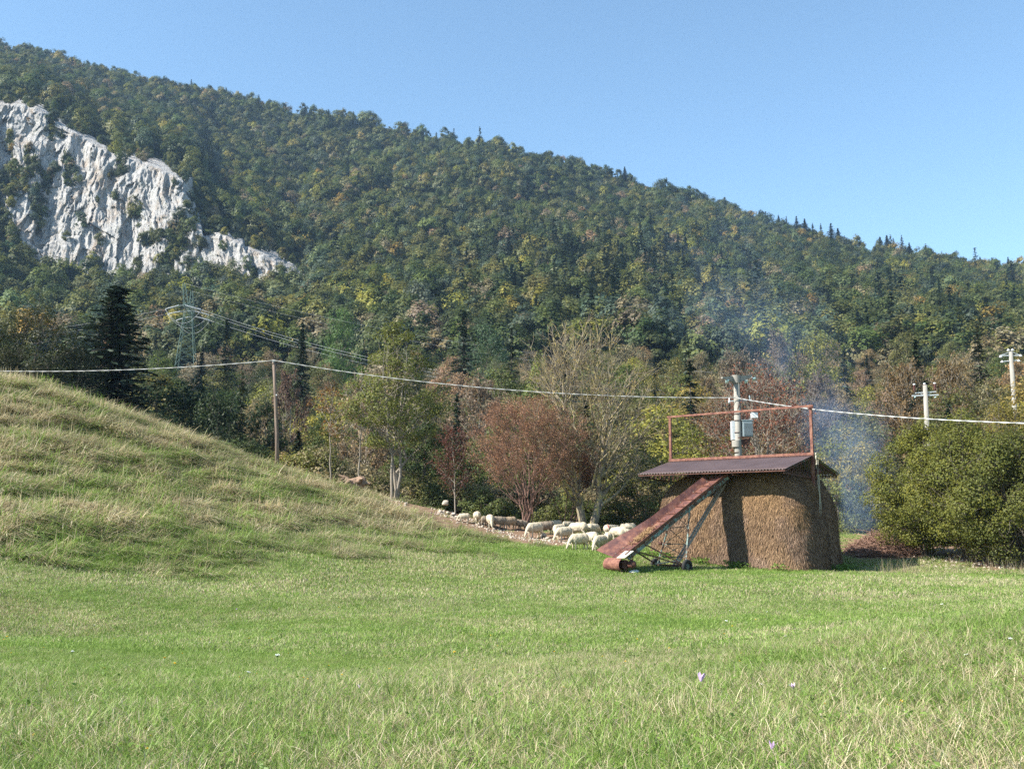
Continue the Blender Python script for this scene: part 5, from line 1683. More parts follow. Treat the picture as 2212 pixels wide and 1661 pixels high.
    # second pair behind, shorter
    m0, m1 = A2 - w * .1 - Vector((d.x, d.y, 0)) * .9, E(.36, fw, -.17)
    tie = MB()
    for q in (.16, .40, .72):
        tie.bar(f0_.lerp(f1_, q), n0.lerp(n1, q), .035)
    for a, b in ((.16, .40), (.40, .72), (.72, 1.0)):
        tie.bar(f0_.lerp(f1_, a), n0.lerp(n1, b), .022); tie.bar(n0.lerp(n1, a), f0_.lerp(f1_, b), .022)
    part('cross_ties', tie, [OLD_PAINT], 'braces and cross ties between the legs')
    wn_ = MB()
    c2 = f0_.lerp(f1_, .42) - w * .12
    wn_.bar(c2 - w * .2, c2 + w * .55, .04); wn_.lathe(c2 - w * .15, w, [(0, .02), (0, .07), (.16, .07), (.16, .02)], 12); wn_.bar(c2 - w * .2, c2 - w * .2 + Vector((0, 0, .18)), .025)
    part('winch', wn_, [RUST_DARK], 'small hand winch on the far leg')
    # long struts from the feed end to the axle
    for a, fr, q in ((fw, .10, A2 - w * .1), (-fw, .14, A1 + w * .1), (fw, .175, A2 - w * .05)):
        part('strut', MB().bar(E(fr, a, -.15), q, .05), [RUST_DARK], 'long dark strut down to the axle')
    part('step_board', MB().bar(A1.lerp(A2, .15) + Vector((-.25, -.3, .06)), A1.lerp(A2, .8) + Vector((-.05, .15, .22)), .16, .05), [WOODL], 'pale plank lying on the undercarriage')
build_elevator()

def build_ladder():
    top = S(3.5, 1.0, 3.85); foot = Vector((6.85, 43.7, -.02))
    t = thing('wooden_ladder', 'grey wooden ladder leaning against the hay behind the elevator', 'ladder', foot)
    inv = -foot; d = (top - foot).normalized(); w = Vector((.22, -.97, 0)); w = (w - d * w.dot(d)).normalized()
    for a in (-.17, .17):
        o = MB().bar(foot + w * a, top + w * a * .8, .055, .08).build('rail', [WOODG], t); o.location = inv
    L = (top - foot).length
    for i in range(14):
        p = foot + d * (L * (i + .7) / 14.6)
        o = MB().bar(p - w * .17, p + w * .17, .03).build('rung', [WOODG], t); o.location = inv
build_ladder()

# ------------------------------------------------------------------ poles and wires
def build_trafo_pole():
    Y = 56.0
    top = at(1591, 812, Y); base = Vector((at(1593, 1000, Y).x, Y, g1(at(1593, 1000, Y).x, Y) - .3))
    t = thing('transformer_pole', 'thick concrete pole with a grey transformer, tapering concrete arms and glass insulators', 'utility pole', (base.x, base.y, base.z))
    O = Vector((base.x, base.y, base.z))
    m = px_m(top)
    def W(xd, yd, dy=0.0):
        q = at(xd, yd, Y + dy); return q - O
    c = 1 / m
    shaft = MB().tube([Vector((0, 0, 0)), (top - O) * .5, top - O], [.24, .20, .165], 20)
    sh = shaft.build('shaft', [CONCRETE], t, True)
    # cap block and arms
    z1, z0 = W(1591, 811).z, W(1591, 828).z; x0 = W(1590, 820).x
    o = MB().lathe((x0, 0, z0), (0, 0, 1), [(0, .24), (.0, .245), (z1 - z0, .245), (z1 - z0, .24)], 20).build('cap', [CONCRETE], t)
    for sgn, xa, ya, yb in ((-1, 1559, 814.5, 817.5), (1, 1623, 809.5, 813.5)):
        e = W(xa, ya, -1.0 if sgn < 0 else 1.0); e2 = W(xa, yb, -1.0 if sgn < 0 else 1.0)
        r1, r2 = Vector((x0 + sgn * .2, 0, z1 - .03)), Vector((x0 + sgn * .2, 0, z0 + .08))
        dd = (e - r1); s = Vector((-dd.y, dd.x, 0)).normalized() * .08
        mb = MB().add([r1 - s, r1 + s, e + s * .7, e - s * .7, r2 - s, r2 + s, e2 + s * .7, e2 - s * .7], [(0, 1, 2, 3), (7, 6, 5, 4), (0, 4, 5, 1), (1, 5, 6, 2), (2, 6, 7, 3), (3, 7, 4, 0)])
        mb.build('arm', [CONCRETE], t)['label'] = 'tapering concrete arm reaching left' if sgn < 0 else 'tapering concrete arm reaching right'
    for xa, ya, tilt, dy in ((1571, 824, (.55, -.5, -.65), -.5), (1611.5, 824.5, (.5, -.5, -.7), .3), (1629, 819, (.45, -.5, -.7), 1.0)):
        p = W(xa, ya, dy); ax = Vector(tilt).normalized()
        g = MB().lathe(p, ax, [(-.10, .03), (-.08, .05), (-.03, .055), (-.01, .13), (.01, .135), (.03, .12), (.035, .03)], 18).build('insulator', [GLASS], t, True); g['label'] = 'pale glass disc insulator'
        MB().bar(p - ax * .1, p - ax * .22, .03).build('clevis', [GALV], g)
        MB().tube([p + ax * .03, p + ax * .3 + Vector((0, 0, -.02))], .012, 5).build('wire_stub', [WIRE], g)
    # collar block, transformer and platform
    zc1, zc0 = W(1592, 951.5).z, W(1592, 965.5).z
    MB().lathe((W(1591, 958).x, 0, zc0), (0, 0, 1), [(0, .255), (0, .26), (zc1 - zc0, .26), (zc1 - zc0, .255)], 20).build('collar', [CONCRETE], t)
    bx0, bx1 = W(1601.5, 925).x + .04, W(1624, 925).x
    tz1, tz0 = W(1612, 909).z, W(1612, 943).z
    bc = Vector(((bx0 + bx1) / 2, .1, (tz1 + tz0) / 2))
    tk = MB().box(bc, (bx1 - bx0, .62, tz1 - tz0))
    for i in range(9): tk.box((bx0 + .05 + i * (bx1 - bx0 - .1) / 8, bc.y - .34, bc.z - .02), (.015, .07, (tz1 - tz0) * .82))
    tk.box((bc.x, .1, tz1 + .02), (bx1 - bx0 + .08, .7, .04))
    tr = tk.build('transformer', [TRAFO], t); tr['label'] = 'grey ribbed transformer tank'
    for xa, col in ((1605.5, BROWNC), (1611, BROWNC), (1616, BROWNC)):
        p = W(xa, 908); prof = [(0, .04)]
        for k in range(5): prof += [(.03 + k * .05, .035), (.045 + k * .05, .06), (.06 + k * .05, .035)]
        MB().lathe(p, (0, 0, 1), prof + [(.3, .015), (.42, .012)], 12).build('bushing', [col], tr, True)
    pf = MB().bar(W(1594, 945), W(1622, 945), .06, .05).bar(W(1594, 945, -.25), W(1622, 945, -.25), .05).bar(W(1596, 962), W(1620, 947), .07)
    pf.add([W(1600, 949), W(1621, 949), W(1621, 953), W(1605, 965), W(1600, 949, .1), W(1621, 949, .1), W(1621, 953, .1), W(1605, 965, .1)], [(0, 1, 2, 3), (7, 6, 5, 4), (0, 4, 5, 1), (1, 5, 6, 2), (2, 6, 7, 3), (3, 7, 4, 0)])
    pf.build('bracket', [RUST_DARK], t)['label'] = 'dark bracket carrying the transformer'
    MB().box(W(1583, 930, .15), (.16, .5, 1.05)).build('cable_box', [GALV], t)['label'] = 'pale flat cabinet on the back of the pole'
    bxp = W(1629, 897)
    b = MB().box(bxp, (.36, .3, .30)).bar(bxp + Vector((-.1, 0, -.17)), W(1612, 907), .03).build('lamp_box', [WHITEP], t); b['label'] = 'small white box on an arm'
    # low-voltage crossbar with pins
    la = MB().bar(W(1573, 866.5), W(1619, 864), .05, .05)
    o = la.build('crossbar', [GALV], t); o['label'] = 'thin galvanised crossbar'
    for xa, ya in ((1575.5, 868), (1619.5, 863)):
        p = W(xa, ya); MB().lathe(p + Vector((0, 0, -.1)), (0, 0, 1), [(0, .02), (.02, .055), (.12, .06), (.16, .03), (.28, .045), (.34, .02)], 12).build('pin_insulator', [TRAFO if xa > 1600 else WHITEP], o, True)
    lo = MB()
    pts = [W(1563.5, 858), W(1568, 863), W(1573, 862), W(1578, 858)]
    lo.tube(pts, .018, 5)
    lo.tube([W(1607, 860, -.25), W(1602, 866, -.3), W(1597, 868, -.28), W(1595, 878, -.25), W(1593, 884, -.22)], .018, 5)
    lo.tube([W(1599, 872, -.2), W(1596, 880, -.25), W(1592, 889, -.25)], .015, 5)
    for z_ in (895, 909, 935, 978): lo.lathe(W(1592, z_) , (0, 0, 1), [(0, .20), (0, .212), (.03, .212), (.03, .20)], 16)
    lo.build('straps_and_leads', [RUST_DARK], t)
build_trafo_pole()

def build_wood_pole():
    base = ground_pt(600, 60.0); top = at(591, 777, 59.7)
    t = thing('wooden_pole', 'slim weathered wooden pole standing on the crest of the mound', 'utility pole', base)
    d = top - base
    MB().tube([Vector((0, 0, -.4)), d * .35 + Vector((.04, 0, 0)), d * .7 + Vector((.03, 0, 0)), d], [.13, .118, .10, .085], 14).build('shaft', [WOODP], t, True)
    MB().box(d + Vector((.02, -.1, -.1)), (.10, .1, .14)).bar(d + Vector((.05, -.12, -.12)), d + Vector((.3, -.12, -.1)), .02).build('clamp', [GALV], t)
    MB().box(d * .69 + Vector((.12, -.1, 0)), (.06, .06, .08)).build('number_plate', [WHITEP], t)
build_wood_pole()

def build_far_poles():
    # pole with three brown insulators
    Y = 82.0; top = at(1998, 857, Y)
    base = Vector((top.x, Y, hill_z(top.x, Y) - .5))
    t = thing('concrete_pole', 'concrete pole with three dark brown insulators on a galvanised crossarm above the hazels', 'utility pole', base)
    def W(x, y): return at(x, y, Y) - base
    MB().tube([Vector((0, 0, 0)), W(1998, 832)], [.26, .17], 14).build('shaft', [CONCRETE], t, True)
    ca = MB().bar(W(1970, 855), W(2027, 853), .12, .10).bar(W(1977, 849), W(2022, 846), .08, .08).bar(W(1985, 848), W(1998, 856), .04).bar(W(2012, 847), W(1999, 856), .04)
    ca = ca.build('crossarm', [GALV], t)
    for x, y in ((1975.5, 846), (1998, 844.5), (2020, 843.5)):
        p = W(x, y); prof = [(0, .05)]
        for k in range(6): prof += [(.06 + k * .08, .09), (.085 + k * .08, .145), (.11 + k * .08, .09)]
        q = MB().lathe(p, (0, 0, 1), prof + [(.56, .05)], 14).build('insulator', [BROWNC], ca, True)
        MB().lathe(p + Vector((0, 0, .56)), (0, 0, 1), [(0, .09), (.02, .1), (.10, .09)], 12).build('insulator_cap', [WHITEP], ca)
    for x in (1976, 2020): MB().lathe(W(x, 857), (0.3, 0, -1), [(0, .03), (.05, .12), (.09, .03)], 12).build('glass_disc', [GLASS], ca, True)
    # tall pole at the edge
    Y = 90.0; top = at(2183, 755, Y); base = Vector((top.x, Y, hill_z(top.x, Y) - .5))
    t = thing('concrete_pole', 'tall slim concrete pole with two crossarms and white insulators near the picture edge', 'utility pole', base)
    MB().tube([Vector((0, 0, 0)), at(2183, 760, Y) - base], [.28, .17], 14).build('shaft', [CONCRETE], t, True)
    ca = MB().bar(W2(2160, 768, Y, base), W2(2205, 768, Y, base), .11, .09).bar(W2(2163, 781, Y, base), W2(2202, 778, Y, base), .09, .08).bar(W2(2160, 768, Y, base), W2(2183, 760, Y, base), .05).bar(W2(2205, 768, Y, base), W2(2185, 760, Y, base), .05).build('crossarm', [GALV], t)
    for x, y in ((2178.5, 759), (2187.5, 758.5), (2162, 773), (2205, 771), (2165, 784), (2201, 782)):
        MB().lathe(W2(x, y, Y, base), (0, 0, 1), [(0, .04), (.04, .13), (.1, .15), (.14, .05), (.18, .12), (.22, .04)], 12).build('insulator', [WHITEP], ca, True)
def W2(x, y, Y, base): return at(x, y, Y) - base
build_far_poles()

def catenary(a, b, sag, n=40):
    a, b = Vector(a), Vector(b)
    return [a.lerp(b, i / n) - Vector((0, 0, sag * 4 * (i / n) * (1 - i / n))) for i in range(n + 1)]

def build_cables():
    def span(a, b, sag, r, name, lab, grp):
        pts = catenary(a, b, sag, 220)
        mb = MB()
        # twisted bundle: two strands winding round each other
        d = (pts[-1] - pts[0]).normalized(); x = d.cross(Vector((0, 0, 1))).normalized()
        for k in range(2):
            q = [p + (x * math.cos(i * .5 + k * math.pi) + Vector((0, 0, 1)) * math.sin(i * .5 + k * math.pi)) * r * .7 for i, p in enumerate(pts)]
            mb.tube(q, r, 5)
        tag(mb.build(name, [CABLE], None, True, origin=pts[0]), lab, 'cable', grp)
    g = 'spans of the twisted overhead cable'
    P1 = at(592, 778.5, 59.5); P2 = at(1589, 859, 55.75)
    for a, b, sag, lab in ((at(-420, 776, 66), P1, .75, 'twisted overhead cable running from the picture edge to the wooden pole'), (P1, P2, .62, 'twisted overhead cable between the wooden pole and the transformer pole'), (P2, at(2750, 922, 22), .41, 'twisted overhead cable from the transformer pole over the hazels')):
        pts = catenary(a, b, sag, 220)
        d = (Vector(b) - Vector(a)).normalized(); x = d.cross(Vector((0, 0, 1))).normalized(); r = .014
        mb = MB()
        for k in range(2):
            q = [p + (x * math.cos(i * .55 + k * math.pi) + Vector((0, 0, 1)) * math.sin(i * .55 + k * math.pi)) * r * .8 for i, p in enumerate(pts)]
            mb.tube([v - pts[0] for v in q], r, 5)
        o = mb.build('overhead_cable', [CABLE], None, True); o.location = pts[0]
        tag(o, lab, 'cable', g)
build_cables()

def build_pylon():
    Y0 = 240.0
    c = at(406, 700, Y0); gz_ = hill_z(c.x, Y0)
    t = thing('lattice_pylon', 'tall green lattice pylon with long white insulator strings on the wooded slope', 'pylon', (c.x, Y0, gz_))
    O = Vector((c.x, Y0, gz_))
    a1, a3 = at(398.5, 659, 233.5), at(418, 685, 247)
    ztop = a1.z - O.z
    ax = (a3 - a1); ax.z = 0; axn = ax.normalized(); sd = Vector((-axn.y, axn.x, 0))
    b = .095
    # body
    mb = MB(); hw0, hw1 = 2.9, .85
    n = 11
    def corner(f, i): 
        h = hw0 + (hw1 - hw0) * min(1, f * 1.05)
        return Vector((0, 0, -1 + (ztop + 1) * f)) + axn * (h * (1 if i in (0, 1) else -1)) + sd * (h * (1 if i in (0, 3) else -1))
    for i in range(4): mb.bar(corner(0, i), corner(1, i), b * 1.4)
    fs = [1 - (1 - k / n) ** 1.0 for k in range(n + 1)]
    for k in range(n):
        for i in range(4):
            j = (i + 1) % 4
            mb.bar(corner(fs[k], i), corner(fs[k + 1], j), b * .7); mb.bar(corner(fs[k + 1], i), corner(fs[k + 1], j), b * .6)
            if k % 2: mb.bar(corner(fs[k], j), corner(fs[k + 1], i), b * .7)
    mb.build('body', [PYLON_M], t)
    # crossarm truss along the line of attachments
    mb = MB(); e0, e1 = a1 - O, a3 - O; e0.z = e1.z = ztop
    k = 10
    for s_ in (-.6, .6):
        mb.bar(e0, (e0 + e1) / 2 - axn * 2 + sd * s_ + Vector((0, 0, 0)), b); mb.bar(e1, (e0 + e1) / 2 + axn * 2 + sd * s_, b); mb.bar((e0 + e1) / 2 - axn * 2 + sd * s_, (e0 + e1) / 2 + axn * 2 + sd * s_, b)
        mb.bar(e0, e0.lerp(e1, .35) + Vector((0, 0, 1.6)) + sd * s_, b); mb.bar(e1, e0.lerp(e1, .65) + Vector((0, 0, 1.6)) + sd * s_, b); mb.bar(e0.lerp(e1, .35) + Vector((0, 0, 1.6)) + sd * s_, e0.lerp(e1, .65) + Vector((0, 0, 1.6)) + sd * s_, b)
        for i in range(k):
            lo_ = e0.lerp(e1, (i + .5) / k) + sd * s_ * .8; hi_ = e0.lerp(e1, (i + 1) / k) + sd * s_ + Vector((0, 0, min(1.6, 4.6 * min((i + 1) / k, 1 - (i + 1) / k))))
            mb.bar(lo_, hi_, b * .6)
            mb.bar(e0.lerp(e1, (i + 0) / k) - sd * s_ * .8, lo_, b * .6)
    mb.build('crossarm', [PYLON_M], t)
    # two earth-wire peaks
    for (xd, yd, Yp), f in (((397.5, 612, 236.5), .22), ((414.5, 629, 243.5), .74)):
        tip = at(xd, yd, Yp) - O; foot = e0.lerp(e1, f)
        mb = MB()
        cs = [foot + axn * u * .9 + sd * v * .6 for u in (-1, 1) for v in (-1, 1)]; ct = [tip + axn * u * .25 + sd * v * .25 for u in (-1, 1) for v in (-1, 1)]
        for p, q in zip(cs, ct): mb.bar(p, q, b)
        for i in range(4):
            f0, f1 = i / 4, (i + 1) / 4
            for u, v in ((0, 1), (1, 3), (3, 2), (2, 0)): mb.bar(cs[u].lerp(ct[u], f0), cs[v].lerp(ct[v], f1), b * .6)
        mb.build('peak', [PYLON_M], t)
    # strings
    ends = []
    strs = [((386.5, 660), (357, 668), 233.5), ((389.5, 673), (362, 678.5), 240), ((407, 685), (381, 692), 246.5)]
    strr = [((400, 660), (435, 669), 233.5), ((423, 673), (452, 680.5), 240), ((429, 685.5), (453, 692.5), 246.5)]
    for side, lst in (('left', strs), ('right', strr)):
        for (xa, ya), (xb, yb), Yd in lst:
            p, q = at(xa, ya, Yd) - O, at(xb, yb, Yd) - O
            d = (q - p).normalized(); L = (q - p).length; prof = []
            nd = 15
            for i in range(nd):
                z_ = L * i / nd
                prof += [(z_, .06), (z_ + .03, .17), (z_ + L / nd * .45, .17), (z_ + L / nd * .5, .06)]
            s_ = MB().lathe(p, d, prof, 10).build('insulator_string', [GALV], t, True); s_['label'] = 'white insulator string pulling to the ' + side
            MB().bar(p, e0.lerp(e1, {233.5: 0.02, 240: .5, 246.5: .98}[Yd]), .08).build('link', [GALV], s_)
            ends.append((side, q + O))
    L_ = [q for s, q in ends if s == 'left']; R_ = [q for s, q in ends if s == 'right']
    for p, q in zip(L_, R_):
        pts = catenary(p, q, 3.4, 16)
        o = MB().tube([v - O for v in pts], .035, 5).build('jumper_loop', [WIRE], t, True)
    # conductors
    far = [at(1560, 842, 205), at(1560, 850, 212), at(1560, 858, 219)]
    for i, (q, e, w_) in enumerate(zip(R_, far, ('upper', 'middle', 'lower'))):
        pts = catenary(q, e, 5.5, 60)
        o = MB().tube([v - pts[0] for v in pts], .026, 5).build('power_line', [WIRE], None, True); o.location = pts[0]
        tag(o, '%s of the three thin conductors sagging from the pylon past the bare tree' % w_, 'power line', 'power line conductors')
    farl = [at(-300, 735, 300), at(-300, 748, 305), at(-300, 762, 310)]
    for q, e, w_ in zip(L_, farl, ('upper', 'middle', 'lower')):
        pts = catenary(q, e, 2.5, 40)
        o = MB().tube([v - pts[0] for v in pts], .02, 5).build('power_line', [WIRE], None, True); o.location = pts[0]
        tag(o, '%s conductor leaving the pylon behind the dark spruce' % w_, 'power line', 'power line conductors')
    for (a, e, w_) in ((at(397.5, 612, 236.5), at(1900, 822, 215), 'upper'), (at(414.5, 629, 243.5), at(1900, 842, 225), 'lower')):
        pts = catenary(a, e, 5.0, 60)
        o = MB().tube([v - pts[0] for v in pts], .014, 5).build('earth_wire', [WIRE], None, True); o.location = pts[0]
        tag(o, '%s faint earth wire crossing the forest from the pylon peak' % w_, 'earth wire', 'earth wires')
build_pylon()
#@@PART6

# ------------------------------------------------------------------ sheep
def lump_mesh(name, blobs, mats, face_mat, voxel=0.022, smooth=3, noise_amp=0.0):
    """one continuous skin over overlapping ellipsoids / capsules"""
    mb = MB()
    for b in blobs:
        if b[0] == 'e':
            _, c, r, eul = b
            mb.ell(c, r, Euler(eul).to_matrix() if eul else None, 18, 12)
        else:
            _, pts, rad = b
            mb.tube(pts, rad, 12)
            for p, r in ((pts[0], rad[0]), (pts[-1], rad[-1])): mb.ell(p, (r, r, r), None, 12, 8)
    me = mb.mesh(name + '_raw', [], False)
    o = bpy.data.objects.new(name + '_raw', me); COL.objects.link(o)
    md = o.modifiers.new('r', 'REMESH'); md.mode = 'VOXEL'; md.voxel_size = voxel
    ms = o.modifiers.new('s', 'SMOOTH'); ms.factor = 0.6; ms.iterations = smooth
    dg = bpy.context.evaluated_depsgraph_get()
    ev = o.evaluated_get(dg)
    out = bpy.data.meshes.new_from_object(ev)
    bpy.data.objects.remove(o)
    out.name = name
    out.materials.clear()
    for m in mats: out.materials.append(m)
    V = np.empty(len(out.vertices) * 3, np.float32); out.vertices.foreach_get('co', V); V = V.reshape(-1, 3)
    if noise_amp:
        c = V.mean(0)
        wl_ = face_mat(V) == 0
        d = unit(V - c)
        V = V + d * (noise_amp * fbm(V * 14, 3, 7) * wl_)[:, None]
        out.vertices.foreach_set('co', V.astype(np.float32).ravel())
    pc = np.empty(len(out.polygons) * 3, np.float32); out.polygons.foreach_get('center', pc)
    out.polygons.foreach_set('material_index', face_mat(pc.reshape(-1, 3)).astype(np.int32))
    out.polygons.foreach_set('use_smooth', np.ones(len(out.polygons), bool))
    out.update()
    return out

def wool_mat(name, a, b_):
    m, n, l, b = new_mat(name)
    f = noise(n, l, 9, 5, 0.7)
    l.new(ramp(n, l, f, [(0.3, a), (0.7, b_)]), b.inputs['Base Color'])
    b.inputs['Roughness'].default_value = 0.95; b.inputs['Specular IOR Level'].default_value = 0.05
    bump(n, l, b, noise(n, l, 45, 3, 0.7), 0.7, 0.02)
    return m
WOOL = wool_mat('wool', (0.40, 0.335, 0.235), (0.56, 0.49, 0.37))
WOOL_D = wool_mat('wool_grey', (0.17, 0.135, 0.10), (0.30, 0.245, 0.185))
FACE = wool_mat('sheep_face', (0.50, 0.45, 0.38), (0.66, 0.61, 0.54))
FACE_D = wool_mat('sheep_face_dark', (0.05, 0.042, 0.036), (0.11, 0.09, 0.075))
RED_M = wool_mat('red_mark', (0.42, 0.10, 0.08), (0.55, 0.2, 0.16))

def sheep_mesh(kind, mats):
    """a sheep heading along +x with its feet on z = 0"""
    s = 1
    hf = 0.0 if kind != 'walk' else 0.12
    bl = [('e', (0.0, 0, .60), (.48, .265, .26), None), ('e', (-.27, 0, .61), (.26, .255, .26), None), ('e', (.26, 0, .58), (.25, .235, .26), None), ('e', (.02, 0, .50), (.40, .235, .20), None)]
    legs = [(.30, .11, hf), (.33, -.11, -hf), (-.34, .12, -hf), (-.31, -.12, hf)]
    for x, y, f in legs:
        front = x > 0
        if front:
            pts = [(x, y, .50), (x + f * .4, y, .30), (x + f, y, .05), (x + f + .03, y, .025)]; rad = [.085, .045, .032, .034]
        else:
            pts = [(x, y, .55), (x + .06 + f * .3, y, .40), (x - .07 + f * .7, y, .26), (x - .02 + f, y, .05), (x + f + .02, y, .025)]; rad = [.13, .075, .040, .030, .034]
        bl.append(('t', pts, rad))
    bl.append(('t', [(-.50, 0, .70), (-.56, 0, .58), (-.57, 0, .44)], [.045, .035, .022]))
    if kind in ('graze', 'walk'):
        bl.append(('t', [(.36, 0, .66), (.56, .0, .50), (.66, 0, .33)], [.17, .115, .085]))
        hx, hz, hd = .66, .33, Vector((.45, 0, -.9)).normalized()
    elif kind == 'graze_turn':
        bl.append(('t', [(.36, 0, .66), (.54, .08, .48), (.58, .20, .32)], [.17, .115, .085]))
        hx, hz, hd = .58, .32, Vector((.25, .45, -.85)).normalized()
    else:
        bl.append(('t', [(.36, 0, .68), (.52, .0, .80), (.60, 0, .90)], [.17, .11, .085]))
        hx, hz, hd = .60, .90, Vector((.85, 0, -.45)).normalized()
    h0 = Vector((hx, .20 if kind == 'graze_turn' else 0, hz))
    bl.append(('t', [h0, h0 + hd * .13, h0 + hd * .25], [.082, .068, .043]))
    sd = hd.cross(Vector((0, 0, 1))).normalized()
    for q in (-1, 1): bl.append(('t', [h0 + sd * (.06 * q), h0 + sd * (.13 * q) + Vector((-.02, 0, -.03)), h0 + sd * (.18 * q) + Vector((-.03, 0, -.07))], [.028, .032, .016]))
    hh = np.array(h0); hdn = np.array(hd)
    def fm(P):
        low = P[:, 2] < 0.33
        legs_ = low & (np.abs(P[:, 1]) > .03) & (np.linalg.norm(P - hh, axis=1) > .34) & (P[:, 0] < .5) | ((P[:, 2] < .2) & (P[:, 0] < .5))
        head = ((P - hh) @ hdn > 0.0) & (np.linalg.norm(P - hh, axis=1) < .36) & (P[:, 0] > .42)
        ear = (np.linalg.norm(P - hh, axis=1) < .22) & (np.abs((P - hh) @ np.array(sd)) > .085)
        return np.where(legs_ | head | ear, 1, 0)
    return lump_mesh('sheep_' + kind, bl, mats, fm, 0.024, 2, 0.02)

def build_sheep():
    kinds = {}
    def get(k, w, f):
        key = (k, w.name, f.name)
        if key not in kinds:
            base = kinds.get(('b', k))
            if base is None:
                base = kinds[('b', k)] = sheep_mesh(k, [WOOL, FACE])
            me = base.copy(); me.materials.clear(); me.materials.append(w); me.materials.append(f)
            kinds[key] = me
        return kinds[key]
    Lf, Rt, Bk, Fr = math.pi, 0.0, math.pi / 2, -math.pi / 2
    data = [(1030, 1131, 'graze', WOOL, FACE, Bk + .2, .95, 'cream sheep seen from behind, uppermost grazing on the bare earth'),
            (1003, 1128, 'graze', WOOL, FACE, Lf + .2, .70, 'small pale sheep beside the heap of stones, head low'),
            (1059, 1141, 'graze', WOOL, FACE, Fr + .15, 1.05, 'large cream sheep facing the field with its head down, beside a grey-brown one'),
            (1048, 1137, 'graze', WOOL_D, FACE_D, Bk - .4, .80, 'grey-brown sheep half hidden behind the large facing sheep'),
            (1079, 1142, 'graze', WOOL_D, FACE_D, Rt + .4, .95, 'grey-brown sheep between the facing sheep and the brown one'),
            (1101, 1144, 'graze', wool_brown, FACE_D, Lf + .55, 1.0, 'tan-brown sheep standing side-on at the edge of the bare earth'),
            (1117, 1143, 'graze', WOOL_D, FACE_D, Rt, .78, 'small grey sheep behind the tan-brown one, head down'),
            (1130, 1144, 'graze', WOOL_D, FACE, Rt + .3, .74, 'small pale grey sheep at the foot of the fan-shaped shrub'),
            (1156, 1162, 'graze', WOOL, FACE, Lf + .75, 1.16, 'tall cream sheep with long pale legs grazing apart at the edge of the grass'),
            (1180, 1154, 'graze', WOOL_D, FACE_D, Lf + .4, 1.0, 'dark grey sheep behind the tall cream sheep'),
            (1201, 1148, 'graze', WOOL, FACE, Lf + .7, .9, 'cream sheep mostly hidden behind a grazing one under the bare tree'),
            (1208, 1164, 'graze_turn', WOOL, FACE, Lf + .95, 1.08, 'cream sheep with bowed head, first of the pair below the bare tree'),
            (1219, 1170, 'graze', WOOL, FACE, Lf + .62, 1.08, 'cream sheep with bowed head, in front of the pair below the bare tree'),
            (1228, 1147, 'graze', WOOL, FACE, Rt + .3, .8, 'sheep showing only its back below the bare tree trunks'),
            (1250, 1161, 'graze', WOOL, FACE, Lf - .45, 1.15, 'broad tan-backed sheep standing side-on below the bare tree'),
            (1281, 1160, 'graze', WOOL, FACE, Rt + .75, 1.02, 'cream sheep side-on, right of the broad tan-backed sheep'),
            (1252, 1188, 'graze', WOOL, FACE, Lf + .5, 1.1, 'cream sheep with bowed head, nearest the camera on bright grass'),
            (1278, 1182, 'graze', WOOL, FACE, Bk + .5, 1.05, 'cream sheep standing just behind the nearest one'),
            (1297, 1191, 'graze', WOOL, FACE_D, Lf + .95, 1.08, 'cream sheep with a dark face grazing next to the elevator'),
            (1314, 1180, 'graze', WOOL, FACE, Bk - .1, .98, 'cream sheep behind the dark-faced one'),
            (1312, 1161, 'graze', WOOL, FACE, Bk + .05, .98, 'cream sheep with a red dye mark on its rump'),
            (1326, 1157, 'graze', WOOL, FACE, Rt + .6, .85, 'sheep half hidden behind the one with the red mark'),
            (1338, 1170, 'graze', WOOL, FACE, Lf - .5, 1.1, 'long cream sheep with its head hidden, left of the elevator bed'),
            (1357, 1158, 'graze', WOOL, FACE, Lf + .1, 1.0, 'cream sheep farthest right, behind the elevator bed'),
            (1352, 1172, 'graze', WOOL, FACE, Rt + .3, 1.0, 'cream sheep partly covered by the flared elevator board')]
    for xd, yd, k, w, f, rz, s, lab in data:
        p = ground_hit(xd, yd, 30, 64)
        o = obj('sheep', get(k, w, f)); o.location = p - Vector((0, 0, .015)); o.rotation_euler = (0, 0, rz); s *= .87; o.scale = (s, s, s)
        tag(o, lab, 'sheep', 'sheep grazing along the bare earth')
        if 'red dye' in lab:
            V, Q = [], []
            for i in range(10):
                a = -.9 + 1.9 * i / 9
                for yy in (-.03, .05):
                    x_, z_ = -.30 - .246 * math.cos(a), .63 + .246 * math.sin(a)
                    V.append((x_ - .012 * math.cos(a), yy + .03 * math.sin(i), z_ + .012))
            Q = [(2 * i, 2 * i + 1, 2 * i + 3, 2 * i + 2) for i in range(9)]
            obj('dye_mark', mesh_np('dye_mark', V, Q, mats=[RED_M]), o)
wool_brown = wool_mat('wool_tan', (0.25, 0.185, 0.12), (0.38, 0.29, 0.20))
build_sheep()

# ------------------------------------------------------------------ stones, root stump, cut twigs
def rock_mesh(seed, r=(1, 1, .7)):
    rng = np.random.default_rng(seed)
    bm = bmesh.new(); bmesh.ops.create_icosphere(bm, subdivisions=3, radius=1)
    V = np.array([v.co[:] for v in bm.verts])
    pl = unit(rng.normal(0, 1, (9, 3)))
    for q in pl:
        h = rng.uniform(.55, .9); dd = V @ q
        V = np.where((dd > h)[:, None], V - (dd - h)[:, None] * q, V)
    V = V * r * (1 + 0.08 * fbm(V * 2.2, 3, seed))[:, None]
    for v, c in zip(bm.verts, V): v.co = c
    me = bpy.data.meshes.new('stone'); bm.to_mesh(me); bm.free(); me.materials.append(STONE)
    return me

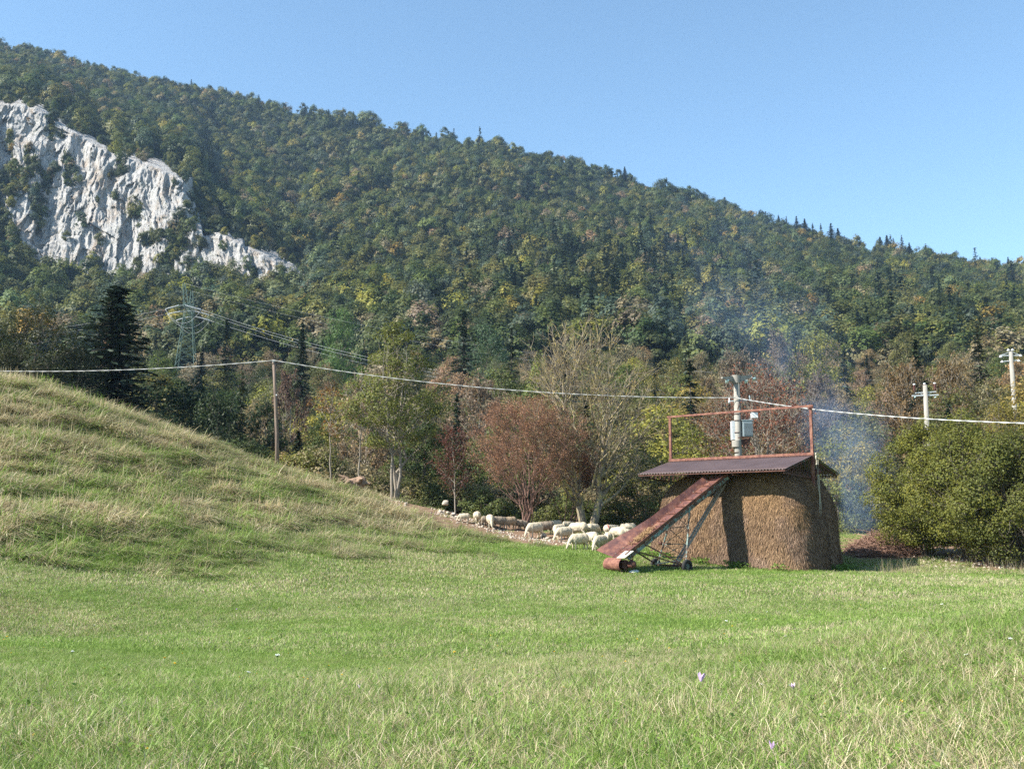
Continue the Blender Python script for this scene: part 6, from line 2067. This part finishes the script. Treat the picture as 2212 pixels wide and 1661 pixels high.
def build_stones():
    rng = random.Random(12)
    ms = [rock_mesh(800 + i, (1, rng.uniform(.7, .95), rng.uniform(.5, .8))) for i in range(4)]
    def put(xd, yd, s, lab, grp=None, k=0, dz=0):
        p = ground_hit(xd, yd, 30, 64)
        o = obj('stone', ms[k % 4]); o.location = p + Vector((0, 0, s * .35 + dz)); o.scale = (s, s, s); o.rotation_euler = (rng.uniform(-.3, .3), rng.uniform(-.3, .3), rng.uniform(0, 6))
        tag(o, lab, 'stone', grp)
    g = 'stones along the bare earth strip'
    put(962, 1103, .27, 'round pale boulder crowning the heap of broken stones', g, 0, .35)
    for i, (x, y, s, l) in enumerate(((951, 1108, .17, 'stone at the upper left of the heap'), (957, 1112, .15, 'stone low in the heap under the boulder'), (968, 1111, .18, 'angular stone in the middle of the heap'), (974, 1116, .14, 'small stone low on the right of the heap'), (980, 1114, .19, 'flat stone at the right end of the heap'), (964, 1117, .13, 'small stone at the foot of the heap'), (986, 1118, .12, 'loose stone beside the heap'),
                                      (838, 1074, .20, 'pale stone between the ash trunks'), (824, 1072, .14, 'small stone left of the ash trunks'), (848, 1077, .22, 'pale rounded stone right at the ash trunks'), (806, 1068, .13, 'small stone right of the root stump'), (793, 1066, .15, 'brown stone beside the root stump'), (876, 1090, .12, 'small stone right of the ash'),
                                      (1036, 1134, .16, 'stone between the uppermost sheep'), (1043, 1139, .13, 'small stone before the grey-brown sheep'), (1142, 1150, .14, 'stone under the fan-shaped shrub'), (1174, 1160, .22, 'reddish stone behind the tall cream sheep'), (1183, 1165, .16, 'flat pale stone on the earth by the dark grey sheep'), (1195, 1166, .11, 'small white stone by the bowed sheep'))):
        put(x, y, s, l, g, i)
    p = ground_hit(1371, 1239, 30, 64)
    o = obj('stone', ms[1]); o.location = p + Vector((0, 0, .07)); o.scale = (.24, .2, .15)
    tag(o, 'white stone lying in the grass beside the elevator foot', 'stone', None)
    o.active_material = STONE
    w = obj('stone', ms[2].copy()); w.data.materials.clear(); w.data.materials.append(WHITEP)
    bpy.data.objects.remove(o)
    w.location = p + Vector((0, 0, .07)); w.scale = (.23, .2, .14); tag(w, 'white stone lying in the grass beside the elevator foot', 'stone')
    # rubble: too small and many to count
    r = np.random.default_rng(8)
    P, S_ = [], []
    for _ in range(900):
        x = r.uniform(930, 1240) if r.uniform() < .55 else r.uniform(760, 880)
        t = r.uniform(-4, 10)
        y0 = np.interp(x, [760, 860, 960, 1060, 1160, 1240], [1063, 1088, 1112, 1136, 1157, 1163])
        Yd = np.interp(x, [760, 860, 960, 1060, 1160, 1240], [61, 61, 59, 56.5, 53.5, 53]) + r.normal(0, 1.0)
        q = ground_pt(x, Yd); P.append(tuple(q)); S_.append(r.uniform(.02, .09))
    for _ in range(800):
        X = r.uniform(19, 30); Y = r.uniform(45.0, 53); P.append((X, Y, g1(X, Y))); S_.append(r.uniform(.03, .10))
    n = len(P); S_ = np.array(S_)
    rot = r.uniform(0, 6, (n, 3))
    scatter('rubble', np.array(P), rot, np.stack([S_] * 3, -1), r.integers(0, 4, n), np.ones((n, 3)), ms)
build_stones()

def build_stump():
    p = ground_pt(763, 60.3)
    rng = random.Random(2)
    bl = [('e', (0, 0, .28), (.42, .3, .30), None), ('e', (.25, 0, .42), (.25, .22, .28), (0, .4, 0))]
    for i in range(13):
        a = rng.uniform(0, 6.28); e = rng.uniform(-.15, 1.0); L = rng.uniform(.45, .85)
        d = Vector((math.cos(a), math.sin(a), e)).normalized()
        q = Vector((rng.uniform(-.2, .2), 0, .3))
        m1 = q + d * L * .5 + Vector((rng.uniform(-.12, .12), rng.uniform(-.12, .12), rng.uniform(-.12, .12)))
        bl.append(('t', [q, m1, m1 + Vector((d.x + rng.uniform(-.6, .6), d.y, d.z * .4 - .2)).normalized() * L * .45], [.14, .09, .035]))
    me = lump_mesh('root_stump', bl, [ROOTW], lambda P: np.zeros(len(P)), 0.03, 1, 0.06)
    o = obj('root_stump', me); o.location = p + Vector((0, 0, .22)); o.scale = (1.55, 1.3, 1.35)
    tag(o, 'gnarled uprooted tree stump at the upper end of the bare earth', 'tree stump')
build_stump()

def build_brush():
    rng = np.random.default_rng(6)
    c = ground_pt(1893, 51.3)
    segs = []
    for i in range(2100):
        a = rng.uniform(0, 6.28); r = rng.uniform(0, 1) ** .6
        rx, ry = 1.75, 1.2
        x, y = math.cos(a) * r * rx, math.sin(a) * r * ry
        h = 0.95 * (1 - r ** 2) * rng.uniform(0, 1) ** .7
        X, Y = c.x + x, c.y + y
        z = g1(X, Y) + h + .03 if i % 8 == 0 or True else 0
        th = rng.normal(0, .9) + (0 if rng.uniform() < .7 else 1.5); L = rng.uniform(.35, 1.5)
        d = np.array([math.cos(th), math.sin(th) * .8, rng.normal(.02, .22)])
        p0 = np.array([x, y, z - c.z]); p2 = p0 + d * L; p1 = (p0 + p2) / 2 + rng.normal(0, .07, 3)
        p2[2] = max(p2[2], -.1)
        r0 = rng.uniform(.007, .022)
        segs.append((np.array([p0, p1, p2]), np.array([r0, r0 * .7, r0 * .3])))
    V, Q = tubes_np(segs, 3)
    o = obj('brush_pile', mesh_np('brush_pile', V, Q, mats=[TWIG])); o.location = c
    tag(o, 'low heap of reddish cut twigs at the foot of the hazels', 'brush pile')
build_brush()

# ------------------------------------------------------------------ grass
def grass_proto(seed, n, R, h, w, lean=0.5, flat=0.0, name='tuft', dirn=None, seg=3):
    rng = np.random.default_rng(seed)
    a = rng.uniform(0, 6.28, n); r = R * np.sqrt(rng.uniform(0, 1, n))
    B = np.stack([np.cos(a) * r, np.sin(a) * r, np.full(n, -.01)], -1)
    H = h * rng.uniform(0.45, 1.15, n)
    la = rng.uniform(0, 6.28, n) if dirn is None else dirn + rng.normal(0, .55, n)
    Ld = np.stack([np.cos(la), np.sin(la), 0 * la], -1)
    k = np.abs(rng.normal(lean, lean * .5, n))[:, None]
    W = w * rng.uniform(.6, 1.3, n)
    fa = rng.uniform(0, 6.28, n)
    sd = np.stack([np.cos(fa), np.sin(fa), 0 * fa], -1)
    Vs = []
    for i in range(seg):
        t = i / seg
        c = B + np.array([0, 0, 1.0]) * (H[:, None] * (t - (0.30 + flat) * k * t * t)) + Ld * (H[:, None] * k * (t ** 1.6 + flat * t))
        wd = (W * (1 - t * .45))[:, None] * .5
        Vs += [c - sd * wd, c + sd * wd]
    t = 1.0
    Vs.append(B + np.array([0, 0, 1.0]) * (H[:, None] * np.maximum(.05, t - (0.30 + flat) * k)) + Ld * (H[:, None] * k * (1 + flat)))
    V = np.stack(Vs, 1); m = V.shape[1]
    b = np.arange(n)[:, None] * m
    Q = []
    for i in range(seg - 1): Q.append(np.concatenate([b + 2 * i, b + 2 * i + 1, b + 2 * i + 3, b + 2 * i + 2], 1))
    T = np.concatenate([b + 2 * seg - 2, b + 2 * seg - 1, b + 2 * seg], 1)
    return mesh_np(name, V.reshape(-1, 3), np.concatenate(Q) if Q else None, T, [GRASS_M], {'tone': np.repeat(rng.beta(2, 2, n), m), 'dry': np.repeat(rng.uniform(0, 1, n), m)})

def herb_proto(seed):
    """small broad-leaved weeds among the grass"""
    rng = np.random.default_rng(seed); n = 26
    a = rng.uniform(0, 6.28, n); r = rng.uniform(.02, .12, n)
    C = np.stack([np.cos(a) * r, np.sin(a) * r, rng.uniform(.02, .10, n)], -1)
    V, Q = diamonds(rng, C, .034, np.array([0, 0, 1.0]), .5, .6)
    return mesh_np('herb', V, Q, mats=[GRASS_M], attrs={'tone': np.repeat(rng.uniform(.1, .6, n), 4), 'dry': np.zeros(4 * n)})

def in_shed(X, Y):
    dx, dy = X - S0.x, Y - S0.y
    s = dx * SU.x + dy * SU.y; t = dx * SV.x + dy * SV.y
    return (s > -.25) & (s < 7.6) & (t > .85) & (t < 5.6)

def build_grass():
    rng = np.random.default_rng(99)
    def points(Y0, Y1, dens, m0=0.60, pad=3.0):
        A = (Y1 - Y0) * 2 * (m0 * (Y0 + Y1) / 2 + pad)
        n = int(A * dens * 1.15)
        Y = np.sqrt(rng.uniform(Y0 ** 2, Y1 ** 2, n)) if Y0 > 1 else rng.uniform(Y0, Y1, n)
        X = rng.uniform(-1, 1, n) * (m0 * Y + pad)
        k = (Y < ridge_Y(X, Y) + 2.5) & ~in_shed(X, Y) & (rng.uniform(0, 1, n) > dirt_shade_w(X, Y) * .985)
        X, Y = X[k], Y[k]
        return np.stack([X, Y, gz(X, Y)], -1)
    def attrs(P, hs):
        n = len(P)
        a = fbm(P * .28, 4, 301) * 1.25; b = fbm(P * 1.3, 3, 303); c = fbm(P * [0.12, .5, 1], 3, 305)
        mw = mound_w(P[:, 0], P[:, 1])
        dry = 0.31 + 0.34 * a + 0.28 * b + .14 * c
        # raked, straw-coloured patches lie on the mound; lush green by the sheep
        dry = dry + mw ** 2 * (0.20 + 0.35 * smooth01((fbm(P * [0.7, 1.3, 1.2], 3, 311) + .1) / .5) - .12)
        lush = np.exp(-(((P[:, 0] - 2.5) / 5.0) ** 2 + ((P[:, 1] - 47) / 4.0) ** 2))
        lush2 = np.exp(-((P[:, 1] - 42.3) / 1.2) ** 2) * (P[:, 0] > 3)
        dry = dry - .35 * lush - .3 * lush2
        dry = dry + 0.10 * smooth01((15 - P[:, 1]) / 6) * smooth01((P[:, 0] + 1) / 6)
        br = 1.05 + .12 * mw + .16 * fbm(P * .5, 3, 321) + .10 * b  # mound tufts painted brighter to offset the grazing sun there
        col = np.stack([br, np.clip(dry, -.05, .85), 0 * br], -1)
        s = hs * rng.uniform(.7, 1.3, n) * (1 + .25 * a)
        return col, s
    # near: long uncut grass on the bank in front
    near = [grass_proto(900 + i, 80, .20, .135, .0046, lean=.8, name='long_tuft', seg=4) for i in range(5)] + [grass_proto(910 + i, 80, .19, .085, .0045, lean=.7, name='short_tuft') for i in range(3)] + [herb_proto(920 + i) for i in range(2)] + [grass_proto(925, 14, .14, .25, .0045, lean=.4, name='stalks', seg=4)]
    P = points(1.5, 16.5, 60, pad=6.0)
    col, s = attrs(P, 1.0)
    n = len(P)
    hb = fbm(P * .8, 3, 331)
    long_ = smooth01((13.5 + np.clip(P[:, 0], -2, 8) * .35 + 2.2 * hb - P[:, 1]) / 3.0)
    u = rng.uniform(0, 1, n)
    idx = np.where(u < .07, 8 + rng.integers(0, 2, n), np.where(u < .07 + .74 * long_, rng.integers(0, 5, n), 5 + rng.integers(0, 3, n)))
    idx = np.where((u > .965) & (long_ > .5), 10, idx)
    rot = np.stack([rng.normal(0, .1, n), rng.normal(0, .1, n), rng.uniform(0, 6.28, n)], -1)
    s = s * (.75 + .35 * long_)
    scatter('near_grass', P, rot, np.stack([s, s, s], -1), idx, col, near)
    # mown meadow
    mid = [grass_proto(930 + i, 60, .24, .085, .0085, lean=.7, name='meadow_tuft') for i in range(4)] + [herb_proto(935)]
    P = points(15, 29, 44, pad=6.0)
    mw = mound_w(P[:, 0], P[:, 1])
    col, s = attrs(P, 1.0); n = len(P)
    rot = np.stack([rng.normal(0, .1, n), rng.normal(0, .1, n), rng.uniform(0, 6.28, n)], -1)
    idx = np.where(rng.uniform(0, 1, n) < .08, 4, rng.integers(0, 4, n))
    scatter('meadow_grass', P, rot, np.stack([s, s, s * (1 + .5 * mw)], -1), idx, col, mid)
    far = [grass_proto(940 + i, 55, .34, .10, .015, lean=.65, name='far_tuft', seg=2) for i in range(4)]
    P = points(28, 66, 22, pad=6.0)
    mw = mound_w(P[:, 0], P[:, 1])
    col, s = attrs(P, 1.0); n = len(P)
    rot = np.stack([rng.normal(0, .1, n), rng.normal(0, .1, n), rng.uniform(0, 6.28, n)], -1)
    hm = 1 + .9 * mw * smooth01((fbm(P * .5, 2, 341) + .2) / .4)
    scatter('far_grass', P, rot, np.stack([s, s, s * hm], -1), rng.integers(0, 4, n), col, far)
    # matted tussocks combed down the mound
    tus = [grass_proto(950 + i, 130, .34, .42, .014, lean=1.0, flat=.45, dirn=-.45, name='tussock', seg=4) for i in range(4)]
    P = points(22, 64, 6.0)
    mw = mound_w(P[:, 0], P[:, 1]) * smooth01((7 - P[:, 0]) / 6)
    tw = fbm(P * [.55, .9, 1], 3, 351)
    # the raked heaps lie on the left-hand slope and in a few patches at its foot
    ext = np.zeros(len(P))
    for xd, yd, rr in ((330, 1175, 2.0), (385, 1160, 1.6), (730, 1190, 1.0), (640, 1185, 1.4), (80, 1170, 3.0), (250, 1190, 2.2), (900, 1180, 1.5), (1020, 1160, 1.2)):
        q = ground_hit(xd, yd, 12, 64)
        ext = np.maximum(ext, smooth01((1.3 - np.hypot((P[:, 0] - q.x) / (rr * 1.6), (P[:, 1] - q.y) / rr)) / .5))
    pr = np.clip(np.maximum(mw ** 1.8 * (.30 + .75 * smooth01((tw + .15) / .4)), ext * .8), 0, 1)
    k = rng.uniform(0, 1, len(P)) < pr
    P = P[k]; col, s = attrs(P, 1.0); n = len(P)
    col[:, 1] = np.clip(col[:, 1] + .12 + .3 * vnoise(P * 1.1, 361), 0, .95)
    col[:, 0] *= .9 + .18 * rng.normal(0, 1, n).clip(-1, 1)
    rot = np.stack([0 * s, 0 * s, rng.normal(0, .5, n)], -1)
    s = s * rng.uniform(.7, 1.6, n) * (.8 + .5 * mound_w(P[:, 0], P[:, 1]))
    scatter('tussock_grass', P, rot, np.stack([s, s, s * rng.uniform(.7, 1.2, n)], -1), rng.integers(0, 4, n), col, tus)
    # dry stalks standing on the skyline of the mound and in the shade by the hazels
    st = [grass_proto(960 + i, 9, .25, .75, .012, lean=.22, name='dry_stalks', seg=4) for i in range(3)]
    Ps = []
    for _ in range(190):
        xd = rng.uniform(-60, 540); Yr = np.interp(xd, [0, 150, 300, 450, 600], [56, 57, 58, 59, 60]) + rng.normal(.2, .7)
        if fbm(np.array([[xd * .03, 0, 0]]), 2, 5)[0] < -.12: continue
        Ps.append(tuple(ground_pt(xd, Yr)))
    for _ in range(60): Ps.append(tuple(ground_pt(rng.uniform(1900, 2230), rng.uniform(43, 46))))
    P = np.array(Ps); n = len(P); s = rng.uniform(.5, 1.15, n)
    scatter('dry_stalks', P, np.stack([0 * s, 0 * s, rng.uniform(0, 6, n)], -1), np.stack([s, s, s], -1), rng.integers(0, 3, n), np.stack([np.full(n, .75), np.full(n, .9), 0 * s], -1), st)
    # nettles and weeds at the foot of the hay
    P = []
    for _ in range(420):
        s_, t_ = (rng.uniform(-.6, 8.0), rng.uniform(.2, .75)) if rng.uniform() < .8 else (rng.uniform(-.9, -.4), rng.uniform(.6, 5.6))
        q = S(s_, t_, 0); P.append((q.x, q.y, g1(q.x, q.y)))
    P = np.array(P); n = len(P); s = rng.uniform(1.2, 2.8, n) * (.6 + .8 * (fbm(P * 1.2, 2, 5) > 0))
    scatter('weeds', P, np.stack([0 * s, 0 * s, rng.uniform(0, 6, n)], -1), np.stack([s, s, s], -1), np.zeros(n, int), np.stack([np.full(n, 1.0), np.zeros(n), 0 * s], -1), [herb_proto(970)])
build_grass()

# ------------------------------------------------------------------ flowers in the meadow
def build_flowers():
    petal_y = surf('petal_yellow', [(0.3, (0.7, 0.45, 0.01)), (0.7, (0.85, 0.6, 0.03))], 40, 0.6, bumps=0)
    petal_l = surf('petal_lilac', [(0.3, (0.50, 0.30, 0.58)), (0.7, (0.68, 0.5, 0.72))], 40, 0.5, bumps=0)
    petal_w = surf('petal_white', [(0.3, (0.7, 0.7, 0.66)), (0.7, (0.85, 0.85, 0.8))], 40, 0.6, bumps=0)
    stem_m = surf('stem_green', [(0.3, (0.07, 0.13, 0.03)), (0.7, (0.12, 0.2, 0.05))], 20, 0.7, bumps=0)
    def flower(kind):
        mb = MB(); h = {'crocus': .13, 'yellow': .10, 'white': .16}[kind]
        mb.tube([(0, 0, -.02), (.004, 0, h * .6), (0, 0, h)], .0028, 6, m=1)
        if kind == 'crocus':
            for i in range(6):
                a = i * math.pi / 3; ca, sa = math.cos(a), math.sin(a)
                v = []
                for (r, z, w) in ((.004, 0, .005), (.016, .025, .012), (.032, .052, .011), (.044, .072, .002)):
                    v += [(ca * r - sa * w, sa * r + ca * w, h + z), (ca * r + sa * w, sa * r - ca * w, h + z)]
                mb.add(v, [(0, 1, 3, 2), (2, 3, 5, 4), (4, 5, 7, 6)])
        elif kind == 'yellow':
            for L in range(3):
                for i in range(12):
                    a = i * math.pi / 6 + L * .2; ca, sa = math.cos(a), math.sin(a); r = .024 - L * .006
                    mb.add([(0, 0, h + L * .002), (ca * r * .7 - sa * .004, sa * r * .7 + ca * .004, h + .004 + L * .004), (ca * r, sa * r, h + .002 + L * .005), (ca * r * .7 + sa * .004, sa * r * .7 - ca * .004, h + .004 + L * .004)], [(0, 1, 2, 3)])
        else:
            rg = random.Random(3)
            for i in range(22):
                a = rg.uniform(0, 6.3); r = .03 * math.sqrt(rg.uniform(0, 1))
                p = Vector((math.cos(a) * r, math.sin(a) * r, h + rg.uniform(0, .006)))
                mb.bar(p, p + Vector((0, 0, .004)), .008, .008); mb.bar((0, 0, h * .8), p, .0015, m=1)
        return mb.mesh('flower_' + kind, [{'crocus': petal_l, 'yellow': petal_y, 'white': petal_w}[kind], stem_m])
    F_ = {k: flower(k) for k in ('crocus', 'yellow', 'white')}
    lst = [(1510, 1497, 'crocus', 'lilac meadow saffron flower open in the near grass'), (1720, 1500, 'crocus', 'small pink-lilac flower right of the open meadow saffron'), (552, 1644, 'yellow', 'big yellow hawkbit flower at the bottom of the picture'), (597, 1430, 'white', 'white yarrow head standing left in the meadow'), (372, 1440, 'yellow', 'yellow flower left of the white yarrow'),
           (355, 1428, 'yellow', 'yellow flower just left of another yellow flower'), (310, 1588, 'yellow', 'yellow flower low on the left'), (75, 1596, 'yellow', 'yellow flower near the lower left corner'), (1565, 1348, 'white', 'white yarrow head out on the meadow beyond the bank'), (1660, 1640, 'crocus', 'pink clover-coloured flower near the bottom edge'),
           (2180, 1392, 'white', 'white flower on the bank by the picture edge'), (2040, 1310, 'white', 'white flower head on the crest of the bank'), (985, 1412, 'yellow', 'yellow flower in the middle of the meadow'), (846, 1452, 'yellow', 'yellow flower right of the white yarrow'), (2096, 1430, 'white', 'small white flower among long grass on the bank')]
    for x, y, k, lab in lst:
        p = ground_hit(x, y + 10, 5, 40)
        o = obj({'crocus': 'meadow_saffron', 'yellow': 'yellow_flower', 'white': 'yarrow'}[k], F_[k]); o.location = p; s = .7 if p.y < 12 else 1.0
        if '1510' == str(x): s = 1.15
        o.scale = (s, s, s); o.rotation_euler = (.25, .1, x)
        tag(o, lab, 'flower', 'flowers scattered in the meadow')
    rng = np.random.default_rng(44)
    P = []
    while len(P) < 230:
        Y = rng.uniform(7, 46); X = rng.uniform(-.55, .55) * Y
        if Y > ridge_Y(np.array([X]), np.array([Y]))[0] - 1 or in_shed(X, Y): continue
        P.append((X, Y, g1(X, Y)))
    P = np.array(P); n = len(P)
    k = rng.choice([0, 1, 2], n, p=[.01, .84, .15]); s = rng.uniform(.4, .8, n)
    scatter('small_flowers', P, np.stack([rng.normal(0, .2, n), rng.normal(0, .2, n), rng.uniform(0, 6, n)], -1), np.stack([s, s, s], -1), k, np.ones((n, 3)), [F_['crocus'], F_['yellow'], F_['white']])
build_flowers()

# ------------------------------------------------------------------ smoke drifting from a fire behind the shed
def build_smoke():
    a = [((1855, 1152, 57.5), 1.3), ((1858, 1100, 58), 1.9), ((1850, 1050, 58.5), 2.4), ((1836, 990, 60.5), 3.0), ((1812, 930, 64), 3.8), ((1780, 870, 69), 4.8), ((1735, 805, 77), 6.4), ((1680, 735, 90), 9), ((1560, 640, 110), 13)]
    pts = [at(*p) for p, r in a]; rad = [r for p, r in a]
    # finer rings
    P, R = [], []
    for i in range(len(pts) - 1):
        for q in range(6):
            P.append(pts[i].lerp(pts[i + 1], q / 6)); R.append(rad[i] + (rad[i + 1] - rad[i]) * q / 6)
    P.append(pts[-1]); R.append(rad[-1])
    mb = MB().tube(P, R, 24)
    m = bpy.data.materials.new('smoke'); m.use_nodes = True
    n, l = m.node_tree.nodes, m.node_tree.links
    n.remove(n['Principled BSDF'])
    v = n.new('ShaderNodeVolumePrincipled')
    v.inputs['Color'].default_value = (0.42, 0.62, 0.95, 1); v.inputs['Anisotropy'].default_value = 0.0
    f = noise(n, l, 0.33, 5, 0.62, stretch=(1, 1, 0.45), dist=1.2)
    d = ramp(n, l, f, [(0.42, (0, 0, 0)), (0.66, (1, 1, 1))])
    geo = n.new('ShaderNodeNewGeometry'); sp = n.new('ShaderNodeSeparateXYZ'); l.new(geo.outputs['Position'], sp.inputs[0])
    hz = n.new('ShaderNodeMapRange'); hz.inputs[1].default_value = 1.0; hz.inputs[2].default_value = 11.0; hz.inputs[3].default_value = SMOKE_LO; hz.inputs[4].default_value = SMOKE_HI
    l.new(sp.outputs[2], hz.inputs[0])
    # the plume thins out from its wandering axis to its rim
    z0, z1 = pts[0].z, pts[-1].z
    fz = n.new('ShaderNodeMapRange'); fz.inputs[1].default_value = z0; fz.inputs[2].default_value = z1; l.new(sp.outputs[2], fz.inputs[0])
    st = [((p.z - z0) / (z1 - z0), ((p.x + 10) / 60, p.y / 150, r / 20)) for p, r in zip(pts, rad)]
    cr = ramp(n, l, fz.outputs[0], st)
    s3 = n.new('ShaderNodeSeparateColor'); l.new(cr, s3.inputs[0])
    ax_ = mth(n, l, 'SUBTRACT', mth(n, l, 'MULTIPLY', s3.outputs[0], 60.0), 10.0)
    dx = mth(n, l, 'SUBTRACT', sp.outputs[0], ax_); dy = mth(n, l, 'SUBTRACT', sp.outputs[1], mth(n, l, 'MULTIPLY', s3.outputs[1], 150.0))
    rr = mth(n, l, 'SQRT', mth(n, l, 'ADD', mth(n, l, 'MULTIPLY', dx, dx), mth(n, l, 'MULTIPLY', dy, dy)))
    q = mth(n, l, 'DIVIDE', rr, mth(n, l, 'MULTIPLY', s3.outputs[2], 20.0))
    fall = mth(n, l, 'POWER', mth(n, l, 'SUBTRACT', 1.0, q, True), 1.4)
    l.new(mth(n, l, 'MULTIPLY', mth(n, l, 'MULTIPLY', d, hz.outputs[0]), fall), v.inputs['Density'])
    l.new(v.outputs[0], n['Material Output'].inputs['Volume'])
    o = mb.build('smoke', [m]); tag(o, kind='stuff')
    m.cycles.volume_step_rate = 1.0
SMOKE_LO, SMOKE_HI = 0.50, 0.022
build_smoke()
cy.volume_step_rate = 2.0
cy.volume_max_steps = 96

# ------------------------------------------------------------------ the air
def build_haze():
    me = MB().box((0, 850, 330), (3600, 2500, 690)).mesh('haze', [])
    m = bpy.data.materials.new('haze'); m.use_nodes = True
    n, l = m.node_tree.nodes, m.node_tree.links
    n.remove(n['Principled BSDF'])
    v = n.new('ShaderNodeVolumePrincipled')
    v.inputs['Color'].default_value = (0.45, 0.68, 1.0, 1); v.inputs['Density'].default_value = 0.00010; v.inputs['Anisotropy'].default_value = 0.1
    l.new(v.outputs[0], n['Material Output'].inputs['Volume'])
    me.materials.append(m)
    tag(obj('haze', me), kind='stuff')
build_haze()
